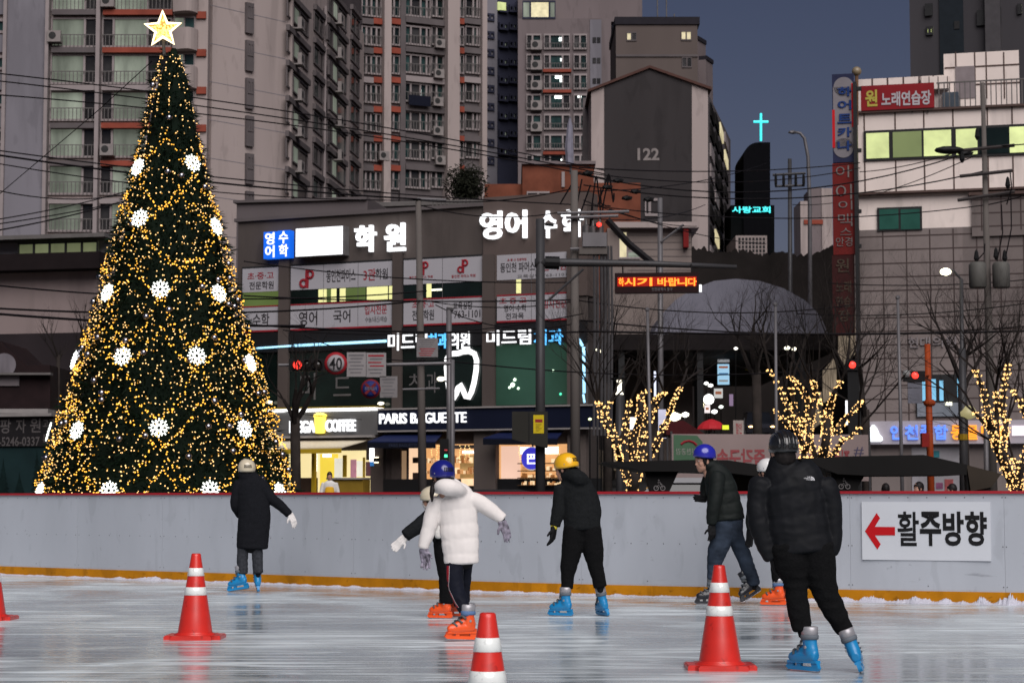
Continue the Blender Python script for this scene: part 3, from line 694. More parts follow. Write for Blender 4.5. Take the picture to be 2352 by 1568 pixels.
# lit signs above the third floor
blue_box = M('lightbox_blue', (.01, .10, .5), .4, emit=.9, ecol=(.005, .13, .80)); box_side = M('lightbox_side', (.18, .17, .17), .5)
glow_w = M('lightbox_white', (.8, .82, .86), .4, n=(1, .03), emit=1.1, ecol=(.97, .98, 1))
for a, v0, c, v1, t1, t2 in ((617, 535, 646, 596, '영', '어'), (648.5, 532, 677, 594, '수', '학')):
    MB().fpx(f, a, v0, c, v1, .05, .35).build('lightbox', blue_box, b)
    text(t1, f, (a + 4, v0 + 2, c - 4, (v0 + v1) / 2 - 1), neon_w, b, d=.351, bold=.02, thick=.02); text(t2, f, (a + 4, (v0 + v1) / 2 + 1, c - 4, v1 - 2), neon_w, b, d=.351, bold=.02, thick=.02)
lb = MB().fpx(f, 693, 525, 803, 591, .03, .44).build('lightbox', box_side, b); MB().fpx(f, 694, 526, 801, 590, .44, .46).build('lit_face', glow_w, lb)
text('동인천 파머스 3관', f, (702, 549, 792, 565), M('print_faint', (.7, .62, .64), .5, emit=.7, ecol=(.9, .75, .78)), b, d=.462, bold=0, thick=.004)
for s_, box in (('학', (820, 519, 868, 580)), ('원', (888, 514, 935, 578)), ('영', (1107, 487, 1157, 551)), ('어', (1165, 485, 1214, 549)), ('수', (1243, 486, 1282, 548)), ('학', (1294, 483, 1343, 546))):
    text(s_, f, box, neon_w, b, d=.06, bold=.026, thick=.16)
# second floor: dental clinic glass, neon lines and lettering
z0, z1 = f.px(900, 936)[1], f.px(900, 772)[1]
MB().fbox(f, sL, sR, f.px(900, 800)[1], f.px(900, 754)[1], .0, .14).build('sign_band', M('band_black', (.012, .012, .014), .4), b)
for u0, u1 in ((545, 645), (668, 906), (927, 1113), (1141, 1307)): MB().fbox(f, f.px(u0, 850)[0], f.px(u1, 850)[0], f.px(900, 936)[1], f.px(900, 800)[1], 0, .06).build('window', glass_d if u0 < 1100 else glass_in, b)
def fline(pts, r, mat, par, d=.2, name='neon_line', n=6, closed=False):
    return MB().tube([f.p(*f.px(u, v), d) for u, v in pts], r, n, closed).build(name, mat, par, True)
fline([(560, 803), (676, 795)], .035, line_b, b); fline([(682, 794.5), (893, 784)], .05, line_b, b)
fline([(1326, 774), (1335, 781), (1343, 795)], .05, line_b, b); fline([(1347, 798), (1348, 903)], .055, line_b, b, .25); fline([(1346, 906), (1349, 925)], .04, line_b, b, .25)
for s_, box, mt in (('미드림', (897, 765, 986, 805), neon_w), ('치과', (989, 765, 1032, 801), neon_b), ('의원', (1037, 763, 1084, 802), neon_w), ('미드림', (1123, 758, 1224, 793), neon_w), ('치과', (1231, 757, 1298, 793), neon_b)):
    text(s_, f, box, mt, b, d=.15, bold=.012, thick=.06)
ghost = M('letter_unlit', (.16, .15, .15), .6)
for s_, box in (('미', (692, 857, 727, 918)), ('드', (768, 866, 808, 909)), ('치', (941, 858, 975, 892)), ('과', (981, 855, 1006, 902))): text(s_, f, box, ghost, b, d=.061, bold=0, thick=.01)
fline([(1038, 813), (1056, 812), (1068, 808), (1082, 807), (1094, 813), (1099, 828), (1098, 850), (1093, 880), (1087, 901), (1081, 913), (1074, 911), (1068, 897), (1062, 884), (1057, 890), (1052, 905), (1046, 915), (1040, 913), (1036, 897), (1032, 870), (1030, 845), (1031, 824)], .095, M('tooth_neon', (.9, .9, .9), .4, emit=1.4, ecol=(1, 1, 1)), b, .15, 'tooth_outline', 8, True)
for i, (u, v, r, c_) in enumerate(((1180, 884, .09, 0), (1185, 872, .06, 0), (1193, 892, .05, 0), (1173, 890, .05, 0), (1290, 905, .05, 1), (1243, 868, .04, 0), (1273, 851, .04, 0))):
    MB().ball(f.p(*f.px(u, v), .1), r, 1).build('interior_lamp', M('interior_lamp_g', (.8, 1, .8), .4, emit=2, ecol=(.75, 1, .75)) if c_ == 0 else M('exit_lamp', (.1, .9, .6), .4, emit=1.2, ecol=(.1, .9, .5)), b)
for u, v in ((884, 927), (628, 924)): MB().ball(f.p(*f.px(u, v), .3), .10, 1, (1.3, 1, .6)).build('wall_lamp', M('wall_lamp_warm', (1, .9, .7), .4, emit=3, ecol=(1, .93, .72)), b)

# --- cafe
steel = M('fascia_steel', (.20, .195, .195), .45, metal=.3, n=(1, .1)); strip_w = M('light_strip', (1, 1, 1), .4, emit=2.2, ecol=(1, 1, .98))
MB().fpx(f, 637, 946, 883, 1001, .05, .5).build('cafe_fascia', steel, b); MB().fpx(f, 640, 939.5, 883, 946, .05, .75).build('light_strip', strip_w, b)
MB().fpx(f, 637, 936, 885, 939.5, .05, .8).build('fascia_cap', M('cap_yellow', (.4, .28, .03), .5), b)
for s_, box in (('MEGA', (684, 967, 742, 995)), ('COFFEE', (766, 964, 834, 992))): text(s_, f, box, neon_w, b, d=.51, bold=.03, thick=.1)
cup = M('cup_yellow_lit', (.9, .7, .05), .4, emit=1.5, ecol=(1, .74, .10))
MB().lathe(f.p(*f.px(755, 996), .62), [(.13, 0), (.18, .02), (.21, .55), (.24, .57), (.24, .64), (.12, .7)], 14).build('cup_emblem', cup, b)
MB().fpx(f, 634, 1001.5, 876, 1006.5, .05, .7).build('ledge', trim_w, b)
awn = M('awning_beige', (.95, .84, .64), .7, n=(.8, .08))
p = [f.p(*f.px(641, 1008), .1), f.p(*f.px(868, 1006), .1), f.p(*f.px(832, 1031), 1.5), f.p(*f.px(634, 1035), 1.5)]
aw = MB().prism(p, (0, 0, .04)).build('awning', awn, b)
yel = M('paint_yellow', (.62, .42, .03), .5, n=(2, .08))
q = MB().prism([p[3], p[2], p[2] - Vector((0, 0, .16)), p[3] - Vector((0, 0, .16))], f.n * .03).build('valance', yel, aw)
inn = M('cafe_interior', (.55, .47, .3), .6, n=(.9, .2), emit=.9, ecol=(1, .83, .42)); inn2 = M('cafe_interior_yellow', (.6, .45, .05), .6, n=(1.5, .3), emit=.85, ecol=(1, .74, .08))
MB().fpx(f, 650, 1035, 857, 1160, -.0, .05).build('shopfront', inn, b); MB().fpx(f, 738, 1042, 778, 1140, .05, .1).build('menu_wall', inn2, b)
MB().fpx(f, 733, 1040, 740, 1150, .4, .55).build('post', yel, b); MB().fpx(f, 686, 1040, 692, 1150, .1, .3).build('post', yel, b)
MB().fpx(f, 776, 1100, 856, 1150, .2, .7).build('counter', M('counter_ochre', (.38, .24, .035), .5, n=(2, .12)), b); MB().fpx(f, 774, 1097, 857, 1101, .15, .78).build('counter_top', trim_w, b)
for i, (u0, v0, u1, v1, c_) in enumerate(((773, 1052, 790, 1097, 0), (792, 1045, 800, 1095, 1), (810, 1055, 822, 1096, 2), (824, 1058, 836, 1094, 0), (838, 1050, 842, 1096, 1), (845, 1060, 856, 1093, 3), (846, 1030, 856, 1056, 4))):
    MB().fpx(f, u0, v0, u1, v1, .1, .16).build('menu_board', [M('menu_white', (.6, .58, .5), .5, n=(3, .4), emit=.7, ecol=(1, .95, .8)), yel, M('menu_pink', (.4, .12, .2), .5, n=(4, .5), emit=.3, ecol=(1, .5, .6)), M('menu_dark', (.02, .05, .03), .5, n=(6, .8), emit=.1, ecol=(.9, .3, .4)), M('shelf_dark', (.08, .06, .05), .5)][c_], b)
MB().fpx(f, 694, 1097, 733, 1150, .1, .35).build('bench_back', M('wood_brown', (.08, .05, .035), .6), b)
MB().fpx(f, 722, 1040, 730, 1082, .06, .12).build('light_strip', strip_w, b)
MB().fpx(f, 757, 1043, 771, 1050, .3, .5).build('pendant_light', strip_w, b)
MB().fpx(f, 857, 1010, 886, 1150, 0, .2).build('side_pier', stone_p, b); MB().fpx(f, 856, 1014, 866, 1060, .2, .24).build('lit_panel', strip_w, b)
sc_ = M('sconce_glow', (1, .9, .7), .4, emit=2.5, ecol=(1, .86, .6))
MB().fpx(f, 868, 1052, 877, 1060, .2, .34).build('sconce', frame_d, b); MB().fpx(f, 869, 1049, 876, 1051.5, .2, .32).build('sconce_light', sc_, b); MB().fpx(f, 869, 1060.5, 876, 1063, .2, .32).build('sconce_light', sc_, b)
MB().fpx(f, 857, 1060, 865, 1070, .2, .23).build('blue_notice', M('notice_blue', (.03, .2, .6), .5, emit=.3, ecol=(.1, .4, 1)), b)

# --- bakery
MB().fpx(f, 885, 938, 1385, 985, .05, .55).build('bakery_fascia', navy, b)
for v in (934.5, 986): MB().fpx(f, 885, v, 1385, v + 3.6, .05, .62).build('fascia_trim', trim_w, b)
text('PARIS BAGUETTE', f, (890, 949, 1088, 973), neon_w, b, d=.56, bold=.012, thick=.08)
awd = M('awning_navy', (.014, .022, .085), .6)
for a, c, v0, v1, nm in ((886, 1036, 994, 1018, 'PARIS BAGUETTE'), (1148, 1312, 990, 1010, None)):
    q = [f.p(*f.px(a + 20, v0), .1), f.p(*f.px(c - 14, v0), .1), f.p(*f.px(c, v1), 1.2), f.p(*f.px(a - 4, v1), 1.2)]
    w_ = MB().prism(q, (0, 0, .04)).build('awning', awd, b); MB().prism([q[3], q[2], q[2] - Vector((0, 0, .19)), q[3] - Vector((0, 0, .19))], f.n * .03).build('valance', M('awning_black', (.008, .010, .02), .7), w_)
    if nm: text(nm, f, (932, 1021, 996, 1028), M('awning_print', (.05, .06, .11), .7), b, d=1.26, bold=0, thick=.005)
warm = M('bakery_interior', (.5, .3, .16), .6, n=(2.2, .6), emit=.75, ecol=(1, .50, .20)); warm2 = M('bakery_door', (.6, .42, .3), .5, n=(1.2, .15), emit=.95, ecol=(1, .66, .42))
MB().fpx(f, 887, 1020, 940, 1160, .0, .05).build('wall', stone_p, b); MB().fpx(f, 921, 1035, 935, 1100, .05, .09).build('lit_panel', M('reveal_warm', (.3, .2, .13), .6, emit=.25, ecol=(1, .62, .35)), b)
MB().fpx(f, 941, 1022, 962, 1160, 0, .06).build('door', warm2, b); MB().fpx(f, 962, 1020, 1098, 1160, -.0, .05).build('shop_window', warm, b)
for u0, v0, u1, v1 in ((950, 1050, 962, 1063), (950, 1085, 963, 1105)): MB().fpx(f, u0, v0, u1, v1, .06, .08).build('door_notice', M('notice_brown', (.09, .06, .05), .6), b)
MB().fpx(f, 1098, 985, 1148, 1160, 0, .35).build('pillar', M('pillar_beige', (.17, .138, .125), .85, n=(.8, .1), streak=3), b)
MB().fpx(f, 1148, 1020, 1310, 1160, 0, .05).build('shop_window', warm, b); MB().fpx(f, 1153, 1024, 1197, 1118, .05, .08).build('poster', M('poster_pinkish', (.6, .45, .4), .5, n=(2, .1), emit=.85, ecol=(1, .64, .48)), b)
MB().fpx(f, 1198, 1026, 1284, 1042, .05, .09).build('lit_panel', strip_w, b)
rr = random.Random(8)
loafm = [M('loaf_%d' % i, c_, .6, n=(14, .4), emit=e, ecol=ec) for i, (c_, e, ec) in enumerate((((.5, .25, .1), .5, (1, .5, .2)), ((.6, .4, .2), .9, (1, .75, .45)), ((.3, .1, .04), .2, (1, .4, .1))))]
for r_, v in enumerate((1060, 1077, 1093, 1110)):
    MB().fpx(f, 1199, v + 3, 1308, v + 5, .06, .4).build('shelf', M('shelf_wood', (.12, .06, .03), .5), b)
    m_ = [MB(), MB(), MB()]
    for i in range(26):
        u = 1201 + rr.random() * 104; h = 3 + rr.random() * 7; m_[rr.randrange(3)].fpx(f, u, v + 3 - h, u + 2 + rr.random() * 4, v + 3, .1 + rr.random() * .1, .3)
    for i in range(3): tag(m_[i].build('bread_display', loafm[i], b), kind='stuff')
for r_, v in enumerate((1060, 1085)):
    m_ = [MB(), MB(), MB()]
    for i in range(34):
        u = 975 + rr.random() * 116; h = 3 + rr.random() * 14; m_[rr.randrange(3)].fpx(f, u, v + 3 - h, u + 2 + rr.random() * 5, v + 3, .1 + rr.random() * .1, .3)
    for i in range(3): tag(m_[i].build('bread_display', loafm[i], b), kind='stuff')
MB().fpx(f, 1049, 1022, 1100, 1030, .05, .2).build('shelf', stone_p, b); MB().fpx(f, 1068, 1035, 1094, 1041, .06, .2).build('light_strip', strip_w, b)
MB().fpx(f, 1060, 1045, 1098, 1098, .06, .12).build('poster', M('poster_food', (.35, .25, .12), .5, n=(1.6, .8), emit=.25, ecol=(.9, .55, .2)), b)
MB().fpx(f, 1068, 1099, 1100, 1115, .06, .3).build('display_case', strip_w.copy() if False else M('case_warm', (.8, .5, .3), .5, n=(6, .4), emit=.9, ecol=(1, .68, .4)), b)
MB().fpx(f, 886, 1099, 1385, 1165, .05, .2).build('plinth', M('plinth_black', (.014, .014, .015), .4), b)
MB().fpx(f, 1310, 985, 1352, 1160, 0, .25).build('pillar', M('pillar_beige', (.17, .138, .125), .85), b); 
for i, u in enumerate((1000, 1010, 1018, 1064, 1075, 1086, 1200, 1290)):
    m = MB()
    for j in range(7): m.octa(f.p(*f.px(u + rr.uniform(-2, 2), 1024 + j * 5), .25), .022)
    m.build('curtain_light', M('fairy_bulb', (1, .8, .4), .4, emit=1.6, ecol=(1.0, .70, .26), sample=False), b)
c_ = f.p(*f.px(1237, 1053), .5); lg = thing('round_sign', 'round blue bakery sign with a white emblem on a bracket above the shelves', 'sign', c_)
MB().lathe(c_, [(.34, 0), (.36, .02), (.36, .12), (.34, .14)], 28, f.n).build('disc', M('sign_blue_lit', (.05, .05, .5), .4, emit=.8, ecol=(.055, .05, .62)), lg, True)
MB().lathe(c_ - f.n * .02, [(.37, 0), (.385, .03), (.385, .08), (.37, .1)], 28, f.n).build('rim', M('sign_rim', (.6, .6, .7), .4, emit=.5, ecol=(.8, .8, 1)), lg, True)
m = MB(); s, z = f.px(1237, 1053)
for a0, a1, b0, b1 in ((-.16, -.1, -.16, .17), (.1, .16, .0, .17), (-.16, .16, .11, .17), (-.16, .16, -.03, .03), (-.16, .18, -.22, -.16), (-.02, .04, .0, .17)): m.fbox(f, s + a0 * .85, s + a1 * .85, z + b0 * .85, z + b1 * .85, .645, .66)
m.build('emblem', neon_w, lg); MB().tube([c_ + Vector((0, 0, .36)), c_ + Vector((0, 0, .6)), c_ - f.n * .5 + Vector((0, 0, .6))], .03).build('bracket', frame_d, lg)
# gray wall block behind the academy roof
b = building('rear_building', 'plain gray block behind the left end of the academy roof', u=690, Y=84)
f = Fac(540, 80, 842, 79); MB().fpx(f, 540, 461, 842, 1150, -6, 0).build('wall', M('wall_gray_warm', (.165, .14, .145), .85, n=(.4, .1), streak=4), b); MB().fpx(f, 538, 457, 844, 463, -6.1, .15).build('coping', gray_band, b)
f = Fac(842, 84, 1112, 83); b = building('rear_building', 'low roof structures with a parapet rail between the academy roof and the balcony block', u=960, Y=90)
MB().fpx(f, 842, 470, 1112, 1140, -5, 0).build('wall', gray_band, b); MB().fpx(f, 842, 462, 1112, 472, -5.1, .12).build('coping', rail_m, b)

# ================================================================== white panelled building
f = Fac(1970, 76, 2352, 74.5); fR = f
b = building('panelled_building', 'white panelled commercial building with lit green windows over gray tiled floors', u=2160, Y=82); bR = b
wp = M('panel_white', (1.12, .97, .90), .55, n=(.7, .07), scuff=((.8, .14, .56, (1, 1, .15)), (3, .1, .6, (1, 1, .4)))); joint = M('panel_joint', (.13, .085, .075), .8)
tile = M('tile_gray_pink', (.30, .25, .24), .8, n=(.6, .1), scuff=((.5, .2, .55, (1, 1, .15)), (2, .15, .58, (1, 1, .4)))); tjoint = M('tile_joint', (.10, .075, .072), .9)
sE = f.px(2480, 600)[0]; s0 = 0
def zb(v, u=1975): return f.px(u, v)[1]
MB().fbox(f, s0, sE, -.08, zb(529), -12, 0).build('wall', tile, b)
MB().fbox(f, s0, sE, zb(529), zb(262), -12, -.02).build('wall', wp, b)
MB().fbox(f, s0, f.px(2178, 180)[0], zb(262), zb(163), -6, -1.6).build('roof_wall', wp, b)
for u in (1997, 2033, 2070, 2107, 2140): MB().fbox(f, f.px(u, 180)[0] - .03, f.px(u, 180)[0] + .03, zb(262), zb(163), -1.6, -1.585).build('panel_joint', joint, b)
for u in (1985, 2056, 2122, 2189, 2262, 2268, 2325):
    for v0, v1 in ((300, 262), (448, 372)): MB().fbox(f, f.px(u, 280)[0] - .025, f.px(u, 280)[0] + .025, zb(v0), zb(v1), -.02, 0).build('panel_joint', joint, b)
MB().fbox(f, -.05, sE, zb(262), zb(257), -12, .14).build('coping', joint, b); MB().fbox(f, -.03, sE, zb(450), zb(445), -.02, .3).build('ledge', joint, b)
MB().fbox(f, f.px(1984, 330)[0], sE, zb(371), zb(302), -.02, .06).build('window_band', frame_d, b)
for u0, u1, mt in ((1990, 2042, pane_green), (2051, 2117, M('pane_olive', (.10, .12, .05), .4, n=(.9, .4), emit=.20, ecol=(.62, .78, .28))), (2122, 2185, pane_green), (2196, 2245, pane_green), (2250, 2318, glass_d), (2319, 2380, pane_green)):
    MB().fbox(f, f.px(u0, 330)[0], f.px(u1, 330)[0], zb(366), zb(308), .06, .08).build('window', mt, b)
MB().fpx(f, 2015, 476, 2118, 530, -.02, .06).build('window_frame', frame_d, b)
for u0, u1 in ((2020, 2064), (2069, 2113)): MB().fpx(f, u0, 481, u1, 527, .06, .08).build('window', M('pane_teal_dim', (.02, .07, .055), .15, n=(1, .4), emit=.03, ecol=(.2, 1, .7)), b)
MB().fpx(f, 2232, 445, 2480, 540, -.3, .12).build('tiled_bay', tile, b); MB().fpx(f, 2225, 440, 2482, 447, -.3, .3).build('bay_coping', joint, b)
m = MB()
for i in range(15):
    v = 545 + 31 * i
    if v < 980: m.fbox(f, 0, sE, zb(v) - .025, zb(v) + .025, 0, .006)
for i in range(9):
    s = f.px(2030 + 54 * i, 700)[0]; m.fbox(f, s - .025, s + .025, zb(1100), zb(532), .0, .0075)
m.build('tile_joint', tjoint, b)
m = MB()
for v in (470, 500, 530): m.fbox(f, f.px(2232, 500)[0], sE, zb(v) - .025, zb(v) + .025, .12, .126)
for i in range(5): s = f.px(2255 + 45 * i, 500)[0]; m.fbox(f, s - .025, s + .025, zb(540), zb(447), .12, .1275)
m.build('tile_joint', tjoint, b)
# roof stair block, rail, box
MB().fpx(f, 2163, 86, 2342, 262, -6, -2.6).build('stair_block', wp, b)
m = MB()
for u in (2190, 2235, 2262, 2304): m.fpx(f, u, 86, u + 3, 196, -2.6, -2.58)
for v in (118, 160): m.fpx(f, 2190 if v > 130 else 2164, v, 2342, v + 3, -2.6, -2.575)
m.build('panel_joint', joint, b); MB().fpx(f, 2190, 120, 2236, 196, -2.6, -2.57).build('gray_panel', M('panel_gray', (.33, .28, .29), .7), b)
MB().fpx(f, 2111, 161, 2176, 190, -2.6, -1.2).build('roof_box', wp, b)
for u in (2111, 2130, 2151, 2173): MB().fpx(f, u, 161, u + 2, 190, -1.2, -1.19).build('panel_joint', joint, b)
m = MB(); m.fbox(f, f.px(2150, 200)[0], sE, zb(196), zb(193), -.5, -.44).fbox(f, f.px(2150, 200)[0], sE, zb(254), zb(252), -.5, -.44)
for i in range(22): s = f.px(2156 + i * 12, 220)[0]; m.fbox(f, s - .02, s + .02, zb(254), zb(194), -.49, -.45)
m.build('roof_rail', rail_m, b); MB().fpx(f, 2163, 200, 2200, 255, -2.55, -1).build('roof_tank', M('tank_blue_gray', (.12, .15, .19), .6), b)
sg = thing('karaoke_sign', 'red roof sign with a yellow syllable and white Korean lettering', 'sign', f.p(f.px(2060, 255)[0], zb(256), .2))
MB().fpx(f, 1978, 196, 2146, 253, .0, .18).build('board', M('sign_red_dark', (.33, .018, .025), .55, n=(1, .12)), sg)
text('원', f, (1988, 209, 2016, 247), M('letter_yellow', (.62, .52, .10), .5), sg, d=.181, bold=.03, thick=.02); text('노래연습장', f, (2025, 212, 2139, 245), M('letter_pale', (.62, .58, .62), .5), sg, d=.181, bold=.03, thick=.02)
for i in range(5): MB().fpx(f, 1986 + i * 36, 253, 1989 + i * 36, 259, .02, .1).build('support', frame_d, sg)
lp = thing('globe_lamp', 'unlit globe lamp on a rust colored pipe at the roof corner', 'lamp', f.p(*f.px(1969, 290), .3))
MB().tube([f.p(*f.px(1969, 290), .3), f.p(*f.px(1969, 172), .3)], .07, 8).build('pole', M('pipe_rust', (.22, .12, .07), .6), lp); MB().ball(f.p(*f.px(1969, 168), .3), .19, 2).build('globe', M('globe_beige', (.35, .27, .17), .4), lp, True)
# ground and first floor: clinic sign, lit window, poster
MB().fpx(f, 1984, 966, 2480, 1019, .02, .45).build('sign_board', M('sign_lilac_white', (.50, .45, .50), .5, n=(.6, .06), emit=.08, ecol=(.9, .85, 1)), b)
MB().fpx(f, 1975, 1019, 2480, 1150, .0, .06).build('shopfront', tile, b)
s_pts = [(918, 900), (930, 860), (945, 800), (965, 768), (985, 768), (1012, 800), (1035, 855), (1060, 880), (1062, 910), (1040, 922), (930, 922)]
pts, vec = poly_px(f, [(1764 + x / 4, 784.4 + y / 4) for x, y in s_pts], .46, .12); MB().prism(pts[::-1], vec).build('cat_emblem', M('emblem_lit', (.8, .85, .9), .4, emit=1.1, ecol=(.92, .97, 1)), b)
cl_b = M('clinic_blue_lit', (.05, .15, .8), .4, emit=1.2, ecol=(.12, .26, 1.0)); cl_o = M('clinic_orange_lit', (.9, .3, .02), .4, emit=1.25, ecol=(1.0, .32, .02))
for ch, a, c, mt in (('인', 2047, 2073, cl_b), ('천', 2080, 2110, cl_b), ('종', 2115, 2143, cl_b), ('합', 2147, 2178, cl_b), ('동', 2185, 2213, cl_o), ('물', 2218, 2248, cl_o), ('병', 2254, 2283, cl_o), ('원', 2287, 2316, cl_o)):
    text(ch, f, (a, 977, c, 1010), mt, b, d=.46, bold=.025, thick=.08)
MB().fpx(f, 2324, 978, 2380, 1001, .45, .5).build('lit_plate', M('plate_pinkish', (.8, .7, .75), .4, emit=.8, ecol=(1, .87, .95)), b)
MB().fpx(f, 2104, 860, 2208, 958, .0, .08).build('window_frame', frame_d, b)
scr = M('window_blue_glow', (.1, .25, .4), .3, n=(1.3, .35), emit=.75, ecol=(.25, .62, .88))
for u0, v0, u1, v1, mt in ((2118, 871, 2150, 920, scr), (2158, 874, 2167, 920, scr), (2199, 868, 2204, 915, scr), (2107, 925, 2204, 956, M('interior_dim', (.09, .09, .11), .4, n=(1.4, .7), emit=.12, ecol=(.75, .85, 1)))): MB().fpx(f, u0, v0, u1, v1, .08, .1).build('pane', mt, b)
MB().fpx(f, 2172, 924, 2187, 931, .12, .3).build('tube_light', M('tube_light', (.9, .9, .7), .4, emit=2), b)
MB().fpx(f, 2095, 1026, 2206, 1150, .06, .1).build('poster', M('poster_pastel', (.42, .40, .43), .6, n=(1.1, .22)), b)
for u0, v0, u1, v1, c_ in ((2144, 1035, 2158, 1050, (.05, .25, .3)), (2176, 1060, 2182, 1066, (.5, .3, .05)), (2170, 1100, 2190, 1128, (.4, .1, .1)), (2150, 1108, 2166, 1122, (.3, .1, .2))): MB().fpx(f, u0, v0, u1, v1, .1, .12).build('poster_figure', M('fig_%d' % u0, c_, .6, n=(5, .4)), b)
for s_, box in (('현대', (2086, 774, 2136, 799)), ('의원', (2142, 772, 2197, 797))): text(s_, f, box, M('letter_unlit_pale', (.34, .30, .31), .6), b, d=.01, bold=.01, thick=.06)
# vertical sign column on the corner
vs = thing('vertical_sign', 'tall stack of vertical sign boards, white above red, on the building corner', 'sign', at(1938, 1147, 74.5).xy.to_3d())
f = Fac(1911, 74.5, 1966, 74.3)
MB().fpx(f, 1966, 190, 1974, 1140, -.5, .2).build('mast', frame_d, vs)
for u, v in ((1966, 198), (1966, 340), (1966, 480), (1966, 560)): MB().fpx(f, 1958, v, 1978, v + 8, -.3, -.1).build('bracket', frame_d, vs)
MB().fpx(f, 1912, 170, 1962, 373, -.2, 0).build('board', M('sign_navy_dark', (.03, .035, .09), .5), vs)
pl = M('plate_grayish', (.30, .275, .30), .5, n=(1, .1)); MB().fpx(f, 1914, 200, 1961, 340, 0, .02).build('plate', pl, vs)
for v in (200, 340): MB().lathe(f.p(*f.px(1937.5, v), 0), [(.375, 0), (.375, .02)], 24, f.n).build('plate', pl, vs)
MB().fpx(f, 1956, 192, 1961, 292, .02, .04).build('stripe', M('sign_red', (.5, .02, .02), .5), vs); MB().fpx(f, 1912, 253, 1918, 340, .02, .04).build('stripe', M('sign_red', (.5, .02, .02), .5), vs)
sb = M('letter_blue', (.02, .055, .22), .5)
for i, ch in enumerate('하어트카나'): text(ch, f, (1924, 200 + i * 31, 1956, 222 + i * 31), sb, vs, d=.03, bold=.03, thick=.03)
MB().fpx(f, 1913, 375, 1964, 585, -.2, .02).build('board', M('sign_red_deep', (.20, .018, .016), .6, n=(1, .12)), vs)
lg_ = M('letter_gray', (.26, .23, .22), .6)
for ch, box in (('아', (1920, 381, 1957, 408)), ('이', (1920, 424, 1957, 458)), ('이', (1926, 461, 1958, 482)), ('맥', (1925, 491, 1958, 520)), ('스', (1930, 524, 1956, 540)), ('안경', (1920, 545, 1958, 566))): text(ch, f, box, lg_, vs, d=.02, bold=-.005, thick=.03)
MB().fpx(f, 1912, 586, 1962, 770, -.2, 0).build('board', M('sign_maroon', (.06, .012, .012), .6), vs)
for ch, box in (('원', (1920, 594, 1950, 625)), ('노래', (1920, 645, 1955, 672)), ('연습', (1920, 680, 1955, 705)), ('장', (1925, 712, 1952, 738))): text(ch, f, box, M('letter_dim', (.10, .07, .05), .6), vs, d=.001, bold=.01, thick=.03)
sg = thing('light_box_sign', 'small white lit box sign at the foot of the red sign column', 'sign', f.p(*f.px(1963, 980), 1.2)); 
MB().fpx(f, 1946, 922, 1978, 979, 1.0, 1.25).build('case', frame_d, sg); MB().fpx(f, 1947, 923, 1977, 978, 1.25, 1.27).build('lit_face', glow_w, sg)

# ================================================================== low buildings on the left edge
f = Fac(-60, 62, 250, 61)
b = building('low_building', 'low white building with a strip of dim clerestory windows and a heavy dark roof band', u=100, Y=66)
lw = M('wall_white_low', (.38, .30, .29), .85, n=(.5, .1), streak=4, scuff=((.5, .2, .55, (1, 1, .15)),))
MB().fpx(f, -200, 620, 290, 1160, -8, 0).build('wall', lw, b); MB().fpx(f, -200, 590, 250, 627, -8, .7).build('roof_band', M('roof_band_dark', (.018, .012, .013), .8), b)
MB().fpx(f, -200, 552, 240, 590, -7, -.4).build('clerestory', wall_gray, b); MB().fpx(f, -200, 545, 252, 554, -7.4, .4).build('roof', rail_m, b)
window(b, f, 44, 556, 226, 589, (80, 116, 153, 190), [pane_green.copy() if False else M('pane_dim_olive', (.12, .13, .07), .4, n=(1, .3), emit=.18, ecol=(.8, .9, .45), rnd=.3)], fm=frame_d, fw=.05, out=-.3 + .4)
MB().fpx(f, 45, 535, 80, 550, -3, -2).build('roof_vent', wall_gray, b)
MB().fpx(f, -200, 770, 240, 1160, .05, .5).build('lower_wall', M('wall_dark_low', (.035, .027, .03), .85, n=(.5, .3)), b)  # lower wall in a mottled near-black tone
b = building('timber_stall', 'dark maroon stall with a pale round window and sloping roof at the picture edge', 'stall', u=40, Y=56)
f = Fac(-60, 54, 125, 54); mar = M('timber_maroon', (.022, .011, .012), .7, n=(2, .3))
MB().prism([f.p(*f.px(u, v), 0) for u, v in ((-60, 790), (0, 782), (30, 812), (60, 838), (115, 838), (115, 940), (-60, 940))][::-1], -f.n * 3).build('wall', mar, b)
MB().fpx(f, -60, 940, 118, 950, -3, .4).build('ledge', trim_w, b); MB().fpx(f, -60, 948, 115, 1150, -3, -.1).build('base', mar, b)
MB().lathe(f.p(*f.px(10, 838), 0), [(.32, 0), (.32, .03)], 24, f.n).build('round_window', M('window_pale', (.2, .18, .2), .5, n=(3, .4), streak=4), b); MB().fpx(f, -20, 863, 45, 886, 0, .06).build('snowy_sill', M('sill_pale', (.22, .19, .2), .6), b); MB().fpx(f, -60, 857, 122, 862, .0, .3).build('rail', rail_m, b)
b = thing('rental_booth', 'booth with a dark phone number banner over a teal mural of fir trees', 'booth', at(60, 1147, 47).xy.to_3d())
f = Fac(-60, 46, 130, 45.4)
MB().fpx(f, -60, 956, 128, 1150, -2.4, 0).build('wall', M('booth_teal', (.016, .04, .043), .6, n=(.8, .35)), b)
MB().fpx(f, -60, 957, 129, 1025, 0, .05).build('banner', M('banner_charcoal', (.022, .02, .022), .7), b); MB().fpx(f, -60, 950, 128, 957, -2.4, .2).build('roof_edge', trim_w, b)
lg2 = M('letter_ash', (.15, .135, .135), .7)
for s_, box in (('팡', (3, 962, 28, 995)), ('자', (39, 962, 62, 994)), ('원', (72, 960, 96, 993)), ('고급', (101, 963, 127, 982)), ('-5246-0337', (0, 1003, 94, 1024)), ('특가', (101, 997, 127, 1020))): text(s_, f, box, lg2, b, d=.051, bold=.015, thick=.004)
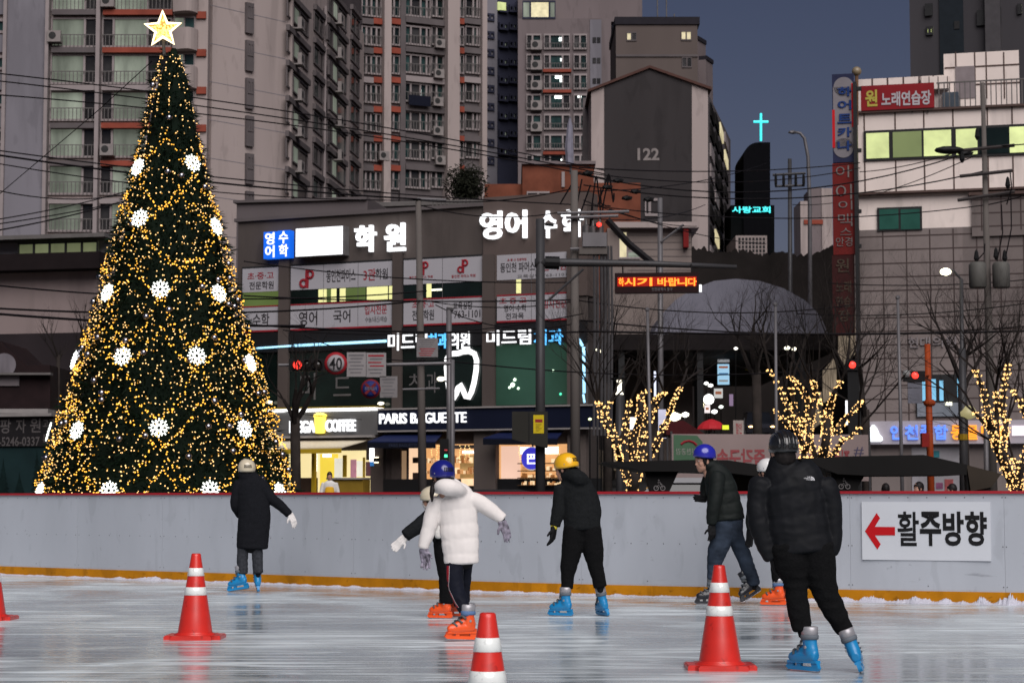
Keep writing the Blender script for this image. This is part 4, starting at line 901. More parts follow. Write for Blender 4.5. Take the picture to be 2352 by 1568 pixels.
for u, v0, w_ in ((85, 1035, 19), (8, 1055, 20), (45, 1088, 22), (-30, 1060, 20)):
    m = MB()
    for i in range(9):
        a = v0 + i * (1150 - v0) / 9; hw = w_ * (i + 1) / 9; q = [f.p(*f.px(u + x, y), .006 + .001 * i) for x, y in ((0, a - 4), (hw, a + 14), (-hw, a + 14))]; m.prism(q[::-1], f.n * .004)
    m.build('painted_fir', M('mural_fir', (.006, .02, .02), .7, n=(6, .3)), b)
# ================================================================== Christmas tree
def cp(k, row, pts): return [(588 * k + x / 3.998, 392.2 * row + y / 3.998) for x, y in pts]
TY = 41.0; rt = random.Random(11)
prof = [(1290, 332), (1132, 292), (1059, 269), (959, 243), (859, 214), (767, 184), (667, 158), (567, 136), (467, 106), (325, 70), (200, 44), (112, 17)]
zp = [(zz(v, TY), h * TY / F) for v, h in prof]
TX = xx(385, TY); TX1 = xx(377, TY); ZT = zp[-1][0]
def trad(z):
    for (a, ra), (c_, rc) in zip(zp, zp[1:]):
        if a <= z <= c_: return ra + (rc - ra) * (z - a) / (c_ - a)
    return zp[0][1] if z < zp[0][0] else zp[-1][1]
def tpt(z, a, k=1.0):
    """point on the cone; a = 0 faces the viewer, positive to the right"""
    r = trad(z) * k; x = TX + (TX1 - TX) * max(0, z) / ZT
    return Vector((x + r * sin(a), TY - r * cos(a), z))
tr = thing('christmas_tree', 'tall conical Christmas tree covered in warm fairy lights behind the rink barrier', 'Christmas tree', (TX, TY, -.08))
leaf = M('fir_green', (.007, .020, .009), .75, n=(9, .5))
m = MB(); m.lathe((TX, TY, 0), [(trad(z) * .84, z) for z in [.1 + ZT * i / 14 for i in range(14)]] + [(.05, ZT)], 28); m.build('inner_core', M('fir_core', (.006, .014, .008), .9), tr)
m = MB(); m.tube([(TX, TY, -.08), (TX, TY, 1.2)], .22, 10); m.build('trunk', M('bark_dark', (.04, .03, .025), .9), tr)
m = MB()
i = 0
while i < 15000:
    z = ZT * (1 - sqrt(rt.random())) * 1.0 + .02; a = rt.uniform(-pi, pi)
    if cos(a) < -.3 and rt.random() < .6: continue
    i += 1
    bump = 1 + .045 * sin(z * 9 + 2 * sin(a * 5)) + .03 * noise.noise((a * 4, z * 2, 0))
    p = tpt(z, a, rt.uniform(.80, .99) * bump); o = Vector((sin(a), -cos(a), rt.uniform(-.5, .25))).normalized()
    t = Vector((rt.uniform(-1, 1), rt.uniform(-1, 1), rt.uniform(-1, 1))); s = t.cross(o).normalized(); L = rt.uniform(.09, .2); wd = rt.uniform(.012, .024)
    d1 = (o + t * .5).normalized() * L
    k = len(m.v); m.v += [p - s * wd, p + s * wd, p + d1]; m.f.append([k, k + 1, k + 2])
    d2 = (o - t * .5).normalized() * L; s2 = d2.cross(t).normalized() * wd
    k = len(m.v); m.v += [p - s2, p + s2, p + d2]; m.f.append([k, k + 1, k + 2])
m.build('foliage', leaf, tr)
bulb_w = M('fairy_bulb_pale', (1, .85, .5), .4, emit=1.0, ecol=(2.3, 1.30, .44), sample=False)
bulb_y = M('fairy_bulb_amber', (1, .6, .1), .4, emit=1.0, ecol=(2.2, 1.0, .11), sample=False)
bulb_d = M('fairy_bulb_dim', (1, .6, .1), .4, emit=1.0, ecol=(.42, .17, .012), sample=False)
OR = ('topmost', 'second', 'third', 'fourth', 'fifth', 'sixth', 'lowest')
# light net: seven bands of hanging bulbs, each a string of its own
zb0 = [ZT * q for q in (.0, .13, .25, .37, .50, .63, .78, .985)]
for k in range(7):
    z0, z1 = zb0[6 - k], zb0[7 - k]; area = (trad(z0) + trad(z1)) * (z1 - z0); nb = int(area * 165)
    lines = max(12, int((trad(z0) + trad(z1)) * 26)); it = []; md_ = MB()
    for i in range(nb):
        a = (rt.randrange(lines) / lines) * 2 * pi - pi + rt.gauss(0, .022)
        if cos(a) < -.25: continue
        z = rt.uniform(z0, z1)
        if rt.random() < .25: md_.octa(tpt(z, a, .88), .016)
        it.append((tpt(z, a, rt.uniform(.93, 1.03)), rt.uniform(.0105, .017)))
    s_ = thing('light_string', OR[k] + ' band of small warm bulbs hanging over the Christmas tree', 'fairy lights', (TX, TY, z0), 'fairy light bands on the Christmas tree')
    bulbs(s_, it, bulb_w); tag(md_.build('inner_bulb', bulb_d, s_), kind='stuff')
# snowflakes, garlands below them, baubles
snow_m = M('snowflake_lit', (1, 1, 1), .4, emit=1.9, ecol=(.93, 1.0, .90))
rings = [(375, 83, [(327, 382), (440, 372)]), (502, 117, [(343, 502), (490, 512)]), (667, 160, [(277, 669), (395, 666), (508, 669)]), (818, 202, [(203, 819), (325, 819), (475, 817), (570, 826)]), (983, 250, [(136, 984), (233, 987), (410, 983), (573, 982)]), (1125, 292, [(148, 1128), (315, 1126), (518, 1124), (645, 1128)])]
def snowflake(z, a, label):
    c = tpt(z, a, 1.06); sl_ = radians(15); nrm = Vector((sin(a) * cos(sl_), -cos(a) * cos(sl_), sin(sl_)))
    ex = Vector((cos(a), sin(a), 0)); ey = nrm.cross(ex) * -1
    if ey.z < 0: ey = -ey
    t = thing('snowflake_light', label, 'snowflake light', c, 'snowflake lights on the Christmas tree')
    Q = lambda r, g: c + ex * (r * cos(g)) + ey * (r * sin(g))
    m = MB()
    for i in range(8):
        g = i * pi / 4; R = .185
        m.tube([Q(.055, g), Q(.115, g + .33), Q(R * .93, g), Q(.115, g - .33)], .0105, 5, True); m.ball(Q(R, g), .018, 1); m.ball(Q(R * .86, g + pi / 8), .02, 1)
        m.tube([Q(.12, g + .33), Q(R * .86, g + pi / 8), Q(.12, g + pi / 4 - .33)], .009, 5)
    m.tube([Q(.05, j * pi / 4) for j in range(8)], .014, 5, True)
    m.build('lit_frame', snow_m, t)
    MB().tube([c, c - nrm * .2], .012, 5).build('stem', frame_d, t)
NTH = ('first', 'second', 'third', 'fourth')
ringang = []
for ri, (v, hw, fl) in enumerate(rings):
    al = []
    for j, (u, vv) in enumerate(fl):
        x = max(-.985, min(.985, (u - 385 + (v < 400) * 4) / hw)); a = math.asin(x); al.append(a)
        snowflake(zz(vv, TY - 1.2 * trad(zz(vv, TY)) * .8), a, 'white snowflake light, %s from the left edge in the %s row down the Christmas tree' % (NTH[j], ('first', 'second', 'third', 'fourth', 'fifth', 'sixth')[ri]))
    ringang.append(al)
for ri, (v, hw, fl) in enumerate(rings):
    al = list(ringang[ri]); st = radians(44 if ri > 1 else 86); al = [al[0] - st] + al + [al[-1] + st]
    it = []
    for rep in (0, 1):
        zt_ = zz(v + (24 if rep == 0 else -52), TY) ; dip = (.85 + .1 * ri) * (.7 if rep else 1)
        for a, c_ in zip(al, al[1:]):
            nb = int(max(14, (trad(zt_) * (c_ - a) + 2 * dip) * 15))
            for i in range(nb + 1):
                t = i / nb; aa = a + (c_ - a) * t + (st / 2 if rep else 0); z = zt_ - dip * (1 - abs(2 * t - 1) ** 1.6) + rt.gauss(0, .025)
                if z < .3 or z > ZT - .2: continue
                it.append((tpt(z + rt.gauss(0, .045), aa + rt.gauss(0, .012), rt.uniform(.95, 1.05)), rt.uniform(.0135, .021)))
    g_ = thing('light_garland', 'amber light garland in swags under the %s row of snowflakes on the Christmas tree' % ('first', 'second', 'third', 'fourth', 'fifth', 'sixth')[ri], 'light garland', (TX, TY, zz(v, TY)), 'amber garlands on the Christmas tree')
    bulbs(g_, it, bulb_y)
sil = M('bauble_silver', (.62, .60, .66), .14, metal=1, n=(1, .03))
proto = MB().ball((0, 0, 0), .068, 3).mesh('bauble', True); proto.materials.append(sil)
for i in range(74):
    z = .25 + (ZT - 1.0) * (1 - sqrt(rt.random())); a = rt.uniform(-1.45, 1.45)
    o = bpy.data.objects.new('bauble', proto); C.objects.link(o); o.location = tpt(z, a, 1.03); tag(o, 'silver bauble hanging among the fairy lights of the Christmas tree', 'bauble', 'silver baubles on the Christmas tree')
# star
SC = at(374, 68, TY - .2); t = thing('tree_star', 'glowing five pointed star on the tip of the Christmas tree', 'star', (SC.x, SC.y, ZT - .1))
kx = TY / F; P5 = []
for i in range(10):
    r = (43 if i % 2 == 0 else 17.5) * kx; g = pi / 2 + i * pi / 5 + radians(1.5); P5.append(SC + Vector((r * cos(g), 0, r * sin(g))))
MB().tube(P5, .032, 8, True).build('outline', M('star_tube', (1, .9, .6), .4, emit=1, ecol=(2.6, 2.1, 1.25)), t, True)
MB().prism([p + Vector((0, .05, 0)) for p in P5], (0, .03, 0)).build('back_plate', M('star_plate', (.5, .3, .08), .5, n=(9, .5), emit=.55, ecol=(1, .55, .12)), t)
m = MB()
for i in range(130):
    g = rt.uniform(0, 2 * pi); seg = (g - pi / 2) % (2 * pi / 5) / (2 * pi / 5); lim = 17.5 + 25 * abs(seg - .5) * 2 * .55
    r = lim * sqrt(rt.random()) * kx * .95; m.octa(SC + Vector((r * cos(g), rt.uniform(-.03, .04), r * sin(g))), .02)
m.build('bulb_cluster', M('star_bulb', (1, .8, .3), .4, emit=1, ecol=(2.2, 1.35, .35), sample=False), t)
MB().tube([SC - Vector((0, -.06, .1)), (SC.x, TY, ZT - .15)], .035, 6).build('stem', rail_m, t)

# ================================================================== bare trees
bark = M('bark_bare', (.045, .036, .032), .9, n=(4, .3), bump=.4); bark_d = M('bark_dim', (.03, .024, .022), .9, n=(4, .3))
def twigs(mb, p, d, L, r, depth, rg, spread=.55):
    q = p; pts = [q]; rad = [r]; n = 3
    for i in range(n):
        d = (d + Vector((rg.gauss(0, .14), rg.gauss(0, .14), rg.gauss(.03, .1)))).normalized(); q = q + d * L / n; pts.append(q); rad.append(r * (1 - .45 * (i + 1) / n))
    mb.tube(pts, rad, 5 if r > .03 else 3)
    if depth <= 0: return
    for i in range(rg.choice((2, 3, 3))):
        k = rg.choice((1, 2, 3, 3)); nd = (d + Vector((rg.gauss(0, spread), rg.gauss(0, spread), rg.gauss(.12, .3)))).normalized()
        twigs(mb, pts[k], nd, L * rg.uniform(.6, .85), rad[k] * .62, depth - 1, rg, spread)
def px3(pts, Y, rg, jit=.35): return [at(u, v, Y + (rg.uniform(-jit, jit) if i else 0)) for i, (u, v) in enumerate(pts)]
def lit_tree(name, label, label2, base, limbs, Y, seed, nb, top, per):
    """street tree: trunk and limbs traced at distance Y, unlit twigs above, bulbs wound round the lower limbs"""
    rg = random.Random(seed); b0 = at(*base, Y); t = thing(name, label, 'tree', (b0.x, Y, -.08), 'bare street trees wrapped in fairy lights')
    m = MB(); it = []; tw = MB()
    b1 = Vector((b0.x, Y, -.08)); m.tube([b1, at(base[0], base[1] + 6, Y)], [.24, .2], 9)
    for li, pts in enumerate(limbs):
        P = px3(pts, Y, rg); r0 = .075 if li else .13
        dense = catmull([tuple(p) for p in P], .12); n = len(dense); rad = [max(.03, r0 * (1 - .72 * i / n)) for i in range(n)]
        m.tube(dense, rad, 7)
        for i in range(int(n * .12 * per * 1.4)):
            k = rg.randrange(n); c = Vector(dense[k]); g = rg.uniform(0, 2 * pi); e = Vector((cos(g), sin(g), rg.uniform(-.4, .4)))
            it.append((c + e * (rad[k] * 1.05 + .015 + abs(rg.gauss(0, .014))), rg.uniform(.0125, .0185)))
        d = (Vector(dense[-1]) - Vector(dense[max(-4, -n)])).normalized(); d = (d + Vector((0, 0, .5))).normalized()
        L = max(.5, (zz(top, Y) - dense[-1][2]) * .42)
        for q in range(2): twigs(tw, Vector(dense[-1]), (d + Vector((rg.gauss(0, .3), rg.gauss(0, .3), 0))).normalized(), L, .03, 5, rg, .38)
    m.build('trunk', bark, t, True); tw.build('twig_crown', bark_d, t)
    bulbs(thing('light_string', label2, 'fairy lights', (b0.x, Y, .2), 'fairy lights wound round the street trees'), it, bulb_t)
bulb_t = M('fairy_bulb_tree', (1, .8, .4), .4, emit=1.0, ecol=(2.3, 1.25, .42), sample=False)
lit_tree('street_tree', 'bare street tree with lit limbs just beyond the yellow helmet', 'warm bulbs wound round the bare tree beyond the yellow helmet', cp(2, 2, [(1115, 1400)])[0],
    [cp(2, 2, q) for q in ([(1110, 1400), (1125, 1250), (1120, 1130), (1110, 900), (1160, 760), (1185, 620), (1185, 500), (1250, 450)], [(1090, 1300), (1010, 1130), (960, 960), (935, 860), (880, 770), (810, 690), (790, 545)], [(900, 800), (840, 660), (905, 560)],
      [(960, 950), (1030, 850), (1055, 700), (1080, 545)], [(1180, 720), (1270, 650), (1320, 530), (1400, 470)], [(1140, 1250), (1240, 1090), (1320, 950), (1395, 790), (1440, 680), (1500, 520), (1545, 425)], [(930, 870), (900, 760), (830, 600), (785, 560)], [(1110, 1390), (1160, 1200), (1180, 1010), (1220, 870), (1280, 700), (1320, 600)])], 44, 21, 600, 620, 62)
lit_tree('street_tree', 'bare street tree with lit limbs fanning up behind the dark helmet', 'warm bulbs wound round the bare tree behind the dark helmet', cp(3, 2, [(480, 1250)])[0],
    [cp(3, 2, q) for q in ([(490, 1240), (470, 1150), (520, 980), (535, 850), (560, 650), (600, 480), (665, 370)], [(460, 1200), (335, 1150), (325, 960), (255, 800), (190, 620), (110, 430), (15, 265)], [(340, 1000), (375, 880), (375, 600), (330, 470), (250, 360), (195, 325)], [(390, 720), (430, 540), (440, 430), (410, 365)],
      [(510, 1050), (535, 860), (490, 640), (460, 530)], [(500, 1100), (600, 1030), (690, 900), (750, 880), (835, 795)], [(620, 850), (700, 720), (780, 640), (855, 545)], [(220, 790), (130, 710), (60, 630)], [(280, 850), (240, 560), (215, 430)], [(480, 1200), (420, 1010), (380, 860), (300, 700)])], 44, 22, 700, 600, 66)
lit_tree('street_tree', 'bare street tree with lit limbs cut by the edge of the picture', 'warm bulbs wound round the bare tree cut by the edge of the picture', cp(3, 2, [(2290, 1380)])[0],
    [cp(3, 2, q) for q in ([(2290, 1375), (2210, 1210), (2125, 1010), (2080, 850), (2020, 680), (1975, 450), (1908, 270)], [(2100, 900), (2100, 620), (2090, 470)], [(2140, 680), (2165, 450), (2195, 300), (2200, 215)], [(2065, 830), (1990, 750), (1905, 660)], [(2170, 850), (2200, 720)], [(2310, 1340), (2340, 1100), (2400, 900)], [(2380, 700), (2310, 540), (2250, 455)], [(2230, 1240), (2160, 1000), (2180, 800), (2130, 620)], [(2270, 1330), (2300, 1150), (2250, 1080)])], 44, 23, 500, 610, 70)
def bare_tree(label, u, Y, vb, vt, r, seed, depth=4, spread=.4, group='bare trees'):
    rg = random.Random(seed); x = xx(u, Y); t = thing('bare_tree', label, 'tree', (x, Y, -.08), group)
    zb_, ztp = -.08, zz(vt, Y); zf = zz(vb, Y)
    MB().tube([(x, Y, zb_), (x + .03, Y, zf * .5), (x, Y, zf)], [r * 1.3, r * 1.05, r], 9).build('trunk', bark, t, True)
    m = MB()
    for i in range(4): twigs(m, Vector((x, Y, zf - .1 * i)), Vector((rg.gauss(0, .42), rg.gauss(0, .3), 1)).normalized(), (ztp - zf) * rg.uniform(.36, .5), r * .62, depth, rg, spread)
    m.build('branch_crown', bark_d, t)
bare_tree('dark leafless tree whose trunk crosses the cafe front', 676, 46, 960, 735, .115, 31, 4, .34)
bare_tree('small pruned leafless tree before the low white building', 172, 55, 800, 672, .09, 32, 3, .3)
bare_tree('thin leafless tree by the timber stall', 128, 55, 815, 700, .05, 33, 3, .3)
bare_tree('leafless tree spreading before the market arcade', 1740, 60, 850, 625, .14, 34, 6, .5)
bare_tree('leafless tree at the foot of the vertical sign column', 1990, 58, 940, 585, .13, 35, 6, .5)
bare_tree('leafless tree before the gray tiled wall', 2215, 56, 880, 612, .13, 36, 6, .52)
bare_tree('leafless tree near the control box pole', 1395, 60, 880, 645, .12, 37, 6, .45)
# evergreen on the roofline
t = thing('conifer_tree', 'dark evergreen crown over the academy roof beside the balcony block', 'tree', at(1072, 1147, 100).xy.to_3d())
m = MB(); rg = random.Random(5); c0 = at(1070, 430, 100)
for i in range(2600):
    q = Vector((rg.gauss(0, .36), rg.gauss(0, .36), rg.gauss(0, .36)))
    if q.length > 1: continue
    p = c0 + Vector((q.x * 1.25, q.y * 1.2, q.z * 1.4)); d = Vector((rg.uniform(-1, 1), rg.uniform(-1, 1), rg.uniform(-.4, .8))) * .25; s = d.orthogonal().normalized() * .05
    k = len(m.v); m.v += [p - s, p + s, p + d]; m.f.append([k, k + 1, k + 2])
m.build('crown', M('evergreen_dark', (.018, .02, .012), .8, n=(2, .4)), t); MB().tube([(c0.x, c0.y, -.08), c0], .15, 6).build('trunk', bark, t)

# ================================================================== poles, signals, street furniture
pole_c = M('pole_concrete', (.165, .145, .135), .85, n=(2, .12), streak=4); pole_s = M('pole_steel', (.085, .083, .088), .45, metal=.3, n=(2, .1)); pole_g = M('pole_galvanised', (.20, .19, .20), .45, metal=.3, n=(2, .12))
blackm = M('hardware_black', (.015, .015, .016), .5); wire_m = M('cable_black', (.012, .010, .012), .6)
def vpole(par, u0, v0, u1, v1, Y, r0, r1, mat, name='pole', n=12): return MB().tube([at(u1, v1, Y), at(u0, v0, Y)], [r1, r0], n).build(name, mat, par, True)
def ground_thing(name, label, cat, u, Y, group=None): return thing(name, label, cat, (xx(u, Y), Y, -.08), group)
def gpole(par, u0, v0, u1, Y, r0, r1, mat): return MB().tube([(xx(u1, Y), Y, -.08), at(u0, v0, Y)], [r1, r0], 12).build('pole', mat, par, True)
red_l = M('signal_red', (.8, .02, .02), .4, emit=2.2, ecol=(1, .045, .03)); 
# mast with long arm and message board
Y = 48; t = ground_thing('signal_mast', 'black steel mast with a long tapering arm over the street', 'mast', 1241, Y)
gpole(t, 1241, 503, 1241, Y, .105, .125, pole_s); MB().tube([at(1228, 604, Y), at(1300, 603, Y), at(1500, 606, Y), at(1692, 613, Y)], [.11, .1, .08, .05], 10).build('arm', pole_s, t, True)
MB().tube([at(1252, 603, Y), at(1285, 604, Y)], .16, 10).build('arm_collar', blackm, t); MB().tube([at(1259, 690, Y), at(1340, 618, Y)], .035, 6).build('brace', pole_s, t)
MB().tube([at(1252, 515, Y), at(1272, 517, Y)], .04, 6).build('bracket', blackm, t)
tb = thing('message_board', 'hanging electronic message board with glowing orange Korean text', 'sign', at(1507, 672, Y)); f = Fac(1410, Y, 1605, Y - .2)
MB().fpx(f, 1412, 626, 1605, 672, -.25, 0).build('case', M('case_maroon', (.022, .006, .007), .5), tb)
for u in (1430, 1508, 1588): MB().fpx(f, u - 1.5, 605, u + 1.5, 627, -.15, -.09).build('hanger', blackm, tb)
led = M('led_orange', (1, .3, .03), .4, emit=1, ecol=(2.5, .45, .03)); led2 = M('led_glow', (.3, .01, .005), .5, emit=.25, ecol=(1, .03, .01))
MB().fpx(f, 1418, 636, 1600, 657, .0, .004).build('lit_field', led2, tb)
for ch, a, c_ in (('하', 1421, 1433), ('시', 1434, 1459), ('기', 1463, 1498), ('바', 1510, 1533), ('랍', 1535, 1555), ('니', 1556, 1578), ('다', 1580, 1600)): text(ch, f, (a, 638, c_, 657), led, tb, d=.005, bold=.025, thick=.02)
text('인천광역시 동구', f, (1497, 660, 1545, 668), t_gray, tb, d=.004, bold=.01, thick=.004)
MB().fpx(f, 1606, 654, 1612, 670, -.1, .05).build('side_lamp', glow_w, tb)
cbx = thing('control_box', 'dark roadside control box with a yellow notice strapped to the steel mast', 'control box', at(1205, 1020, Y - .3)); f = Fac(1176, Y - .35, 1258, Y - .35)
MB().prism([f.p(*f.px(u, v), .1) for u, v in ((1176, 945), (1258, 945), (1258, 1028), (1245, 1026), (1190, 1012), (1176, 1008))][::-1], -f.n * .45).build('case', M('box_olive', (.035, .033, .028), .5, n=(2, .1)), cbx)
MB().fpx(f, 1214, 946, 1216, 1014, .1, .112).build('door_seam', blackm, cbx); nb_ = MB().fpx(f, 1225, 953, 1249, 995, .1, .11).build('notice', M('notice_yellow', (.62, .46, .015), .5, n=(3, .06), emit=.12, ecol=(1, .75, .02)), cbx)
MB().fpx(f, 1229, 963, 1246, 970, .11, .114).build('red_bar', t_red, cbx)
for i in range(6): MB().fpx(f, 1230, 974 + i * 3, 1244 - (i % 3) * 3, 975.2 + i * 3, .11, .113).build('printed_line', M('print_olive', (.3, .2, .02), .6), cbx)
# concrete utility pole with transformers
Y = 56; t = ground_thing('utility_pole', 'thick concrete utility pole with transformer boxes beside the academy lettering', 'utility pole', 1321, Y, 'utility poles')
gpole(t, 1319, 392, 1322, Y, .10, .155, pole_c)
m_ = [((1280, 490), (1445, 486)), ((1300, 500), (1420, 496)), ((1310, 572), (1400, 570))]
for a, c_ in m_: MB().tube([at(*a, Y - .2), at(*c_, Y - .2)], .045, 6).build('crossarm', pole_g, t)
for i, (u, v) in enumerate(((1346, 512), (1362, 515), (1378, 512))): MB().lathe(at(u, v + 48, Y - .3), [(.06, 0), (.11, .05), (.11, .5), (.05, .55), (.02, .7)], 10).build('insulator', M('insulator_gray', (.09, .085, .085), .4), t)
MB().lathe(at(1376, 521, Y - .5), [(.02, 0), (.07, .03), (.07, .1), (.02, .13)], 10).build('red_lamp', red_l, t)
f = Fac(1335, Y - .25, 1400, Y - .25); MB().fpx(f, 1338, 536, 1393, 568, -.2, .2).build('transformer_box', pole_g, t); MB().fpx(f, 1330, 570, 1394, 585, -.2, .15).build('platform', pole_c, t)
for u in (1364, 1372, 1381, 1389, 1397, 1404): MB().tube([at(u, 565, Y - .3), at(u + 2, 720, Y - .3), at(u, 1000, Y - .3)], .035, 5).build('cable_riser', M('riser_gray', (.10, .095, .10), .5), t)
MB().tube([at(1395, 505, Y - .3), at(1445, 560, Y - .3), at(1500, 605, Y - .3)], .10, 7).build('cable_bundle', wire_m, t)
rg = random.Random(9)
for i in range(12):
    a = (1310 + rg.random() * 100, 395 + rg.random() * 80); c_ = (a[0] + rg.uniform(-50, 50), a[1] + rg.uniform(30, 110)); mid = ((a[0] + c_[0]) / 2 + rg.uniform(-20, 20), max(a[1], c_[1]) + rg.uniform(-10, 25))
    MB().tube([Vector(p) for p in catmull([tuple(at(*a, Y)), tuple(at(*mid, Y)), tuple(at(*c_, Y))], .3)], .022, 4).build('loop_cable', wire_m, t)
for u, v in ((1350, 398), (1420, 415), (1395, 430), (1440, 455), (1490, 458), (1460, 440)): MB().ball(at(u, v, Y), .13, 1, (1.4, .8, .6)).build('splice_case', blackm, t)
# slim concrete pole and slim gray pole before the shops
Y = 58; t = ground_thing('utility_pole', 'pale concrete pole standing in front of the bakery lettering', 'utility pole', 968, Y, 'utility poles')
gpole(t, 961, 462, 973, Y, .085, .135, pole_c); MB().tube([at(958, 457, Y), at(1025, 460, Y)], .045, 6).build('crossarm', pole_g, t)
f = Fac(955, Y - .25, 1010, Y - .25); MB().fpx(f, 957, 776, 1006, 820, .0, .03).build('notice_board', M('board_gray', (.28, .26, .265), .6), t); MB().fpx(f, 957, 822, 1007, 826, 0, .05).build('bracket', blackm, t)
for i in range(8): MB().fpx(f, 962 + (i % 3) * 2, 780 + i * 5, 1000 - (i % 4) * 3, 782 + i * 5, .03, .034).build('printed_line', t_gray if i < 4 else t_red, t)
Y = 54; t = ground_thing('lamp_pole', 'slim gray pole with a small lit lamp before the tooth sign', 'pole', 1033, Y); gpole(t, 1031, 706, 1034, Y, .075, .085, pole_g); MB().tube([at(1027, 706, Y), at(1042, 708, Y)], .1, 8).build('cap', pole_g, t)
MB().ball(at(1013, 870, Y - .3), .09, 2, (1.3, 1, .7)).build('lamp', M('wall_lamp_warm', (1, .9, .7), .4, emit=3), t); MB().tube([at(1013, 868, Y - .3), at(1031, 880, Y)], .02, 5).build('lamp_arm', pole_g, t)
f = Fac(1005, Y - .2, 1035, Y - .2)
pb = thing('pedestrian_signal', 'pedestrian signal with a small green lamp on the slim gray pole', 'traffic signal', at(1018, 1062, Y - .2))
MB().fpx(f, 1010, 1008, 1030, 1060, -.1, .12).build('housing', blackm, pb); MB().fpx(f, 1021, 1043.5, 1028, 1050, .12, .13).build('green_lamp', M('signal_green', (.1, .9, .5), .4, emit=1.6, ecol=(.08, 1, .45)), pb); MB().fpx(f, 1021, 1032, 1028, 1035, .12, .13).build('red_lamp', M('signal_dim_red', (.3, .02, .02), .4, emit=.4, ecol=(1, .1, .1)), pb)
# horizontal signal arm with round signs
Y = 52; t = ground_thing('signal_mast', 'low horizontal signal arm reaching across the dental clinic windows', 'mast', 1040, Y); gpole(t, 1039, 826, 1039, Y, .06, .07, pole_g)
MB().tube([at(1040, 834, Y), at(860, 838, Y), at(640, 838, Y)], [.05, .045, .04], 8).build('arm', pole_g, t); MB().tube([at(925, 894, Y), at(1010, 892, Y)], .03, 6).build('arm', pole_g, t)
f = Fac(630, Y - .2, 930, Y - .2)
def lens(par, ff, u, v, r, mat, d=.1, name='lens'): return MB().lathe(ff.p(*ff.px(u, v), d), [(r, 0), (r, .02), (r * .7, .05), (r * .1, .06)], 18, ff.n).build(name, mat, par, True)
sg = thing('traffic_signal', 'horizontal traffic signal showing red beside the round speed sign', 'traffic signal', f.p(*f.px(706, 853)))
MB().fpx(f, 664, 824, 750, 852, -.15, .05).build('housing', blackm, sg)
for u, mt in ((684, red_l), (707, M('lens_dark', (.03, .025, .02), .2)), (730, M('lens_dark', (.03, .025, .02), .2))): lens(sg, f, u, 838, .115, mt, .05); 
for u in (684, 707, 730): MB().lathe(f.p(*f.px(u, 838), .05), [(.135, 0), (.135, .12), (.125, .12), (.125, 0)], 16, f.n).build('visor', blackm, sg)
sp = thing('speed_sign', 'round white speed limit sign reading 40 with a red rim', 'sign', f.p(*f.px(772, 865), .1))
lens(sp, f, 772, 835, .30, M('sign_red_bright', (.42, .025, .035), .5), .06, 'rim'); lens(sp, f, 772, 835, .225, M('sign_white2', (.45, .42, .44), .5), .10, 'face'); text('40', f, (758, 822, 787, 849), bk, sp, d=.162, bold=.01, thick=.006)
for nm, lab, u0, v0, u1, v1, rot in (('notice_board', 'white notice board with gray print hung next to the speed sign', 797, 809, 841, 865, 0), ('notice_board', 'white notice board with red heading on the signal arm', 842, 810, 887, 866, 1), ('notice_board', 'dim gray notice board beside the round blue sign', 873, 864, 913, 913, 2)):
    q = thing(nm, lab, 'notice board', f.p(*f.px((u0 + u1) / 2, v1), .05), 'notice boards on the signal arm'); MB().fpx(f, u0, v0, u1, v1, .02, .05).build('board', M('board_pale', (.36, .335, .34), .6) if rot < 2 else M('board_gray', (.2, .19, .195), .6), q)
    for i in range(6):
        a = u0 + 4 + (i % 2) * 4; MB().fpx(f, a, v0 + 5 + i * 8, u1 - 5 - (i % 3) * 3, v0 + (9 if i == 0 else 8) + i * 8, .05, .054).build('printed_line', t_red if rot == 1 and i in (0, 2, 3) else t_gray, q)
np_ = thing('no_parking_sign', 'round blue no parking sign with a red rim and crossed bars', 'sign', f.p(*f.px(852, 920), .1))
lens(np_, f, 852, 893, .26, M('sign_red_dim', (.20, .02, .03), .5), .05, 'rim'); lens(np_, f, 852, 893, .21, M('sign_blue_dim', (.02, .035, .19), .5), .085, 'face')
s, z = f.px(852, 893)
for sgn in (1, -1): MB().prism([f.p(s + sgn * x, z + y, .15) for x, y in ((-.16, -.11), (-.11, -.16), (.16, .11), (.11, .16))][::sgn], f.n * .004).build('bar', M('sign_red_dim', (.2, .02, .03), .5), np_)
text('주정차금지', f, (839, 889, 866, 897), M('print_pale', (.3, .3, .4), .6), np_, d=.156, bold=.0, thick=.004)
# utility pole and transformers before the panelled building
Y = 58; t = ground_thing('utility_pole', 'utility pole with two transformer cans before the panelled building', 'utility pole', 2278, Y, 'utility poles')
gpole(t, 2257, 190, 2281, Y, .06, .155, pole_c)
for (a, c_) in (((2185, 348), (2330, 334)), ((2205, 405), (2325, 392)), ((2200, 460), (2330, 440))): MB().tube([at(*a, Y - .2), at(*c_, Y - .2)], .055, 6).build('crossarm', M('crossarm_dark', (.06, .05, .05), .6), t)
MB().ball(at(2180, 345, Y - .2), .32, 2, (1.4, .6, .38)).build('switch_case', blackm, t); MB().ball(at(2218, 352, Y - .2), .15, 1, (1.8, .7, .5)).build('splice_case', blackm, t)
for u, v in ((2245, 300), (2210, 352), (2315, 412), (2243, 580), (2288, 575), (2308, 580)): MB().lathe(at(u, v + 22, Y - .25), [(.03, 0), (.08, .1), (.05, .3), (.02, .36)], 8).build('insulator', blackm, t)
for u in (2246, 2300): MB().lathe(at(u, 662, Y - .35), [(.2, 0), (.25, .04), (.25, .68), (.2, .76)], 18).build('transformer_can', M('can_gray', (.15, .145, .135), .5, n=(2, .1)), t, True)
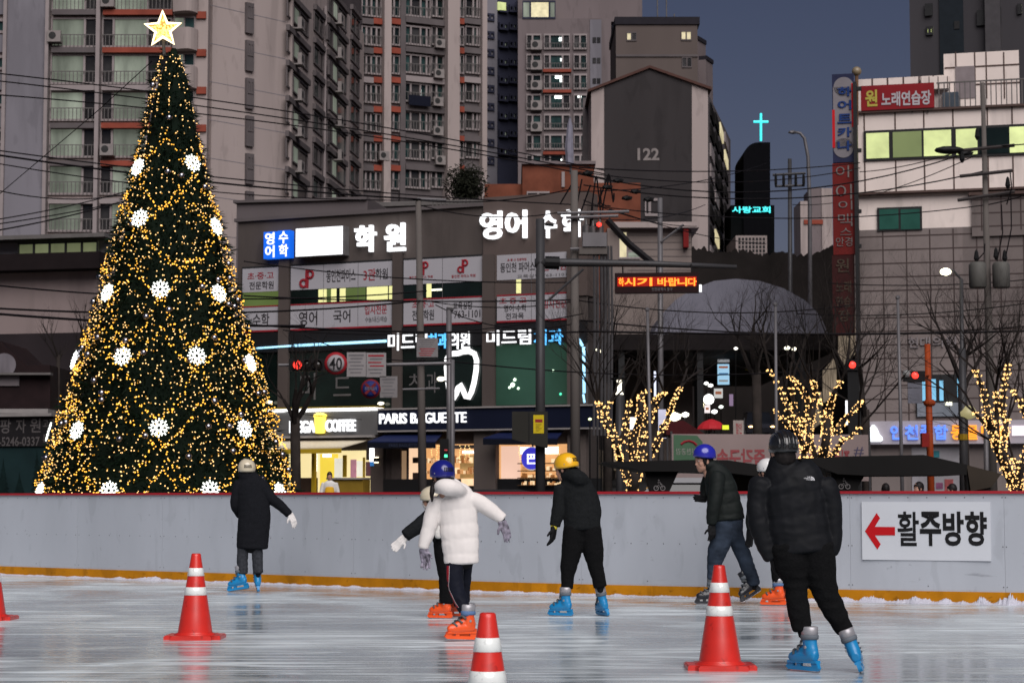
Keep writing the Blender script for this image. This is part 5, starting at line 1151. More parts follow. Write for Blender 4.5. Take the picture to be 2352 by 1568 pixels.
for a, c_ in (((2243, 600), (2262, 560)), ((2290, 600), (2300, 470)), ((2308, 600), (2322, 450)), ((2320, 395), (2312, 470))): MB().tube([at(*a, Y - .3), at((a[0] + c_[0]) / 2 + 8, (a[1] + c_[1]) / 2, Y - .3), at(*c_, Y - .2)], .018, 4).build('lead_cable', wire_m, t)
sl_ = thing('street_lamp', 'lit oval street lamp on an arm in front of the tiled wall', 'street lamp', (xx(2210, 55), 55, -.08)); gpole(sl_, 2208, 640, 2212, 55, .05, .075, pole_s)
MB().ball(at(2172, 624, 55), .13, 2, (1.2, 1, .8)).build('lamp', M('street_lamp_glow', (1, .95, .75), .4, emit=7, ecol=(1, .93, .66)), sl_, True); MB().tube([at(2172, 617, 55), at(2190, 622, 55), at(2208, 642, 55)], .035, 6).build('arm', pole_s, sl_)
sl_ = thing('street_lamp', 'unlit curved street lamp against the dusk sky near the cyan cross', 'street lamp', (xx(1860, 95), 95, -.08)); MB().tube([(xx(1862, 95), 95, -.08)] + [at(u, v, 95) for u, v in ((1860, 470), (1856, 360), (1848, 318), (1838, 306), (1822, 303))], [.13, .1, .085, .08, .07, .06], 9).build('pole', pole_g, sl_, True); MB().ball(at(1821, 304, 95), .2, 1, (1.3, .8, .5)).build('lamp_head', pole_g, sl_)
# flag poles, orange pole, more signals on the right
for u0, v0, u1, lab in ((2062, 684, 2074, 'slim silver flagpole in front of the clinic sign'), (1781, 700, 1784, 'slim silver flagpole beside the lit tree behind the dark helmet'), (1487, 712, 1498, 'slim silver flagpole rising out of the lit tree beyond the yellow helmet')):
    t = ground_thing('flagpole', lab, 'flagpole', u1, 42, 'slim silver flagpoles'); gpole(t, u0, v0, u1, 42, .03, .045, pole_g); MB().ball(at(u0, v0 - 1, 42), .055, 1).build('finial', pole_g, t)
t = ground_thing('signal_pole', 'orange painted pole with a red fire box before the clinic sign', 'pole', 2136, 50); om = M('paint_orange', (.42, .07, .018), .5, n=(3, .12)); gpole(t, 2130, 790, 2140, 50, .075, .10, om)
MB().lathe(at(2135, 932, 50), [(.11, 0), (.15, .05), (.15, .1), (.10, .16)], 12).build('collar', om, t); f = Fac(2110, 49.8, 2140, 49.8); MB().fpx(f, 2116, 994, 2133, 1026, -.1, .1).build('fire_box', M('paint_red', (.35, .025, .02), .45), t)
f = Fac(2075, 49, 2130, 49)
sg = thing('traffic_signal', 'small traffic signal with a red arrow left of the orange pole', 'traffic signal', f.p(*f.px(2100, 880))); MB().fpx(f, 2076, 852, 2124, 876, -.1, .05).build('housing', blackm, sg); lens(sg, f, 2101, 862, .085, red_l, .05); MB().fpx(f, 2085, 876, 2118, 926, -.02, .02).build('sign_plate', M('plate_bluish', (.19, .19, .23), .6), sg); lens(sg, f, 2081, 859, .10, M('camera_pale', (.3, .3, .3), .4), .05, 'camera')
MB().tube([at(2124, 862, 49.3), at(2133, 862, 50)], .03, 6).build('bracket', om, sg)
f = Fac(1940, 57, 1980, 57); sg = thing('traffic_signal', 'distant traffic signal glowing red over the vertical sign foot', 'traffic signal', f.p(*f.px(1957, 870))); MB().fpx(f, 1944, 826, 1972, 850, -.1, .05).build('housing', blackm, sg); lens(sg, f, 1957, 838, .10, red_l, .05); MB().fpx(f, 1949, 850, 1975, 1140, -.1, -.02).build('pole', blackm, sg)
t = ground_thing('lamp_pole', 'dark pole with a yellow band and a hooded lamp by the clinic sign', 'pole', 2213, 47); gpole(t, 2210, 800, 2214, 47, .08, .12, pole_s); MB().lathe(at(2212, 1010, 47), [(.115, 0), (.115, .14)], 12).build('yellow_band', M('band_yellow', (.45, .28, .02), .5), t)
MB().lathe(at(2224, 962, 47), [(.06, 0), (.20, .06), (.21, .16), (.12, .30), (.05, .32)], 14).build('lamp_globe', M('globe_olive_lit', (.4, .36, .2), .4, emit=.28, ecol=(.95, .85, .4)), t, True); MB().tube([at(2213, 945, 47), at(2224, 938, 47)], .025, 5).build('lamp_arm', pole_s, t)
t = ground_thing('lamp_pole', 'plain gray post standing next to the lit tree at the picture edge', 'pole', 2262, 47); gpole(t, 2264, 940, 2266, 47, .06, .065, pole_g)

# --- garden lamp, small lights, signs of the street
t = ground_thing('garden_lamp', 'T shaped garden lamp with a glowing stem under a flat black hood', 'lamp', 1423, 50); Y = 50
gpole(t, 1423, 905, 1423, Y, .09, .09, pole_s); MB().lathe(at(1423, 906, Y), [(.10, 0), (.10, .02), (.055, .09), (.05, .26), (.075, .36)], 14).build('glowing_stem', M('lamp_stem_glow', (1, .93, .8), .4, emit=2.2, ecol=(1, .92, .74)), t, True); MB().lathe(at(1423, 871, Y), [(.16, -.02), (.22, 0), (.24, .03), (.05, .05)], 18).build('hood', blackm, t)
for i, (u, v, r, lab) in enumerate(((1608, 930, .19, 'warm round globe lamp in the climbing street'), (1628, 917, .25, 'larger white globe lamp in the climbing street'))):
    t = thing('globe_lamp', lab, 'lamp', (xx(u, 90), 90, .9)); MB().ball(at(u, v, 90), r, 2).build('globe', M('globe_lit_%d' % i, (1, .9, .7), .4, emit=2.4, ecol=((1, .84, .5), (1, 1, .98))[i]), t, True); MB().tube([(xx(u, 90), 90, .9), at(u, v + 8, 90)], .05, 6).build('pole', pole_s, t)
def sign_box(name, label, u0, v0, u1, v1, Y, rgb, e, cat='sign', n_=(2, .3), th=.15, lines=0):
    f = Fac(u0 - 2, Y, u1 + 2, Y); t = thing(name, label, cat, f.p(*f.px((u0 + u1) / 2, v1)))
    MB().fpx(f, u0 - .8, v0 - .8, u1 + .8, v1 + .8, -th, 0).build('case', blackm, t); MB().fpx(f, u0, v0, u1, v1, 0, .02).build('lit_face', M('face_%d_%d' % (u0, v0), rgb, .5, n=n_, emit=e, ecol=rgb), t)
    for i in range(lines): MB().fpx(f, u0 + 3, v0 + (v1 - v0) * (i + .3) / lines, u1 - 3, v0 + (v1 - v0) * (i + .6) / lines, .02, .03).build('printed_line', M('line_%d_%d' % (u0, i % 3), ((.6, .2, .1), (.1, .3, .6), (.5, .5, .5))[i % 3], .5, emit=.5), t)
    return t
sign_box('shop_sign', 'tall lit shop sign, gray above and sky blue below, over the street', 1648, 798, 1675, 832, 88, (.5, .52, .55), .5, n_=(3, .4), lines=2)
sign_box('shop_sign', 'sky blue lower half of the tall lit shop sign', 1648, 836, 1675, 883, 88, (.42, .72, .95), .85, n_=(2.2, .35), lines=3)
sign_box('shop_sign', 'narrow white lit sign standing upright near the garden lamp', 1502, 852, 1507, 910, 80, (.75, .8, 1), .8)
sign_box('shop_sign', 'bright white lit panel glimpsed through the limbs of the lit tree', 1447, 958, 1465, 986, 60, (1, .95, 1), 1.2)
sign_box('shop_sign', 'pale lilac upright banner light beside the red awning', 1512, 940, 1530, 1006, 70, (.55, .55, .7), .6)
sign_box('shop_sign', 'small white lit sign with red mark below the globe lamps', 1618, 930, 1631, 948, 86, (.9, .8, .8), 1.0, lines=1)
sign_box('shop_sign', 'small pale lit sign above the globe lamps', 1640, 892, 1660, 914, 89, (.7, .7, .68), .8, lines=1)
sign_box('shop_sign', 'yellow lit box under the oval lamp', 1537, 967, 1557, 978, 66, (.85, .85, .05), .85)
sign_box('shop_sign', 'yellow green lit box behind the campaign banner', 1659, 976, 1674, 986, 66, (.75, .85, .05), .8)
sign_box('shop_sign', 'small mauve lit sign far up the street', 1675, 905, 1684, 932, 100, (.5, .35, .55), .5)
sign_box('shop_sign', 'cluster of white lettering lights at the top of the street', 1594, 797, 1618, 803, 95, (.9, .9, 1), 1.0)
sign_box('shop_sign', 'dim ochre sign in the dark upper street', 1711, 839, 1726, 849, 95, (.3, .22, .03), .4)
for i, (u, v, r, Y, col) in enumerate(((1550, 957, .2, 66, (1, .95, .75)), (1574, 952, .12, 66, (1, .95, .8)), (1690, 800, .08, 80, (1, .95, .85)), (1372, 803, .05, 62, (1, .95, .7)), (1381, 806, .07, 62, (1, .95, .7)), (1391, 807, .06, 62, (1, .95, .7)), (1808, 799, .10, 70, (1, .95, .75)), (1824, 801, .09, 70, (1, .95, .75)), (1622, 880, .1, 92, (1, 1, .95)), (1632, 885, .11, 92, (1, 1, .95)), (1641, 945, .13, 90, (1, 1, 1)), (1613, 829, .06, 90, (.1, .9, .4)), (1656, 934, .1, 92, (.9, 1, .9)), (1387, 955, .12, 60, (1, .98, .9)), (1355, 962, .05, 60, (.9, 1, .5)))):
    t = thing('street_light', 'tiny lamp glowing among the dark shops of the street', 'lamp', (xx(u, Y), Y, .9), 'tiny lamps among the dark shops')
    MB().ball(at(u, v, Y), r, 1, (1.2, 1, .8)).build('lamp', M('tiny_%d' % int(col[0] * 10 + col[2] * 100), col, .4, emit=3, ecol=col), t, True); MB().tube([(xx(u, Y), Y, .9), at(u, v, Y)], .02, 4).build('post', blackm, t)
t = thing('parasol', 'red half open parasol among the street stalls', 'parasol', (xx(1634, 68), 68, .4)); MB().lathe(at(1634, 985, 68), [(.5, 0), (.45, .1), (.3, .24), (.1, .32), (.02, .34)], 12).build('canopy', M('parasol_red', (.42, .02, .03), .6, emit=.15, ecol=(1, .05, .06)), t); MB().tube([(xx(1634, 68), 68, .4), at(1634, 962, 68)], .025, 5).build('pole', pole_s, t)
t = thing('market_stall', 'market stall with a dark red sloping awning behind the lit tree', 'stall', (xx(1570, 62), 62, -.04)); f = Fac(1520, 62, 1625, 62)
MB().prism([f.p(*f.px(u, v), 0) for u, v in ((1530, 968), (1570, 965), (1622, 998), (1530, 998))][::-1], -f.n * 3).build('awning', M('awning_maroon', (.085, .012, .015), .7), t); MB().fpx(f, 1532, 998, 1536, 1150, -.2, -.1).build('post', pole_s, t); MB().fpx(f, 1612, 998, 1616, 1150, -.2, -.1).build('post', pole_s, t); MB().fpx(f, 1532, 1060, 1618, 1150, -2, -.5).build('counter', shopw, t)
t = thing('feather_banner', 'small white upright banner with red characters near the van', 'banner', (xx(1697, 75), 75, .8)); f = Fac(1683, 75, 1710, 75); MB().fpx(f, 1684, 965, 1708, 1001, 0, .02).build('cloth', M('cloth_white', (.42, .36, .33), .7, emit=.06), t); text('할인', f, (1690, 971, 1704, 996), t_red, t, d=.021, bold=.01, thick=.004); MB().fpx(f, 1709, 960, 1711, 1040, 0, .03).build('pole', pole_s, t)
# campaign banner seen from behind: the print shows reversed
t = thing('street_banner', 'long pale banner seen from behind with reversed red Korean lettering', 'banner', (xx(1770, 50), 50, -.08)); f = Fac(1543, 50, 1995, 50.6); cl = M('banner_cloth', (.40, .31, .30), .75, n=(.6, .1))
MB().fpx(f, 1543, 997, 1995, 1104, -.02, 0).build('cloth', cl, t); gr = M('banner_green', (.10, .20, .12), .75, n=(.7, .12))
pts, vec = poly_px(f, [(1547, 998), (1601, 1000), (1614, 1015), (1612, 1040), (1600, 1062), (1547, 1068)], .002, .004); MB().prism(pts[::-1], vec).build('green_field', gr, t)
MB().tube([f.p(*f.px(u, v), .008) for u, v in ((1564, 1020), (1572, 1014), (1582, 1012), (1592, 1015), (1600, 1022))], .03, 5).build('red_swoosh', t_red, t)
pr = M('banner_print_red', (.38, .09, .10), .75); text('즉각구속', f, (1646, 1030, 1758, 1072), pr, t, d=.004, bold=.03, thick=.004, mirror=True); text('정권의사유', f, (1846, 1032, 1952, 1070), pr, t, d=.004, bold=.03, thick=.004, mirror=True)
text('#', f, (1961, 1026, 1984, 1048), M('print_navy', (.10, .09, .16), .7), t, d=.004, bold=0, thick=.004); text('인천공감', f, (1552, 1029, 1600, 1044), M('banner_print_pale', (.34, .35, .31), .75), t, d=.01, bold=.01, thick=.004, mirror=True)
for u in (1541, 1996): MB().fpx(f, u, 990, u + 4, 1160, -.06, 0).build('post', pole_s, t)
# bicycle canopies
can = M('canopy_black', (.010, .009, .009), .55, n=(1.5, .3)); can2 = M('canopy_bronze', (.05, .038, .028), .45, n=(1.5, .2)); em = M('emblem_pale', (.30, .28, .28), .6)
def bike_emblem(f, u, v, par, d):
    s, z = f.px(u, v); m = MB(); r = .034
    for sx in (-.05, .05): m.tube([f.p(s + sx + r * cos(a), z - .03 + r * sin(a), d) for a in [i * pi / 8 for i in range(16)]], .008, 5, True)
    m.tube([f.p(s - .05, z - .03, d), f.p(s - .01, z + .025, d), f.p(s + .01, z - .015, d), f.p(s + .05, z - .03, d), f.p(s + .03, z + .04, d)], .007, 5); m.tube([f.p(s - .025, z + .05, d), f.p(s + .01, z + .06, d), f.p(s + .02, z + .02, d)], .009, 5); m.ball(f.p(s - .01, z + .085, d), .016, 1); m.build('bicycle_emblem', em, par)
Y = 30; f = Fac(1385, Y, 1850, Y)
t = thing('bicycle_shelter', 'low black bicycle shelter with a wing roof behind the skater in jeans', 'bicycle shelter', (xx(1520, Y), Y, -.08), 'black bicycle shelters')
def plate(pts, name, mat, d0, dep, ff=None):
    ff = ff or f
    return MB().prism([ff.p(*ff.px(u, v), d0) for u, v in pts][::-1], -ff.n * dep).build(name, mat, t)
c2 = cp(2, 2, [(835, 1103), (1260, 1092), (1690, 1084), (1990, 1088), (2351, 1140), (2700, 1225), (2700, 1265), (2300, 1240), (1960, 1200), (1690, 1192), (1240, 1190), (1000, 1145)])
plate(c2, 'wing_roof', can, 0, 1.9); plate(cp(2, 2, [(1228, 1188), (1540, 1188), (1450, 1385), (1430, 1700), (1310, 1700), (1290, 1385)]), 'pedestal', can, -.2, .5); bike_emblem(f, 1176 + 1362 / 3.998, 784.4 + 1325 / 3.998, t, -.18)
plate(cp(2, 2, [(2060, 1215), (2700, 1250), (2700, 1700), (2060, 1700)]), 'rear_panel', can2, -1.7, .1)
Y = 30; f = Fac(1830, Y, 2310, Y)
t = thing('bicycle_shelter', 'low black bicycle shelter with a wing roof in front of the clinic sign', 'bicycle shelter', (xx(2080, Y), Y, -.08), 'black bicycle shelters')
plate(cp(3, 2, [(270, 1072), (700, 1052), (1430, 1038), (1830, 1128), (1825, 1222), (900, 1228), (640, 1215), (480, 1150)]), 'wing_roof', can, 0, 1.9); plate(cp(3, 2, [(590, 1160), (910, 1225), (850, 1330), (838, 1700), (640, 1700), (630, 1380)]), 'pedestal', can, -.2, .5)
plate(cp(3, 2, [(1832, 1130), (2150, 1212), (2060, 1335), (1870, 1372)]), 'end_plate', can2, -.05, .3); plate(cp(3, 2, [(1828, 1140), (1850, 1215), (1885, 1700), (1862, 1700)]), 'strut', can, -.1, .15); plate(cp(3, 2, [(1870, 1372), (2060, 1335), (2040, 1700), (1890, 1700)]), 'pedestal', can, -.1, .3); bike_emblem(f, 1764 + 720 / 3.998, 784.4 + 1310 / 3.998, t, -.18)

# ================================================================== cars
def car(label, x, y, z, rz, col, suv=False, lights=False, glow=False):
    """a whole car: length along local x"""
    t = thing('parked_car' if not glow else 'delivery_van', label, 'car' if not glow else 'van', (x, y, z)); R = Matrix.Rotation(rz, 3, 'Z'); o = Vector((x, y, z))
    T = lambda a, b_, c_: o + R @ Vector((a, b_, c_))
    H = 1.66 if suv else 1.45
    paint = M('car_paint_' + col[0], col[1], .25, n=(2, .03), coat=.6)
    side = [(-2.15, .35), (-2.2, .75), (-2.05, .98), (-1.2, 1.02), (1.1, 1.0), (2.0, .86), (2.22, .62), (2.2, .32)]
    def body(prof, w0, inset, zref, mat, name):
        n = len(prof); m = MB(); vs = []
        for sy in (-1, 1):
            for a, c_ in prof: vs.append(T(a, sy * (w0 - inset * max(0, c_ - zref)), c_))
        m.add(vs, [list(range(n)), list(range(n, 2 * n))[::-1]] + [(i, n + i, n + (i + 1) % n, (i + 1) % n) for i in range(n)]); return m.build(name, mat, t)
    body(side, .9, .1, .6, paint, 'body')
    cab = [(-1.75 if suv else -1.55, 1.0), (-1.5 if suv else -1.05, H - .08), (-1.0, H), (.2, H), (.55, H - .06), (1.2, .98)]
    body(cab, .82, .28, 1.0, M('car_glass', (.012, .013, .016), .08), 'cabin')
    rf = [(a * .96 - .02, c_) for a, c_ in cab[1:5]]; body([(rf[0][0], H - .07)] + [(a, c_ + .025) for a, c_ in rf[1:]] + [(.45, H - .07)], .72 if True else 0, 0, 9, paint, 'roof')
    for sx in (-1.35, 1.4):
        for sy in (-1, 1):
            m = MB(); c_ = T(sx, sy * .80, .32); ax = R @ Vector((0, 1, 0)); wl = m.lathe(c_ - ax * .1, [(.32, 0), (.33, .03), (.33, .17), (.32, .2)], 20, ax).build('wheel', M('tyre', (.02, .02, .02), .8), t); MB().lathe(c_ + ax * (sy * .1) - ax * .01, [(.2, 0), (.2, .02)], 14, ax).build('rim', pole_g, wl)
    for sy in (-1, 1):
        MB().ball(T(-2.13, sy * .66, .82), .12, 1, (.5, 1.2, .7), R).build('tail_light', M('tail_red', (.4, .01, .01), .3, emit=.5, ecol=(1, .03, .02)), t)
        MB().ball(T(2.15, sy * .66, .66), .13, 1, (.5, 1.3, .7), R).build('headlight', M('headlight_on', (1, .7, .4), .3, emit=6, ecol=(1, .55, .2)) if lights else M('headlight_off', (.3, .3, .3), .2), t)
        MB().ball(T(.85, sy * .97, 1.02), .1, 1, (.7, .9, .7), R).build('mirror', paint, t)
    return t
car('black sedan parked behind the barrier below the bakery', xx(1165, 38), 38.5, -.08, radians(4), ('black', (.02, .02, .024)))
car('white estate car parked under the bicycle shelter', xx(1572, 37), 37.5, -.08, radians(178), ('white', (.5, .5, .52)), True)
van = car('dark van with both headlights on coming down the street', xx(1741, 122), 122, 14.5 * (122 - 62) / 178, radians(-90), ('dark', (.02, .02, .028)), True, True, True)

# ================================================================== overhead cables
GC = 'thin black overhead cables between the poles'
def cable(u0, v0, Y0, u1, v1, Y1, sag, r=.02):
    r *= .85
    a, c_ = at(u0, v0, Y0), at(u1, v1, Y1); pts = [a + (c_ - a) * (i / 16) - Vector((0, 0, sag * 4 * (i / 16) * (1 - i / 16))) for i in range(17)]
    o = MB().tube(pts, r, 4).build('overhead_cable', wire_m, None, loc=tuple(a)); tag(o, 'thin black cable strung high across the street between poles', 'cable', GC)
for a in ((-60, 163, 50, 1390, 392, 58, -.25), (-60, 180, 50, 1390, 400, 58, -.2), (-60, 214, 50, 1390, 410, 58, -.3, .02), (-60, 338, 50, 1320, 470, 58, .2), (-60, 348, 50, 970, 458, 58, .15, .03), (-60, 366, 52, 970, 460, 58, .3, .018), (-60, 424, 50, 320, 440, 60, .3, .018),
          (-60, 512, 50, 330, 428, 60, .1, .018), (-60, 522, 50, 420, 430, 60, .1, .018), (-60, 538, 48, 330, 448, 60, .1, .022), (-60, 650, 46, 980, 668, 58, .3, .022), (-60, 705, 46, 972, 690, 58, .25, .028), (-60, 716, 46, 700, 748, 52, .1, .035), (560, 600, 56, 1330, 648, 56, .2), (560, 679, 56, 1330, 688, 56, .1, .025), (560, 745, 52, 1340, 762, 55, .1, .03),
          (650, 758, 52, 1340, 720, 55, .3, .018), (960, 460, 58, 1330, 430, 56, .2), (960, 470, 58, 1325, 480, 56, .3, .018), (975, 690, 58, 1330, 690, 56, .2, .018), (1000, 700, 57, 1330, 740, 56, .4, .018), (1330, 385, 56, 1975, 374, 70, .2), (1330, 395, 56, 1975, 386, 70, .4, .018), (1330, 440, 56, 1760, 375, 90, .3, .018), (1330, 400, 56, 2265, 335, 58, .9, .022), (1340, 425, 56, 2265, 392, 58, .6, .022), (1340, 470, 56, 2270, 470, 58, .4, .018), (1340, 460, 56, 1600, 520, 80, .2, .018), (1340, 500, 56, 1620, 470, 90, .3, .018),
          (1330, 690, 56, 1960, 700, 62, .3, .02), (1330, 735, 56, 2400, 745, 60, .35, .026), (1330, 760, 54, 2420, 758, 56, .1, .035), (1830, 720, 60, 2400, 690, 56, .2, .018), (1900, 650, 62, 2420, 636, 58, .15, .018), (2265, 335, 58, 2420, 322, 57, .05, .022), (2270, 470, 58, 2420, 425, 57, .05), (1820, 470, 95, 2265, 345, 58, .5, .018), (1975, 395, 72, 2190, 352, 58, .1, .018), (1400, 480, 57, 1760, 560, 85, .2, .018), (560, 930, 50, 830, 963, 66, .05, .012), (700, 770, 52, 1040, 822, 52, .3, .016), (1040, 830, 52, 1960, 842, 58, .3, .02)): cable(*a)
o = MB().tube([at(350, 140, TY), at(230, 250, 46), at(-30, 470, 52)], .014, 4).build('guy_wire', wire_m, None); tag(o, 'long slanting guy wire from the tip of the Christmas tree', 'wire')
# utility pole with many insulators near the arcade
t = ground_thing('utility_pole', 'thin utility pole with drooping insulators beside the church tower', 'utility pole', 1815, 92, 'utility poles'); gpole(t, 1814, 365, 1816, 92, .09, .14, pole_s)
for (a, c_) in (((1775, 402), (1850, 398)), ((1780, 428), (1848, 426))): MB().tube([at(*a, 91.8), at(*c_, 91.8)], .06, 6).build('crossarm', pole_s, t)
for u in (1782, 1800, 1828, 1846): MB().lathe(at(u, 428, 91.7), [(.04, 0), (.07, .15), (.06, .5), (.02, .6)], 8).build('insulator', blackm, t)
t = ground_thing('utility_pole', 'thin gray pole standing before the low beige building', 'utility pole', 1518, 80, 'utility poles'); gpole(t, 1516, 455, 1518, 80, .1, .13, pole_g); MB().tube([at(1518, 556, 79.9), at(1570, 516, 79.9)], .05, 5).build('brace', pole_g, t)
t = thing('roof_flag', 'furled white flag on a short pole above the brick house', 'flag', at(1310, 400, 100)); MB().tube([at(1311, 400, 100), at(1309, 268, 100)], .07, 6).build('pole', pole_g, t); MB().tube([at(1309, 378, 99.8), at(1307, 340, 99.8), at(1309, 290, 99.8), at(1309, 272, 99.8)], [.2, .22, .14, .05], 7).build('cloth', M('flag_cloth', (.30, .29, .36), .8, n=(3, .2)), t)
# ================================================================== people
def remesh(vs, fs, voxel, it=3, wr=None, name='body', clip=None):
    me = bpy.data.meshes.new(name); me.from_pydata([tuple(v) for v in vs], [], fs); me.update()
    o = bpy.data.objects.new('remesh_source', me); sc2.collection.objects.link(o)
    r = o.modifiers.new('r', 'REMESH'); r.mode = 'VOXEL'; r.voxel_size = voxel
    if it: s = o.modifiers.new('s', 'SMOOTH'); s.factor = .5; s.iterations = it
    with bpy.context.temp_override(scene=sc2, view_layer=sc2.view_layers[0]):
        dg = bpy.context.evaluated_depsgraph_get(); dg.update()
    out = bpy.data.meshes.new_from_object(o.evaluated_get(dg)); bpy.data.objects.remove(o); bpy.data.meshes.remove(me)
    out.name = name
    if wr:
        amp, fr = wr; nn = [v.normal.copy() for v in out.vertices]
        for v, q in zip(out.vertices, nn):
            p = v.co; a = 1 - abs(noise.noise((p.x * fr, p.y * fr, p.z * fr * 1.5))) * 2; v.co = p + q * amp * (a * .7 + noise.noise(p * fr * .5) * .8)
    out.polygons.foreach_set('use_smooth', [True] * len(out.polygons)); out.update(); return out
sc2 = bpy.data.scenes.new('workshop')

class Vol:
    """closed tapered tubes and ellipsoids, later fused into one surface"""
    def __init__(self, fr, Y): self.u0, self.v0, self.k = fr; self.Y = Y; self.m = MB()
    def P(self, x, y, dy=0): return at(self.u0 + x / self.k, self.v0 + y / self.k, self.Y + dy)
    def R(self, r, dy=0): return r / self.k * (self.Y + dy) / F
    def tube(self, nodes, dr=.8, q=None, k=1.0, c0=.5, c1=.5, n=18):
        nd = []
        for a in nodes:
            dy = a[3] if len(a) > 3 else 0; p = self.P(a[0], a[1], dy); nd.append((p.x, p.y, p.z, self.R(a[2], dy) * k))
        s = catmull(nd, .014); m = len(s); rings = []; acc = 0
        for i, a in enumerate(s):
            p = Vector(a[:3]); t = (Vector(s[min(i + 1, m - 1)][:3]) - Vector(s[max(i - 1, 0)][:3])).normalized()
            if i: acc += (p - Vector(s[i - 1][:3])).length
            r = max(.006, a[3])
            if q: r *= 1 - q[1] * (1 - abs(sin(pi * (acc + q[2] if len(q) > 2 else acc) / q[0])) ** .55)
            b = Vector((0, 1, 0)); b = (b - t * b.dot(t)).normalized(); rings.append((p, t, t.cross(b), b, r))
        def cap(R_, sg, c): return [(R_[0] + R_[1] * sg * R_[4] * c * sin(g), R_[1], R_[2], R_[3], R_[4] * max(.05, cos(g))) for g in (.5, 1.0, 1.4)]
        rings = cap(rings[0], -1, c0)[::-1] + rings + cap(rings[-1], 1, c1)
        vs = [p + (a * cos(2 * pi * j / n) + b * sin(2 * pi * j / n) * dr) * r for p, t, a, b, r in rings for j in range(n)]
        M_ = len(rings); fs = [(i * n + j, i * n + (j + 1) % n, (i + 1) * n + (j + 1) % n, (i + 1) * n + j) for i in range(M_ - 1) for j in range(n)]
        self.m.add(vs, fs + [tuple(range(n))[::-1], tuple((M_ - 1) * n + j for j in range(n))]); return self
    def ell(self, c, rad, R_): self.m.ball(c, 1, 3, rad, R_); return self
    def mesh(self, name, voxel=.011, it=3, wr=None): return remesh(self.m.v, self.m.f, voxel, it, wr, name)

ALB = 1.0
skin = M('skin', (.40, .225, .165), .5, n=(14, .06)); hair_m = M('hair_black', (.012, .010, .010), .45, n=(30, .3), streak=4); eye_m = M('eye_dark', (.012, .01, .01), .15); eyew = M('eye_white', (.6, .58, .56), .3); lip_m = M('lip', (.36, .13, .11), .5)
CL = {k: M('cloth_' + k, c, r, n=n, bump=b) for k, c, r, n, b in (('black_wool', (.0075, .008, .0105), .9, (60, .25), .3), ('black_fleece', (.009, .010, .011), .9, (50, .25), .3), ('black_nylon', (.0075, .008, .0098), .6, (9, .2), .1), ('charcoal_nylon', (.009, .0115, .0108), .62, (9, .2), .1), ('black_knit', (.0045, .0045, .005), .95, (60, .25), .3), ('gray_denim', (.032, .034, .040), .9, (40, .3), .3),
      ('blue_denim', (.024, .033, .050), .9, (5, .55), .2), ('navy_track', (.008, .009, .016), .6, (12, .2), .1), ('white_down', (.72, .675, .65), .55, (7, .05), .12), ('glove_white', (.66, .63, .61), .8, (40, .1), .3), ('glove_black', (.009, .009, .010), .7, (30, .3), .3), ('glove_pattern', (.21, .19, .235), .7, (26, .75), .3), ('red_stripe', (.33, .015, .025), .6, (9, .1), 0), ('white_stripe', (.6, .55, .55), .6, (9, .1), 0), ('yellow', (.6, .5, .05), .6, (9, .1), 0), ('apron', (.6, .33, .02), .7, (6, .1), 0), ('white_shirt', (.6, .58, .55), .8, (9, .06), 0))}
SH = {k: M('helmet_' + k, c, .22, n=(3, .05), coat=.5) for k, c in (('cream', (.56, .49, .36)), ('blue', (.010, .013, .17)), ('blue_bright', (.018, .02, .32)), ('yellow', (.80, .42, .010)), ('white', (.68, .67, .66)), ('black', (.012, .012, .013)))}
PLm = {k: M('skate_' + k, c, .38, n=(9, .08), coat=.2) for k, c in (('blue', (.008, .205, .46)), ('orange', (.80, .085, .010)), ('black', (.010, .011, .016)))}
silver = M('cuff_silver', (.36, .35, .37), .42, metal=.4, n=(9, .1)); cuffg = M('cuff_gray', (.12, .135, .155), .6); steelb = M('blade_steel', (.5, .5, .52), .25, metal=1); buck = M('buckle_gray', (.10, .105, .11), .4); cuffb = M('cuff_blue', (.10, .17, .32), .55)

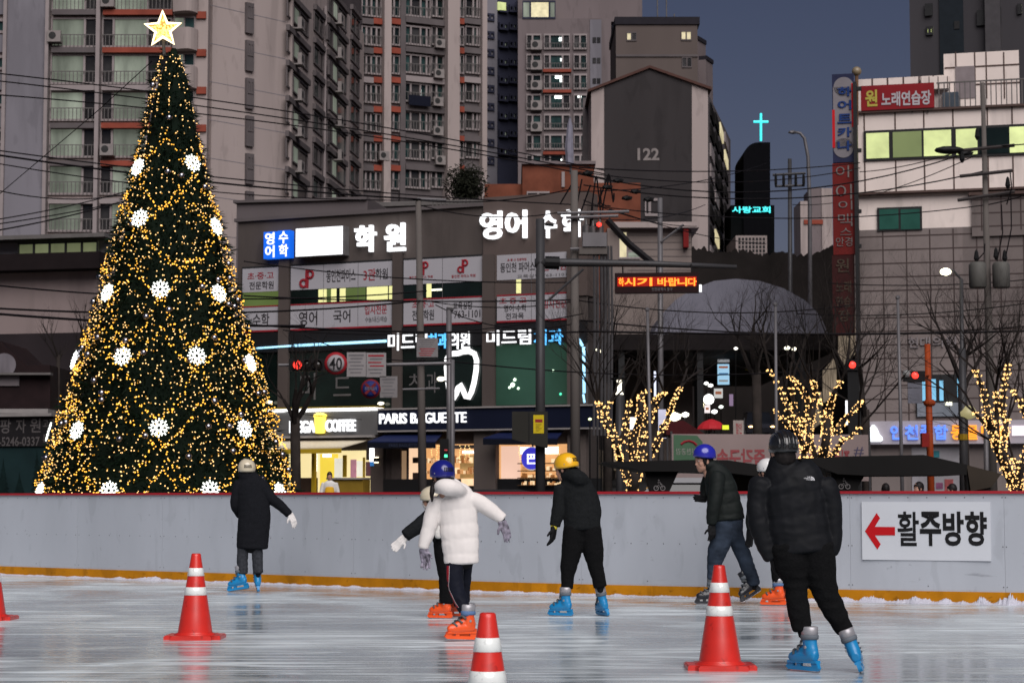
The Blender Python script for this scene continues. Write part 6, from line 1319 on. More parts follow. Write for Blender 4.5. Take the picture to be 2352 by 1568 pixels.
def basis(yaw, pitch=0, roll=0):
    return Matrix.Rotation(yaw, 3, 'Z') @ Matrix.Rotation(-pitch, 3, 'Y') @ Matrix.Rotation(roll, 3, 'X')
def skate(par, V, x, yaw, col, pitch=0, roll=0, sc=1.0, dz=0, dy=0, cuff=None, cuff2=None):
    p0 = V.P(x, 0, dy); p0 = Vector((V.P(x, 1400, dy).x, V.Y + dy, dz)); R_ = basis(radians(yaw), radians(pitch), radians(roll))
    T = lambda a, b, c: p0 + R_ @ (Vector((a, b, c)) * sc)
    low = min((R_ @ (Vector((a, 0, 0)) * sc)).z for a in (-.12, .17)); p0 = p0 - Vector((0, 0, low))
    m = MB()
    def tb(nd, sq=.85, n=14):
        s = catmull(nd, .012); vs = []; k = len(s)
        for i, a in enumerate(s):
            t = (Vector(s[min(i + 1, k - 1)][:3]) - Vector(s[max(i - 1, 0)][:3])).normalized(); b = Vector((0, 1, 0)); e = t.cross(b)
            for j in range(n): g = 2 * pi * j / n; vs.append(T(*(Vector(a[:3]) + (b * cos(g) * sq + e * sin(g)) * a[3])))
        m.add(vs, [(i * n + j, i * n + (j + 1) % n, (i + 1) * n + (j + 1) % n, (i + 1) * n + j) for i in range(k - 1) for j in range(n)] + [tuple(range(n))[::-1], tuple((k - 1) * n + j for j in range(n))])
    tb([(-.098, 0, .116, .028), (-.08, 0, .117, .044), (0, 0, .112, .047), (.08, 0, .104, .046), (.135, 0, .098, .038), (.162, 0, .094, .022)]); tb([(-.06, 0, .10, .040), (-.045, 0, .14, .056), (-.035, 0, .19, .055), (-.03, 0, .235, .057), (-.03, 0, .262, .058)]); tb([(.0, 0, .165, .034), (.06, 0, .135, .034), (.11, 0, .115, .026)])
    me = remesh(m.v, m.f, .0075 * sc, 2, None, 'skate'); b = link('skate', me, col, par)
    m = MB()
    def pr(pts, w_=.015): m.prism([T(a, -w_, c) for a, c in pts], R_ @ Vector((0, 2 * w_ * sc, 0)))
    pr([(-.122, .030), (-.112, .012), (.165, .012), (.188, .032), (.182, .040), (-.122, .040)]); pr([(-.118, .039), (-.058, .039), (-.052, .075), (-.11, .080)]); pr([(.05, .039), (.085, .039), (.088, .070), (.045, .072)]); pr([(.122, .039), (.182, .039), (.165, .07), (.118, .068)]); pr([(-.11, .066), (.168, .058), (.165, .076), (-.108, .084)], .024)
    m.build('blade_holder', col, b)
    m = MB(); m.prism([T(a, -.002, c) for a, c in ((-.122, .006), (-.112, 0), (.155, 0), (.180, .012), (.178, .016), (-.122, .016))], R_ @ Vector((0, .004 * sc, 0))); m.build('blade', steelb, b)
    for z0, z1, r0, mt, nm in ((.228, .262, .0635, cuff or cuffg, 'cuff_band'), (.258, .318, .0605, cuff2 or silver, 'cuff')):
        m = MB(); vs = []; n = 18
        for z, r in ((z0, r0 - .006), (z0 + .005, r0), (z1 - .005, r0 + .001), (z1, r0 - .006)):
            for j in range(n): g = 2 * pi * j / n; vs.append(T(-.03 + r * 1.06 * cos(g), r * .92 * sin(g), z - .012 * (cos(g) > .3) * (z == z0)))
        m.add(vs, [(i * n + j, i * n + (j + 1) % n, (i + 1) * n + (j + 1) % n, (i + 1) * n + j) for i in range(3) for j in range(n)] + [tuple(range(n))[::-1], tuple(3 * n + j for j in range(n))]); m.build(nm, mt, b, True)
    for a, c, w_ in ((.022, .205, .05), (.055, .168, .047), (.10, .138, .042)):
        MB().tube([T(a - .014, -w_, c - .012), T(a + .006, -w_ * .5, c + .008), T(a + .012, 0, c + .014), T(a + .006, w_ * .5, c + .008), T(a - .014, w_, c - .012)], .009 * sc, 6).build('buckle', buck, b)
    MB().lathe(T(-.035, .05, .175), [(.012 * sc, 0), (.010 * sc, .004)], 10, R_ @ Vector((0, 1, 0))).build('rivet', silver, b); MB().lathe(T(-.035, -.05, .175), [(.012 * sc, 0), (.010 * sc, .004)], 10, R_ @ Vector((0, -1, 0))).build('rivet', silver, b)
    return b

def hand(par, w_, d, side, L, mat, curl=.35, mitten=False, name='glove', cuffm=None):
    """glove with a palm, four unequal bent fingers and a thumb; d points from wrist to fingertips, side towards the thumb"""
    d = d.normalized(); side = (side - d * side.dot(d)).normalized(); nrm = d.cross(side); m = MB(); r = .056 * L
    def seg(pts, rad): m.tube(pts, rad, 8); [m.ball(p, q, 1) for p, q in zip(pts, rad)]
    for o in (-.15, 0, .15): seg([w_ + side * (o * L * .8) - d * L * .06, w_ + side * (o * L) + d * L * .25, w_ + side * (o * L * 1.05) + d * L * .5], [.13 * L, .12 * L, .10 * L])
    for i, (o, ln) in enumerate(((.20, .40), (.07, .47), (-.06, .44), (-.19, .34))):
        b = w_ + side * (o * L) + d * L * .48; c = curl * (1 + .25 * i); p = [b]; dd = d + side * o * .5
        for q, f_ in enumerate((.42, .32, .26)):
            dd = (dd + nrm * c * .55).normalized(); p.append(p[-1] + dd * ln * L * f_)
        k = 1.5 if mitten else 1.12
        seg(p, [r * k, r * k, r * k * .95, r * k * .8])
    b = w_ + side * (.2 * L) + d * L * .12; t1 = (side * .8 + d * .6 + nrm * .25).normalized(); t2 = (side * .45 + d * .85 + nrm * .3).normalized()
    seg([b - side * .05 * L, b + t1 * L * .2, b + t1 * L * .2 + t2 * L * .2], [r * 1.6, r * 1.3, r * 1.0])
    g = link(name, remesh(m.v, m.f, .0055 if not mitten else .007, 1, None, name), mat, par)
    if cuffm: MB().tube([w_ - d * L * .16, w_ + d * .02 * L], [.26 * L * .75, .24 * L * .75], 14).build('glove_cuff', cuffm, g, True)
    return g

def helmet(par, c, yaw, rad, mat, tilt=0, vents=True, ridges=False, strap=True):
    """c: centre of the dome; rad: half width"""
    R_ = basis(radians(yaw), radians(tilt)); k = rad; T = lambda a, b, z: c + R_ @ (Vector((a, b, z)) * k)
    def S(az, el, g=1.0):
        low = -.28 - .30 * (1 - cos(az)) / 2 + .10 * cos(2 * az)
        z = el; return T(1.16 * cos(az) * sqrt(max(0, 1 - min(1, max(z, -.9)) ** 2 * (1 if z > 0 else .25))) * g, 1.0 * sin(az) * sqrt(max(0, 1 - z * z * (1 if z > 0 else .25))) * g, z * 1.02 * g)
    m = MB(); n = 36; vs = []; rows = 15
    for i in range(rows):
        for j in range(n):
            az = 2 * pi * j / n; low = -.22 - .30 * ((1 - cos(az)) / 2) + .06 * cos(2 * az); t = i / (rows - 1); el = low + (1 - low) * sin(t * pi / 2) ** .9 * .999; vs.append(S(az, el))
    for i in range(3):
        for j in range(n):
            az = 2 * pi * j / n; low = -.22 - .30 * ((1 - cos(az)) / 2) + .06 * cos(2 * az); vs.append(S(az, low + (0, .01, .3)[i], (.97, .90, .88)[i]))
    fs = [(i * n + j, i * n + (j + 1) % n, (i + 1) * n + (j + 1) % n, (i + 1) * n + j) for i in range(rows - 1) for j in range(n)]
    q = rows * n; fs += [(j, q + j, q + (j + 1) % n, (j + 1) % n) for j in range(n)] + [(q + i * n + j, q + (i + 1) * n + j, q + (i + 1) * n + (j + 1) % n, q + i * n + (j + 1) % n) for i in range(2) for j in range(n)]
    fs.append(tuple((rows - 1) * n + j for j in range(n)))
    h = m.add(vs, fs).build('helmet', mat, par, True)
    if vents:
        m = MB()
        for i in range(7):
            az = pi + (i - 3) * .13
            for e0, e1 in ((.0, .34),):
                a, b_, c_, d_ = S(az - .042, e0, 1.02), S(az + .042, e0, 1.02), S(az + .042, e1, 1.02), S(az - .042, e1, 1.02); o = (c - a).normalized() * -.0
                m.add([a, b_, c_, d_, S(az - .042, e0, .97), S(az + .042, e0, .97), S(az + .042, e1, .97), S(az - .042, e1, .97)], [(0, 1, 2, 3), (4, 7, 6, 5), (0, 4, 5, 1), (1, 5, 6, 2), (2, 6, 7, 3), (3, 7, 4, 0)])
        m.build('vent', blackm, h)
        m = MB()
        for sy in (-1, 1): m.ball(S(sy * 1.9, -.12, 1.0), .06 * k, 1); m.ball(S(sy * .6, .3, 1.0), .05 * k, 1)
        m.build('rivet', silver, h)
    if ridges:
        for o in (-.62, -.32, 0, .32, .62): MB().tube([T(1.16 * cos(a) * sqrt(1 - o * o) * 1.0, o * 1.0, sin(a) * 1.02 * sqrt(1 - o * o) * 1.02) for a in [(-.1 + i * (pi + .25) / 12) for i in range(13)]], .10 * k, 6).build('ridge', SH['black'], h, True)
    if strap:
        for sy in (-1, 1): MB().tube([T(.1, sy * .86, -.25), T(.25, sy * .78, -.8), T(.42, sy * .35, -1.32), T(.45, 0, -1.38)], .045 * k, 6).build('strap', blackm, h)
    return h

def head_parts(V, c, yaw, s=1.0, tilt=0):
    R_ = basis(radians(yaw), radians(tilt)); T = lambda a, b, z: c + R_ @ (Vector((a, b, z)) * s)
    for p, r in (((0, 0, .02), (.098, .076, .112)), ((.03, 0, -.06), (.066, .060, .062)), ((.052, 0, -.095), (.036, .034, .030)), ((.088, 0, -.012), (.016, .013, .030)), ((.100, 0, -.032), (.014, .016, .012)), ((.082, 0, .022), (.016, .05, .010)), ((.074, 0, -.066), (.020, .026, .007)), ((.071, 0, -.078), (.018, .024, .007)), ((.055, .045, -.03), (.03, .02, .03)), ((.055, -.045, -.03), (.03, .02, .03)), ((-.005, .078, -.012), (.020, .009, .032)), ((-.005, -.078, -.012), (.020, .009, .032)), ((-.03, 0, -.13), (.05, .05, .09))):
        V.ell(T(*p), tuple(a * s for a in r), R_)
    return T
def face(par, T, R_, s):
    for sy in (-1, 1):
        e = MB().ball(T(.080, sy * .031, .004), .011 * s, 1, (.7, 1.4, .6), R_).build('eye', eyew, par, True); MB().ball(T(.087, sy * .031, .004), .0058 * s, 1).build('iris', eye_m, e, True)
        MB().tube([T(.088, sy * .014, .024), T(.090, sy * .033, .031), T(.078, sy * .052, .026)], .0045 * s, 5).build('eyebrow', hair_m, par)
    MB().ball(T(.089, 0, -.071), .012 * s, 1, (.5, 1.7, .55), R_).build('lips', lip_m, par, True)

def hair(par, T, R_, s, long=0, pony=None):
    m = MB(); m.ball(T(-.012, 0, .028), 1, 3, (.101 * s, .083 * s, .112 * s), R_); m.ball(T(-.045, 0, -.04), 1, 2, (.058 * s, .076 * s, .075 * s), R_); m.ball(T(.06, 0, .055), 1, 2, (.040 * s, .062 * s, .030 * s), R_)
    for sy in (-1, 1): m.ball(T(.02, sy * .074, .0), 1, 2, (.020 * s, .010 * s, .045 * s), R_)
    if pony: m.tube(pony, [.02, .024, .02, .008], 7)
    return link('hair', remesh(m.v, m.f, .008, 2, (.003, 40), 'hair'), hair_m, par)

def person(label, fr, Y, cat='person'):
    return Vol(fr, Y), label
def finish(V, label, torso, arms, legs, neck, headc, yaw, hs=1.0, tilt=0, vox=.010, ground=None, tdr=.62):
    """the body: one continuous surface under the clothes, head and neck included"""
    B = Vol((V.u0, V.v0, V.k), V.Y)
    B.tube(torso, tdr * .9, None, .72)
    for a in arms: B.tube(a, .9, None, .6)
    for l in legs: B.tube(l, .9, None, .68)
    c = B.P(*headc); T = head_parts(B, c, yaw, hs, tilt)
    n0 = B.P(*neck); q = T(-.02, 0, -.08); B.m.tube([n0, (n0 + q) / 2, q], [.065 * hs, .056 * hs, .054 * hs], 12)
    for l in legs:                                  # down to the foot
        e = l[-1]; B.tube([e, (e[0], e[1] + V.k * .05 / (V.Y / F), e[2] * .7) + tuple(e[3:])], .9, None, .6)
    me = B.mesh('person', vox, 2); x = sum(v.co.x for v in me.vertices) / len(me.vertices)
    me.materials.append(skin); me.materials.append(M('sock_dark', (.008, .008, .009), .9)); me.polygons.foreach_set('material_index', [1 if p.center.z < c.z - .19 * hs else 0 for p in me.polygons])
    o = link('person', me, None, None, (x, V.Y, 0)); tag(o, label, 'person')
    R_ = basis(radians(yaw), radians(tilt)); face(o, T, R_, hs); return o, T, R_
def garment(o, name, V, mat, wr=(.004, 9), voxel=.011, it=2): return link(name, V.mesh(name, voxel, it, wr), mat, o)

Z1 = (499.6, 1033.6, 4.404); Z2 = (890.0, 1033.6, 3.414); Z3 = (1234.6, 1022.1, 3.794); Z4 = (1573.4, 999.1, 3.792); Z5 = (1676.7, 964.7, 2.676)

# ---- long black coat, cream helmet
V = Vol(Z1, 26.1)
torso = [(302, 215, 62), (312, 270, 100), (332, 340, 138), (345, 450, 150), (365, 560, 157), (375, 680, 161), (365, 800, 162), (355, 920, 158), (352, 985, 157)]
la = [(222, 335, 55), (188, 450, 50), (176, 560, 44, .02), (228, 655, 38, .14)]; ra = [(440, 335, 60), (535, 475, 54), (640, 562, 49, .03), (728, 650, 40, .05)]
ll = [(260, 930, 56), (252, 1120, 55), (255, 1245, 51)]; rl = [(398, 930, 56), (404, 1120, 54), (411, 1238, 50)]
o, T, R_ = finish(V, 'skater in a long black coat and cream helmet gliding near the Christmas tree', torso, [la, ra], [ll, rl], (305, 250), (300, 190), 104, 1.0)
g = Vol(Z1, 26.1).tube(torso, .62, None, 1, .5, .12).tube(la, .95).tube(ra, .95, None, 1, .5, .1).tube([(300, 208, 82), (304, 250, 88), (310, 300, 80)], .85)
garment(o, 'coat', g, CL['black_wool'], (.006, 7)); garment(o, 'trousers', Vol(Z1, 26.1).tube(ll, .95, None, 1, .2, .1).tube(rl, .95, None, 1, .2, .1), CL['gray_denim'], (.005, 14))
helmet(o, V.P(297, 172), 104, V.R(88), SH['cream'], 4); hair(o, T, R_, 1.0)
w_ = V.P(738, 655, .05); hand(o, w_, V.P(782, 745, .05) - w_, Vector((-.6, -.6, -.2)), .19, CL['glove_white'], .25)
w_ = V.P(238, 668, .16); hand(o, w_, Vector((.6, .5, -.5)), Vector((.4, -.2, .8)), .18, CL['glove_white'], .4)
skate(o, V, 234, 165, PLm['blue'], -9, 0, 1.0, 0); skate(o, V, 412, 100, PLm['blue'], 0, -4, 1.0, 0, .08)

# ---- partly hidden skater, cream helmet, white scarf
V = Vol(Z2, 20.3)
torso = [(350, 455, 45), (365, 500, 78), (395, 570, 88), (425, 650, 86), (445, 725, 84)]
la = [(352, 492, 52), (300, 545, 58), (225, 605, 56, -.05), (138, 668, 48, -.08)]; ra = [(420, 500, 50, .1), (470, 590, 48, .2), (500, 660, 42, .2)]
ll = [(440, 700, 82), (440, 800, 72), (450, 900, 66), (460, 1000, 60), (462, 1110, 57), (462, 1195, 58)]; rl = [(500, 720, 70, .12), (520, 900, 58, .15), (530, 1080, 50, .15), (540, 1180, 46, .15)]
o, T, R_ = finish(V, 'crouching skater with a cream helmet and white mitten behind the white down coat', torso, [la, ra], [ll, rl], (355, 470), (343, 388), 168, .92, -10, .010)
garment(o, 'jacket', Vol(Z2, 20.3).tube(torso, .8, None, 1, .5, .2).tube(la, .95, None, 1, .5, .15).tube(ra, .95), CL['black_fleece'], (.005, 10))
garment(o, 'scarf', Vol(Z2, 20.3).tube([(330, 440, 30, -.05), (350, 462, 44), (380, 470, 40, .05)], .9).tube([(400, 575, 34, -.12), (402, 640, 34, -.14), (396, 678, 26, -.14)], .6), CL['white_shirt'], (.005, 16))
garment(o, 'face_mask', Vol(Z2, 20.3).tube([(283, 412, 12), (296, 432, 20), (312, 444, 22)], 1.4), CL['white_shirt'], None, .006)
garment(o, 'trousers', Vol(Z2, 20.3).tube(ll, .95, None, 1, .3, .1).tube(rl, .95, None, 1, .3, .1), CL['black_knit'], (.006, 12))
helmet(o, V.P(345, 362), 168, V.R(80), SH['cream'], -8); hair(o, T, R_, .92)
w_ = V.P(128, 690, -.08); hand(o, w_, V.P(48, 768, -.08) - w_, Vector((.7, 0, .35)), .17, CL['glove_white'], .12, True)
skate(o, V, 432, 160, PLm['orange'], 0, 0, .88); skate(o, V, 540, 140, PLm['orange'], 0, 0, .85, 0, .35)

# ---- white down coat, blue helmet
V = Vol(Z2, 17.15)
torso = [(475, 270, 72), (500, 318, 120), (530, 375, 150), (548, 450, 152), (556, 540, 150), (564, 640, 153), (574, 760, 145), (580, 860, 138), (581, 884, 134)]
la = [(395, 395, 62), (352, 495, 62), (330, 600, 60), (293, 715, 49), (281, 768, 40)]; ra = [(660, 385, 66), (750, 428, 64), (840, 490, 55), (905, 540, 44)]
ll = [(535, 850, 78), (530, 1000, 66), (545, 1100, 60), (580, 1195, 55), (606, 1255, 48)]; rl = [(615, 850, 58, .14), (608, 1000, 48, .18), (604, 1100, 42, .2), (608, 1190, 38, .2)]
o, T, R_ = finish(V, 'skater in a white down coat and dark blue helmet with arms held out', torso, [la, ra], [ll, rl], (455, 285), (428, 205), 122, .98, -4)
g = Vol(Z2, 17.15).tube(torso, .60, (.128, .05, .03), 1, .5, .1).tube(la, .92, (.125, .045), 1, .5, .12).tube(ra, .92, (.13, .045), 1, .5, .12)
g.tube([(385, 300, 40, -.06), (430, 285, 58, -.12), (485, 292, 66, -.15), (545, 305, 56, -.12), (590, 325, 40, -.06)], 1.0).tube([(400, 272, 34), (455, 248, 40, .02), (520, 258, 40, .02), (570, 290, 34)], 1.2)
jk = garment(o, 'down_coat', g, CL['white_down'], (.0035, 9), .010, 2)
tr_ = garment(o, 'trousers', Vol(Z2, 17.15).tube(ll, .95, None, 1, .3, .1).tube(rl, .95, None, 1, .3, .1), CL['navy_track'], (.006, 11))
def lay_on(o_, V, pts, w_px, mat, name, lift=.004):
    """ribbon laid on a garment, following its surface"""
    me = o_.data; off = W[o_.name]; bv = BVHTree.FromPolygons([v.co + off for v in me.vertices], [list(p.vertices) for p in me.polygons]); vs = []; k = len(pts)
    for i, (x, y) in enumerate(pts):
        a, b_ = pts[max(i - 1, 0)], pts[min(i + 1, k - 1)]; t = Vector((b_[0] - a[0], b_[1] - a[1])).normalized(); nn = Vector((-t.y, t.x))
        for s_ in (-1, -.33, .33, 1):
            p = V.P(x + nn.x * w_px * s_, y + nn.y * w_px * s_); d = (p - EYE).normalized(); h = bv.ray_cast(p - d * 1.2, d, 3)[0]
            if h is None: h = bv.find_nearest(p)[0]
            vs.append(h - d * lift)
    return MB().add(vs, [(i * 4 + j, i * 4 + 4 + j, i * 4 + 5 + j, i * 4 + 1 + j) for i in range(k - 1) for j in range(3)]).build(name, mat, o_)
st = [(474, 905), (473, 960), (471, 1020), (468, 1060), (474, 1095), (492, 1130), (508, 1165), (525, 1200), (548, 1232)]
lay_on(tr_, V, st, 9, CL['red_stripe'], 'red_stripe', .005); lay_on(tr_, V, [(x + 11, y) for x, y in st], 1.6, CL['white_stripe'], 'white_piping', .006)
helmet(o, V.P(430, 172), 122, V.R(96), SH['blue'], -2); hair(o, T, R_, .98, 0, [V.P(372, 255, -.08), V.P(352, 300, -.12), V.P(346, 350, -.13), V.P(350, 408, -.12)])
w_ = V.P(285, 785); hand(o, w_, V.P(306, 905) - w_, Vector((.8, -.5, .1)), .18, CL['glove_pattern'], .3); w_ = V.P(900, 568); hand(o, w_, V.P(952, 690) - w_, Vector((-.75, -.6, .2)), .18, CL['glove_pattern'], .22)
skate(o, V, 598, 205, PLm['orange'], 3, 0, .96, 0, -.05, cuffb); skate(o, V, 612, 150, PLm['orange'], 0, 0, .94, 0, .45)

# ---- yellow helmet, black hooded jacket
V = Vol(Z3, 20.7)
torso = [(285, 240, 80), (315, 310, 125), (345, 390, 146), (370, 480, 150), (386, 580, 160), (390, 680, 160), (392, 728, 156)]
la = [(205, 370, 62), (188, 480, 55), (176, 590, 54), (152, 700, 44)]; ra = [(450, 410, 62, .05), (492, 520, 56, .1), (505, 620, 48, .08), (470, 680, 42, .16)]
ll = [(325, 720, 98), (310, 830, 92), (295, 930, 88), (272, 1050, 74), (262, 1150, 58), (258, 1248, 54)]; rl = [(462, 720, 92), (475, 830, 90), (487, 930, 88), (505, 1050, 69), (530, 1150, 60), (547, 1232, 58)]
o, T, R_ = finish(V, 'skater in a yellow helmet, black hooded jacket and black trousers', torso, [la, ra], [ll, rl], (270, 255), (235, 205), 150, 1.0, -14)
g = Vol(Z3, 20.7).tube(torso, .62, None, 1, .5, .12).tube(la, .95, None, 1, .5, .12).tube(ra, .95).tube([(225, 262, 42, -.02), (290, 262, 60, -.06), (355, 290, 68, -.08), (415, 325, 44, -.04)], .95)
garment(o, 'jacket', g, CL['black_fleece'], (.007, 8)); garment(o, 'trousers', Vol(Z3, 20.7).tube(ll, .9, None, 1, .3, .1).tube(rl, .9, None, 1, .3, .1), CL['black_knit'], (.006, 9))
helmet(o, V.P(250, 163), 146, V.R(97), SH['yellow'], -12); hair(o, T, R_, 1.0)
w_ = V.P(142, 726); hand(o, w_, V.P(122, 880) - w_, Vector((-.3, -.7, .1)), .20, CL['glove_black'], .4, False, 'glove', CL['yellow'])
skate(o, V, 222, 150, PLm['blue'], 0, 0, .95); skate(o, V, 582, 112, PLm['blue'], 0, -12, .95, 0, .1)

# ---- jeans, blue helmet, face in view
V = Vol(Z4, 23.06)
torso = [(225, 262, 62), (265, 320, 104), (300, 410, 132), (325, 510, 142), (345, 610, 150), (358, 700, 160), (362, 735, 162)]
la = [(280, 345, 66, -.12), (272, 460, 64, -.16), (256, 600, 62, -.18), (236, 715, 52, -.18), (230, 778, 42, -.18)]; ra = [(205, 380, 55, .15), (180, 460, 50, .2), (168, 540, 36, .14)]
ll = [(335, 745, 98), (345, 810, 98), (320, 900, 90), (285, 1000, 82), (262, 1090, 68), (248, 1180, 54), (236, 1280, 44)]; rl = [(425, 745, 82), (440, 850, 66), (470, 960, 64, .05), (515, 1060, 64, .08), (552, 1160, 62, .1), (588, 1250, 54, .1), (600, 1300, 50, .1)]
o, T, R_ = finish(V, 'skater in blue jeans, black puffer jacket and bright blue helmet, face turned sideways', torso, [la, ra], [ll, rl], (205, 268), (165, 222), 200, 1.04, -6, .007)
g = Vol(Z4, 23.06).tube(torso, .70, (.125, .06, .02), 1, .5, .1).tube(la, .95, (.12, .05), 1, .5, .1).tube(ra, .95, (.12, .05)).tube([(185, 268, 44, -.02), (230, 262, 52), (275, 285, 44)], 1.1)
garment(o, 'puffer_jacket', g, CL['charcoal_nylon'], (.005, 10)); garment(o, 'jeans', Vol(Z4, 23.06).tube(ll, .95, None, 1, .3, .1).tube(rl, .95, None, 1, .3, .1), CL['blue_denim'], (.009, 11))
helmet(o, V.P(170, 165), 200, V.R(88), SH['blue_bright'], -4, False); hair(o, T, R_, 1.04)
w_ = V.P(232, 796, -.18); hand(o, w_, V.P(240, 905, -.18) - w_, Vector((-.7, -.3, .1)), .185, CL['glove_black'], .5); w_ = V.P(172, 556, .12); hand(o, w_, V.P(135, 552, .1) - w_, Vector((0, 0, 1)), .16, CL['glove_black'], 1.0)
skate(o, V, 218, 182, PLm['black'], 0, 0, .98, 0, 0, None, buck); skate(o, V, 600, 205, PLm['black'], -28, 14, .98, .02, .1, None, PLm['black'])

# ---- white helmet behind the big puffer jacket
V = Vol(Z4, 22.8)
torso = [(735, 350, 55), (735, 410, 95), (745, 500, 125), (755, 620, 135), (765, 760, 140), (770, 830, 138)]
la = [(640, 440, 55), (600, 600, 50), (572, 740, 42), (568, 825, 30)]; ra = [(860, 450, 50, .1), (880, 600, 46, .1), (860, 740, 40, .2)]
ll = [(770, 800, 75), (795, 950, 68), (802, 1080, 64), (808, 1200, 56), (815, 1300, 50)]; rl = [(840, 800, 70, .1), (860, 1000, 62, .15), (868, 1200, 52, .2), (872, 1290, 48, .2)]
o, T, R_ = finish(V, 'skater in a white helmet and dark clothes mostly hidden by the large black puffer jacket', torso, [la, ra], [ll, rl], (730, 370), (712, 315), 130, 1.0)
garment(o, 'jacket', Vol(Z4, 22.8).tube(torso, .65, None, 1, .5, .12).tube(la, .95, None, 1, .5, .12).tube(ra, .95), CL['charcoal_nylon'], (.006, 9)); garment(o, 'trousers', Vol(Z4, 22.8).tube(ll, .9, None, 1, .3, .1).tube(rl, .9, None, 1, .3, .1), CL['black_knit'], (.006, 9))
helmet(o, V.P(714, 282), 130, V.R(82), SH['white'], -6); hair(o, T, R_, 1.0)
w_ = V.P(566, 836); hand(o, w_, V.P(560, 955) - w_, Vector((.5, -.6, .1)), .19, CL['glove_black'], .15, True)
skate(o, V, 790, 162, PLm['orange'], 0, 0, .98, 0, 0, cuffb); skate(o, V, 868, 150, PLm['orange'], 0, 0, .98, 0, .3, cuffb)

# ---- nearest skater, black puffer jacket, dark ridged helmet
V = Vol(Z5, 14.07)
torso = [(325, 245, 78), (335, 300, 128), (372, 360, 188), (392, 450, 198), (405, 560, 196), (422, 680, 192), (440, 760, 194), (446, 805, 190)]
la = [(195, 385, 76), (170, 490, 66), (174, 600, 66), (200, 710, 60), (238, 815, 50), (255, 850, 40)]; ra = [(575, 392, 74), (615, 485, 66), (632, 590, 58), (640, 690, 52), (632, 780, 46), (622, 818, 40)]
ll = [(365, 770, 125), (382, 890, 106), (402, 990, 74), (410, 1090, 66), (428, 1200, 63), (443, 1285, 52)]; rl = [(525, 770, 118), (545, 890, 100), (566, 990, 88), (602, 1090, 72), (658, 1200, 62), (712, 1292, 50)]
o, T, R_ = finish(V, 'nearest skater seen from behind in a bulky black puffer jacket and blue skates', torso, [la, ra], [ll, rl], (325, 262), (325, 190), 104, 1.06)
g = Vol(Z5, 14.07).tube(torso, .62, (.155, .055, .06), 1, .5, .1).tube(la, .95, (.125, .06), 1, .5, .12).tube(ra, .95, (.125, .06), 1, .5, .12).tube([(322, 238, 80), (326, 270, 90), (330, 300, 90)], .85)
jk = garment(o, 'puffer_jacket', g, CL['black_nylon'], (.0055, 11), .010); garment(o, 'trousers', Vol(Z5, 14.07).tube(ll, .85, None, 1, .3, .1).tube(rl, .85, None, 1, .3, .1), CL['black_knit'], (.010, 9))
helmet(o, V.P(328, 158), 104, V.R(90), SH['black'], 0, False, True); hair(o, T, R_, 1.06)
for x, y, t_ in ((262, 860, .2), (612, 832, .15)): w_ = V.P(x, y - 10, .02); hand(o, w_, Vector((.2 if x < 400 else -.2, .25, -1)), Vector((0, 1, 0)), .17, CL['glove_black'], .5)
# small printed emblem and words on the back of the shoulder
bv = BVHTree.FromPolygons([v.co + W[jk.name] for v in jk.data.vertices], [list(p.vertices) for p in jk.data.polygons])
def print_on(body, x0, y0, x1, y1, pts=None):
    if body: vs, fs = text_mesh(body, .01, 0); vs = list(vs)
    else: vs, fs = [Vector((a, b, 0)) for a, b in pts], [list(range(len(pts)))]
    ax, bx = min(v.x for v in vs), max(v.x for v in vs); ay, by = min(v.y for v in vs), max(v.y for v in vs); out = []
    for v in vs:
        p = V.P(x0 + (v.x - ax) / (bx - ax) * (x1 - x0), y1 - (v.y - ay) / (by - ay) * (y1 - y0)); d = (p - EYE).normalized(); h = bv.ray_cast(p - d * 1.2, d, 3)[0]
        out.append((h if h is not None else p) - d * .006)
    MB().add(out, fs).build('printed_logo', M('print_white', (.6, .6, .62), .6), jk)
print_on('THE', 474, 345, 494, 351); print_on('NORTH', 455, 352.5, 494, 359.5); print_on('FACE', 470, 361, 496, 368)
for r0, r1 in ((0, 8), (10.5, 15.5), (18, 24)):
    arc_ = [(497 + r1 * sin(a), 369 - r1 * cos(a)) for a in [i * pi / 2 / 8 for i in range(9)]] + [(497 + r0 * sin(a), 369 - r0 * cos(a)) for a in [i * pi / 2 / 8 for i in range(8, -1, -1)]]
    print_on(None, 497, 369 - r1, 497 + r1, 369, [(a, -b) for a, b in arc_])
skate(o, V, 470, 128, PLm['blue'], 0, 0, 1.0); skate(o, V, 812, 78, PLm['blue'], 0, -21, 1.0)

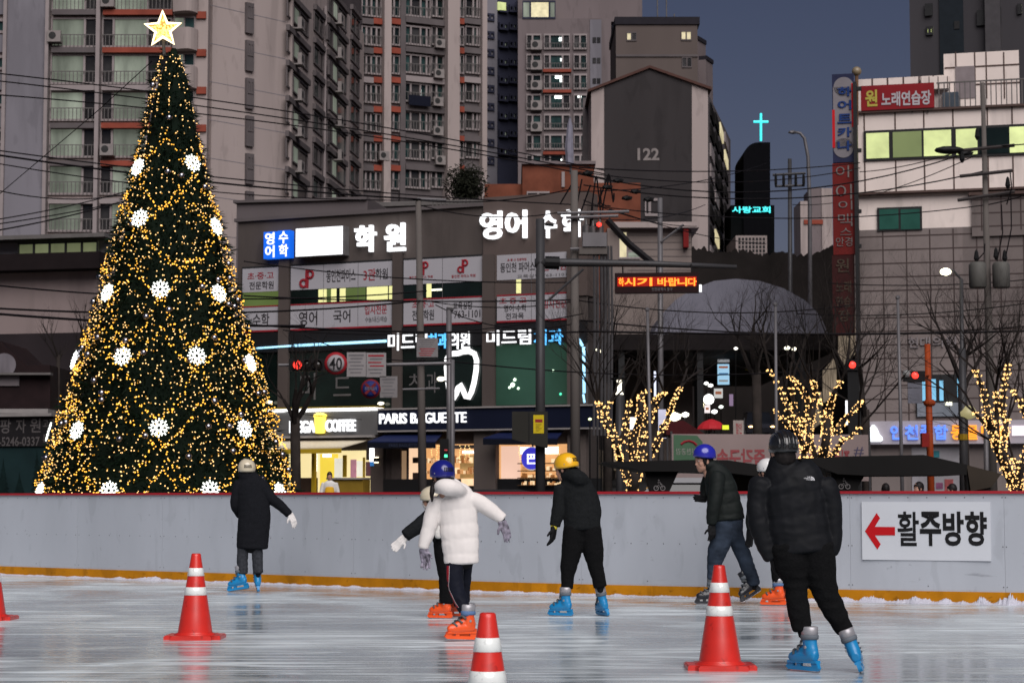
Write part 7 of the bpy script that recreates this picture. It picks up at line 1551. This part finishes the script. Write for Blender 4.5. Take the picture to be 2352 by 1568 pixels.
# ---- people beyond the barrier
def simple_person(label, u, Y, h, top, low, hairc=hair_m, yaw=-90, apron=None, zbase=-.08):
    fr = (u, 0, 1.0); V = Vol(fr, Y); s = h / 1.7; x = xx(u, Y); px_ = F / Y
    P = lambda a, z: (a * s * px_, 1147 - (z * s + zbase - 1.2) * px_)
    def n(a, z, r, dy=0): q = P(a, z); return (q[0], q[1], r * s * px_, dy)
    torso = [n(0, 1.42, .08), n(0, 1.36, .17), n(0, 1.2, .19), n(0, 1.0, .17), n(0, .85, .18)]
    arms = [[n(q * .19, 1.34, .06), n(q * .25, 1.1, .055), n(q * .24, .88, .045, -.08)] for q in (-1, 1)]; legs = [[n(q * .09, .9, .10), n(q * .1, .5, .075), n(q * .1, .1, .055)] for q in (-1, 1)]
    hc = P(0, 1.56); o, T, R_ = finish(V, label, torso, arms, legs, n(0, 1.42, 0)[:2], hc, yaw, s, 0, .016)
    g = Vol(fr, Y).tube(torso, .62, None, 1, .4, .1)
    for a in arms: g.tube(a, .9)
    garment(o, 'jacket', g, top, None, .016); g = Vol(fr, Y)
    for a in legs: g.tube(a, .9, None, 1, .3, .1)
    garment(o, 'trousers', g, low, None, .016); hair(o, T, R_, s)
    if apron: garment(o, 'apron', Vol(fr, Y).tube([n(0, 1.22, .13, -.07), n(0, 1.0, .16, -.09), n(0, .6, .19, -.09)], .6, None, 1, .2, .1), apron, None, .016)
    for q in (-1, 1):
        w_ = Vector((x + q * .24 * s, Y - .08, .84 * s + zbase)); hand(o, w_, Vector((0, -.2, -1)), Vector((0, -1, 0)), .18 * s, skin, .4, False, 'hand')
        MB().ball((x + q * .1 * s, Y - .06, zbase + .05), .1 * s, 2, (.5, 1.2, .5)).build('shoe', blackm, o, True)
    return o
simple_person('cafe worker in a yellow apron standing behind the lit counter', 757, 67.1, 1.9, CL['white_shirt'], CL['black_knit'], yaw=-80, apron=CL['apron'], zbase=.25)
simple_person('small dark haired person whose head shows above the barrier by the cafe', 833, 40, 1.42, CL['black_wool'], CL['black_knit'], yaw=-90)
simple_person('dark dressed passer by under the wing roof before the clinic', 2110, 37, 1.62, CL['black_wool'], CL['black_knit'], yaw=200)
simple_person('passer by in black seen from behind at the edge of the wing roof', 2034, 38, 1.6, CL['black_wool'], CL['black_knit'], yaw=90)
simple_person('passer by in a pale pink coat next to the pastel poster', 2186, 39, 1.6, M('cloth_pink', (.36, .17, .18), .8), CL['black_knit'], yaw=170)
bpy.data.scenes.remove(sc2)
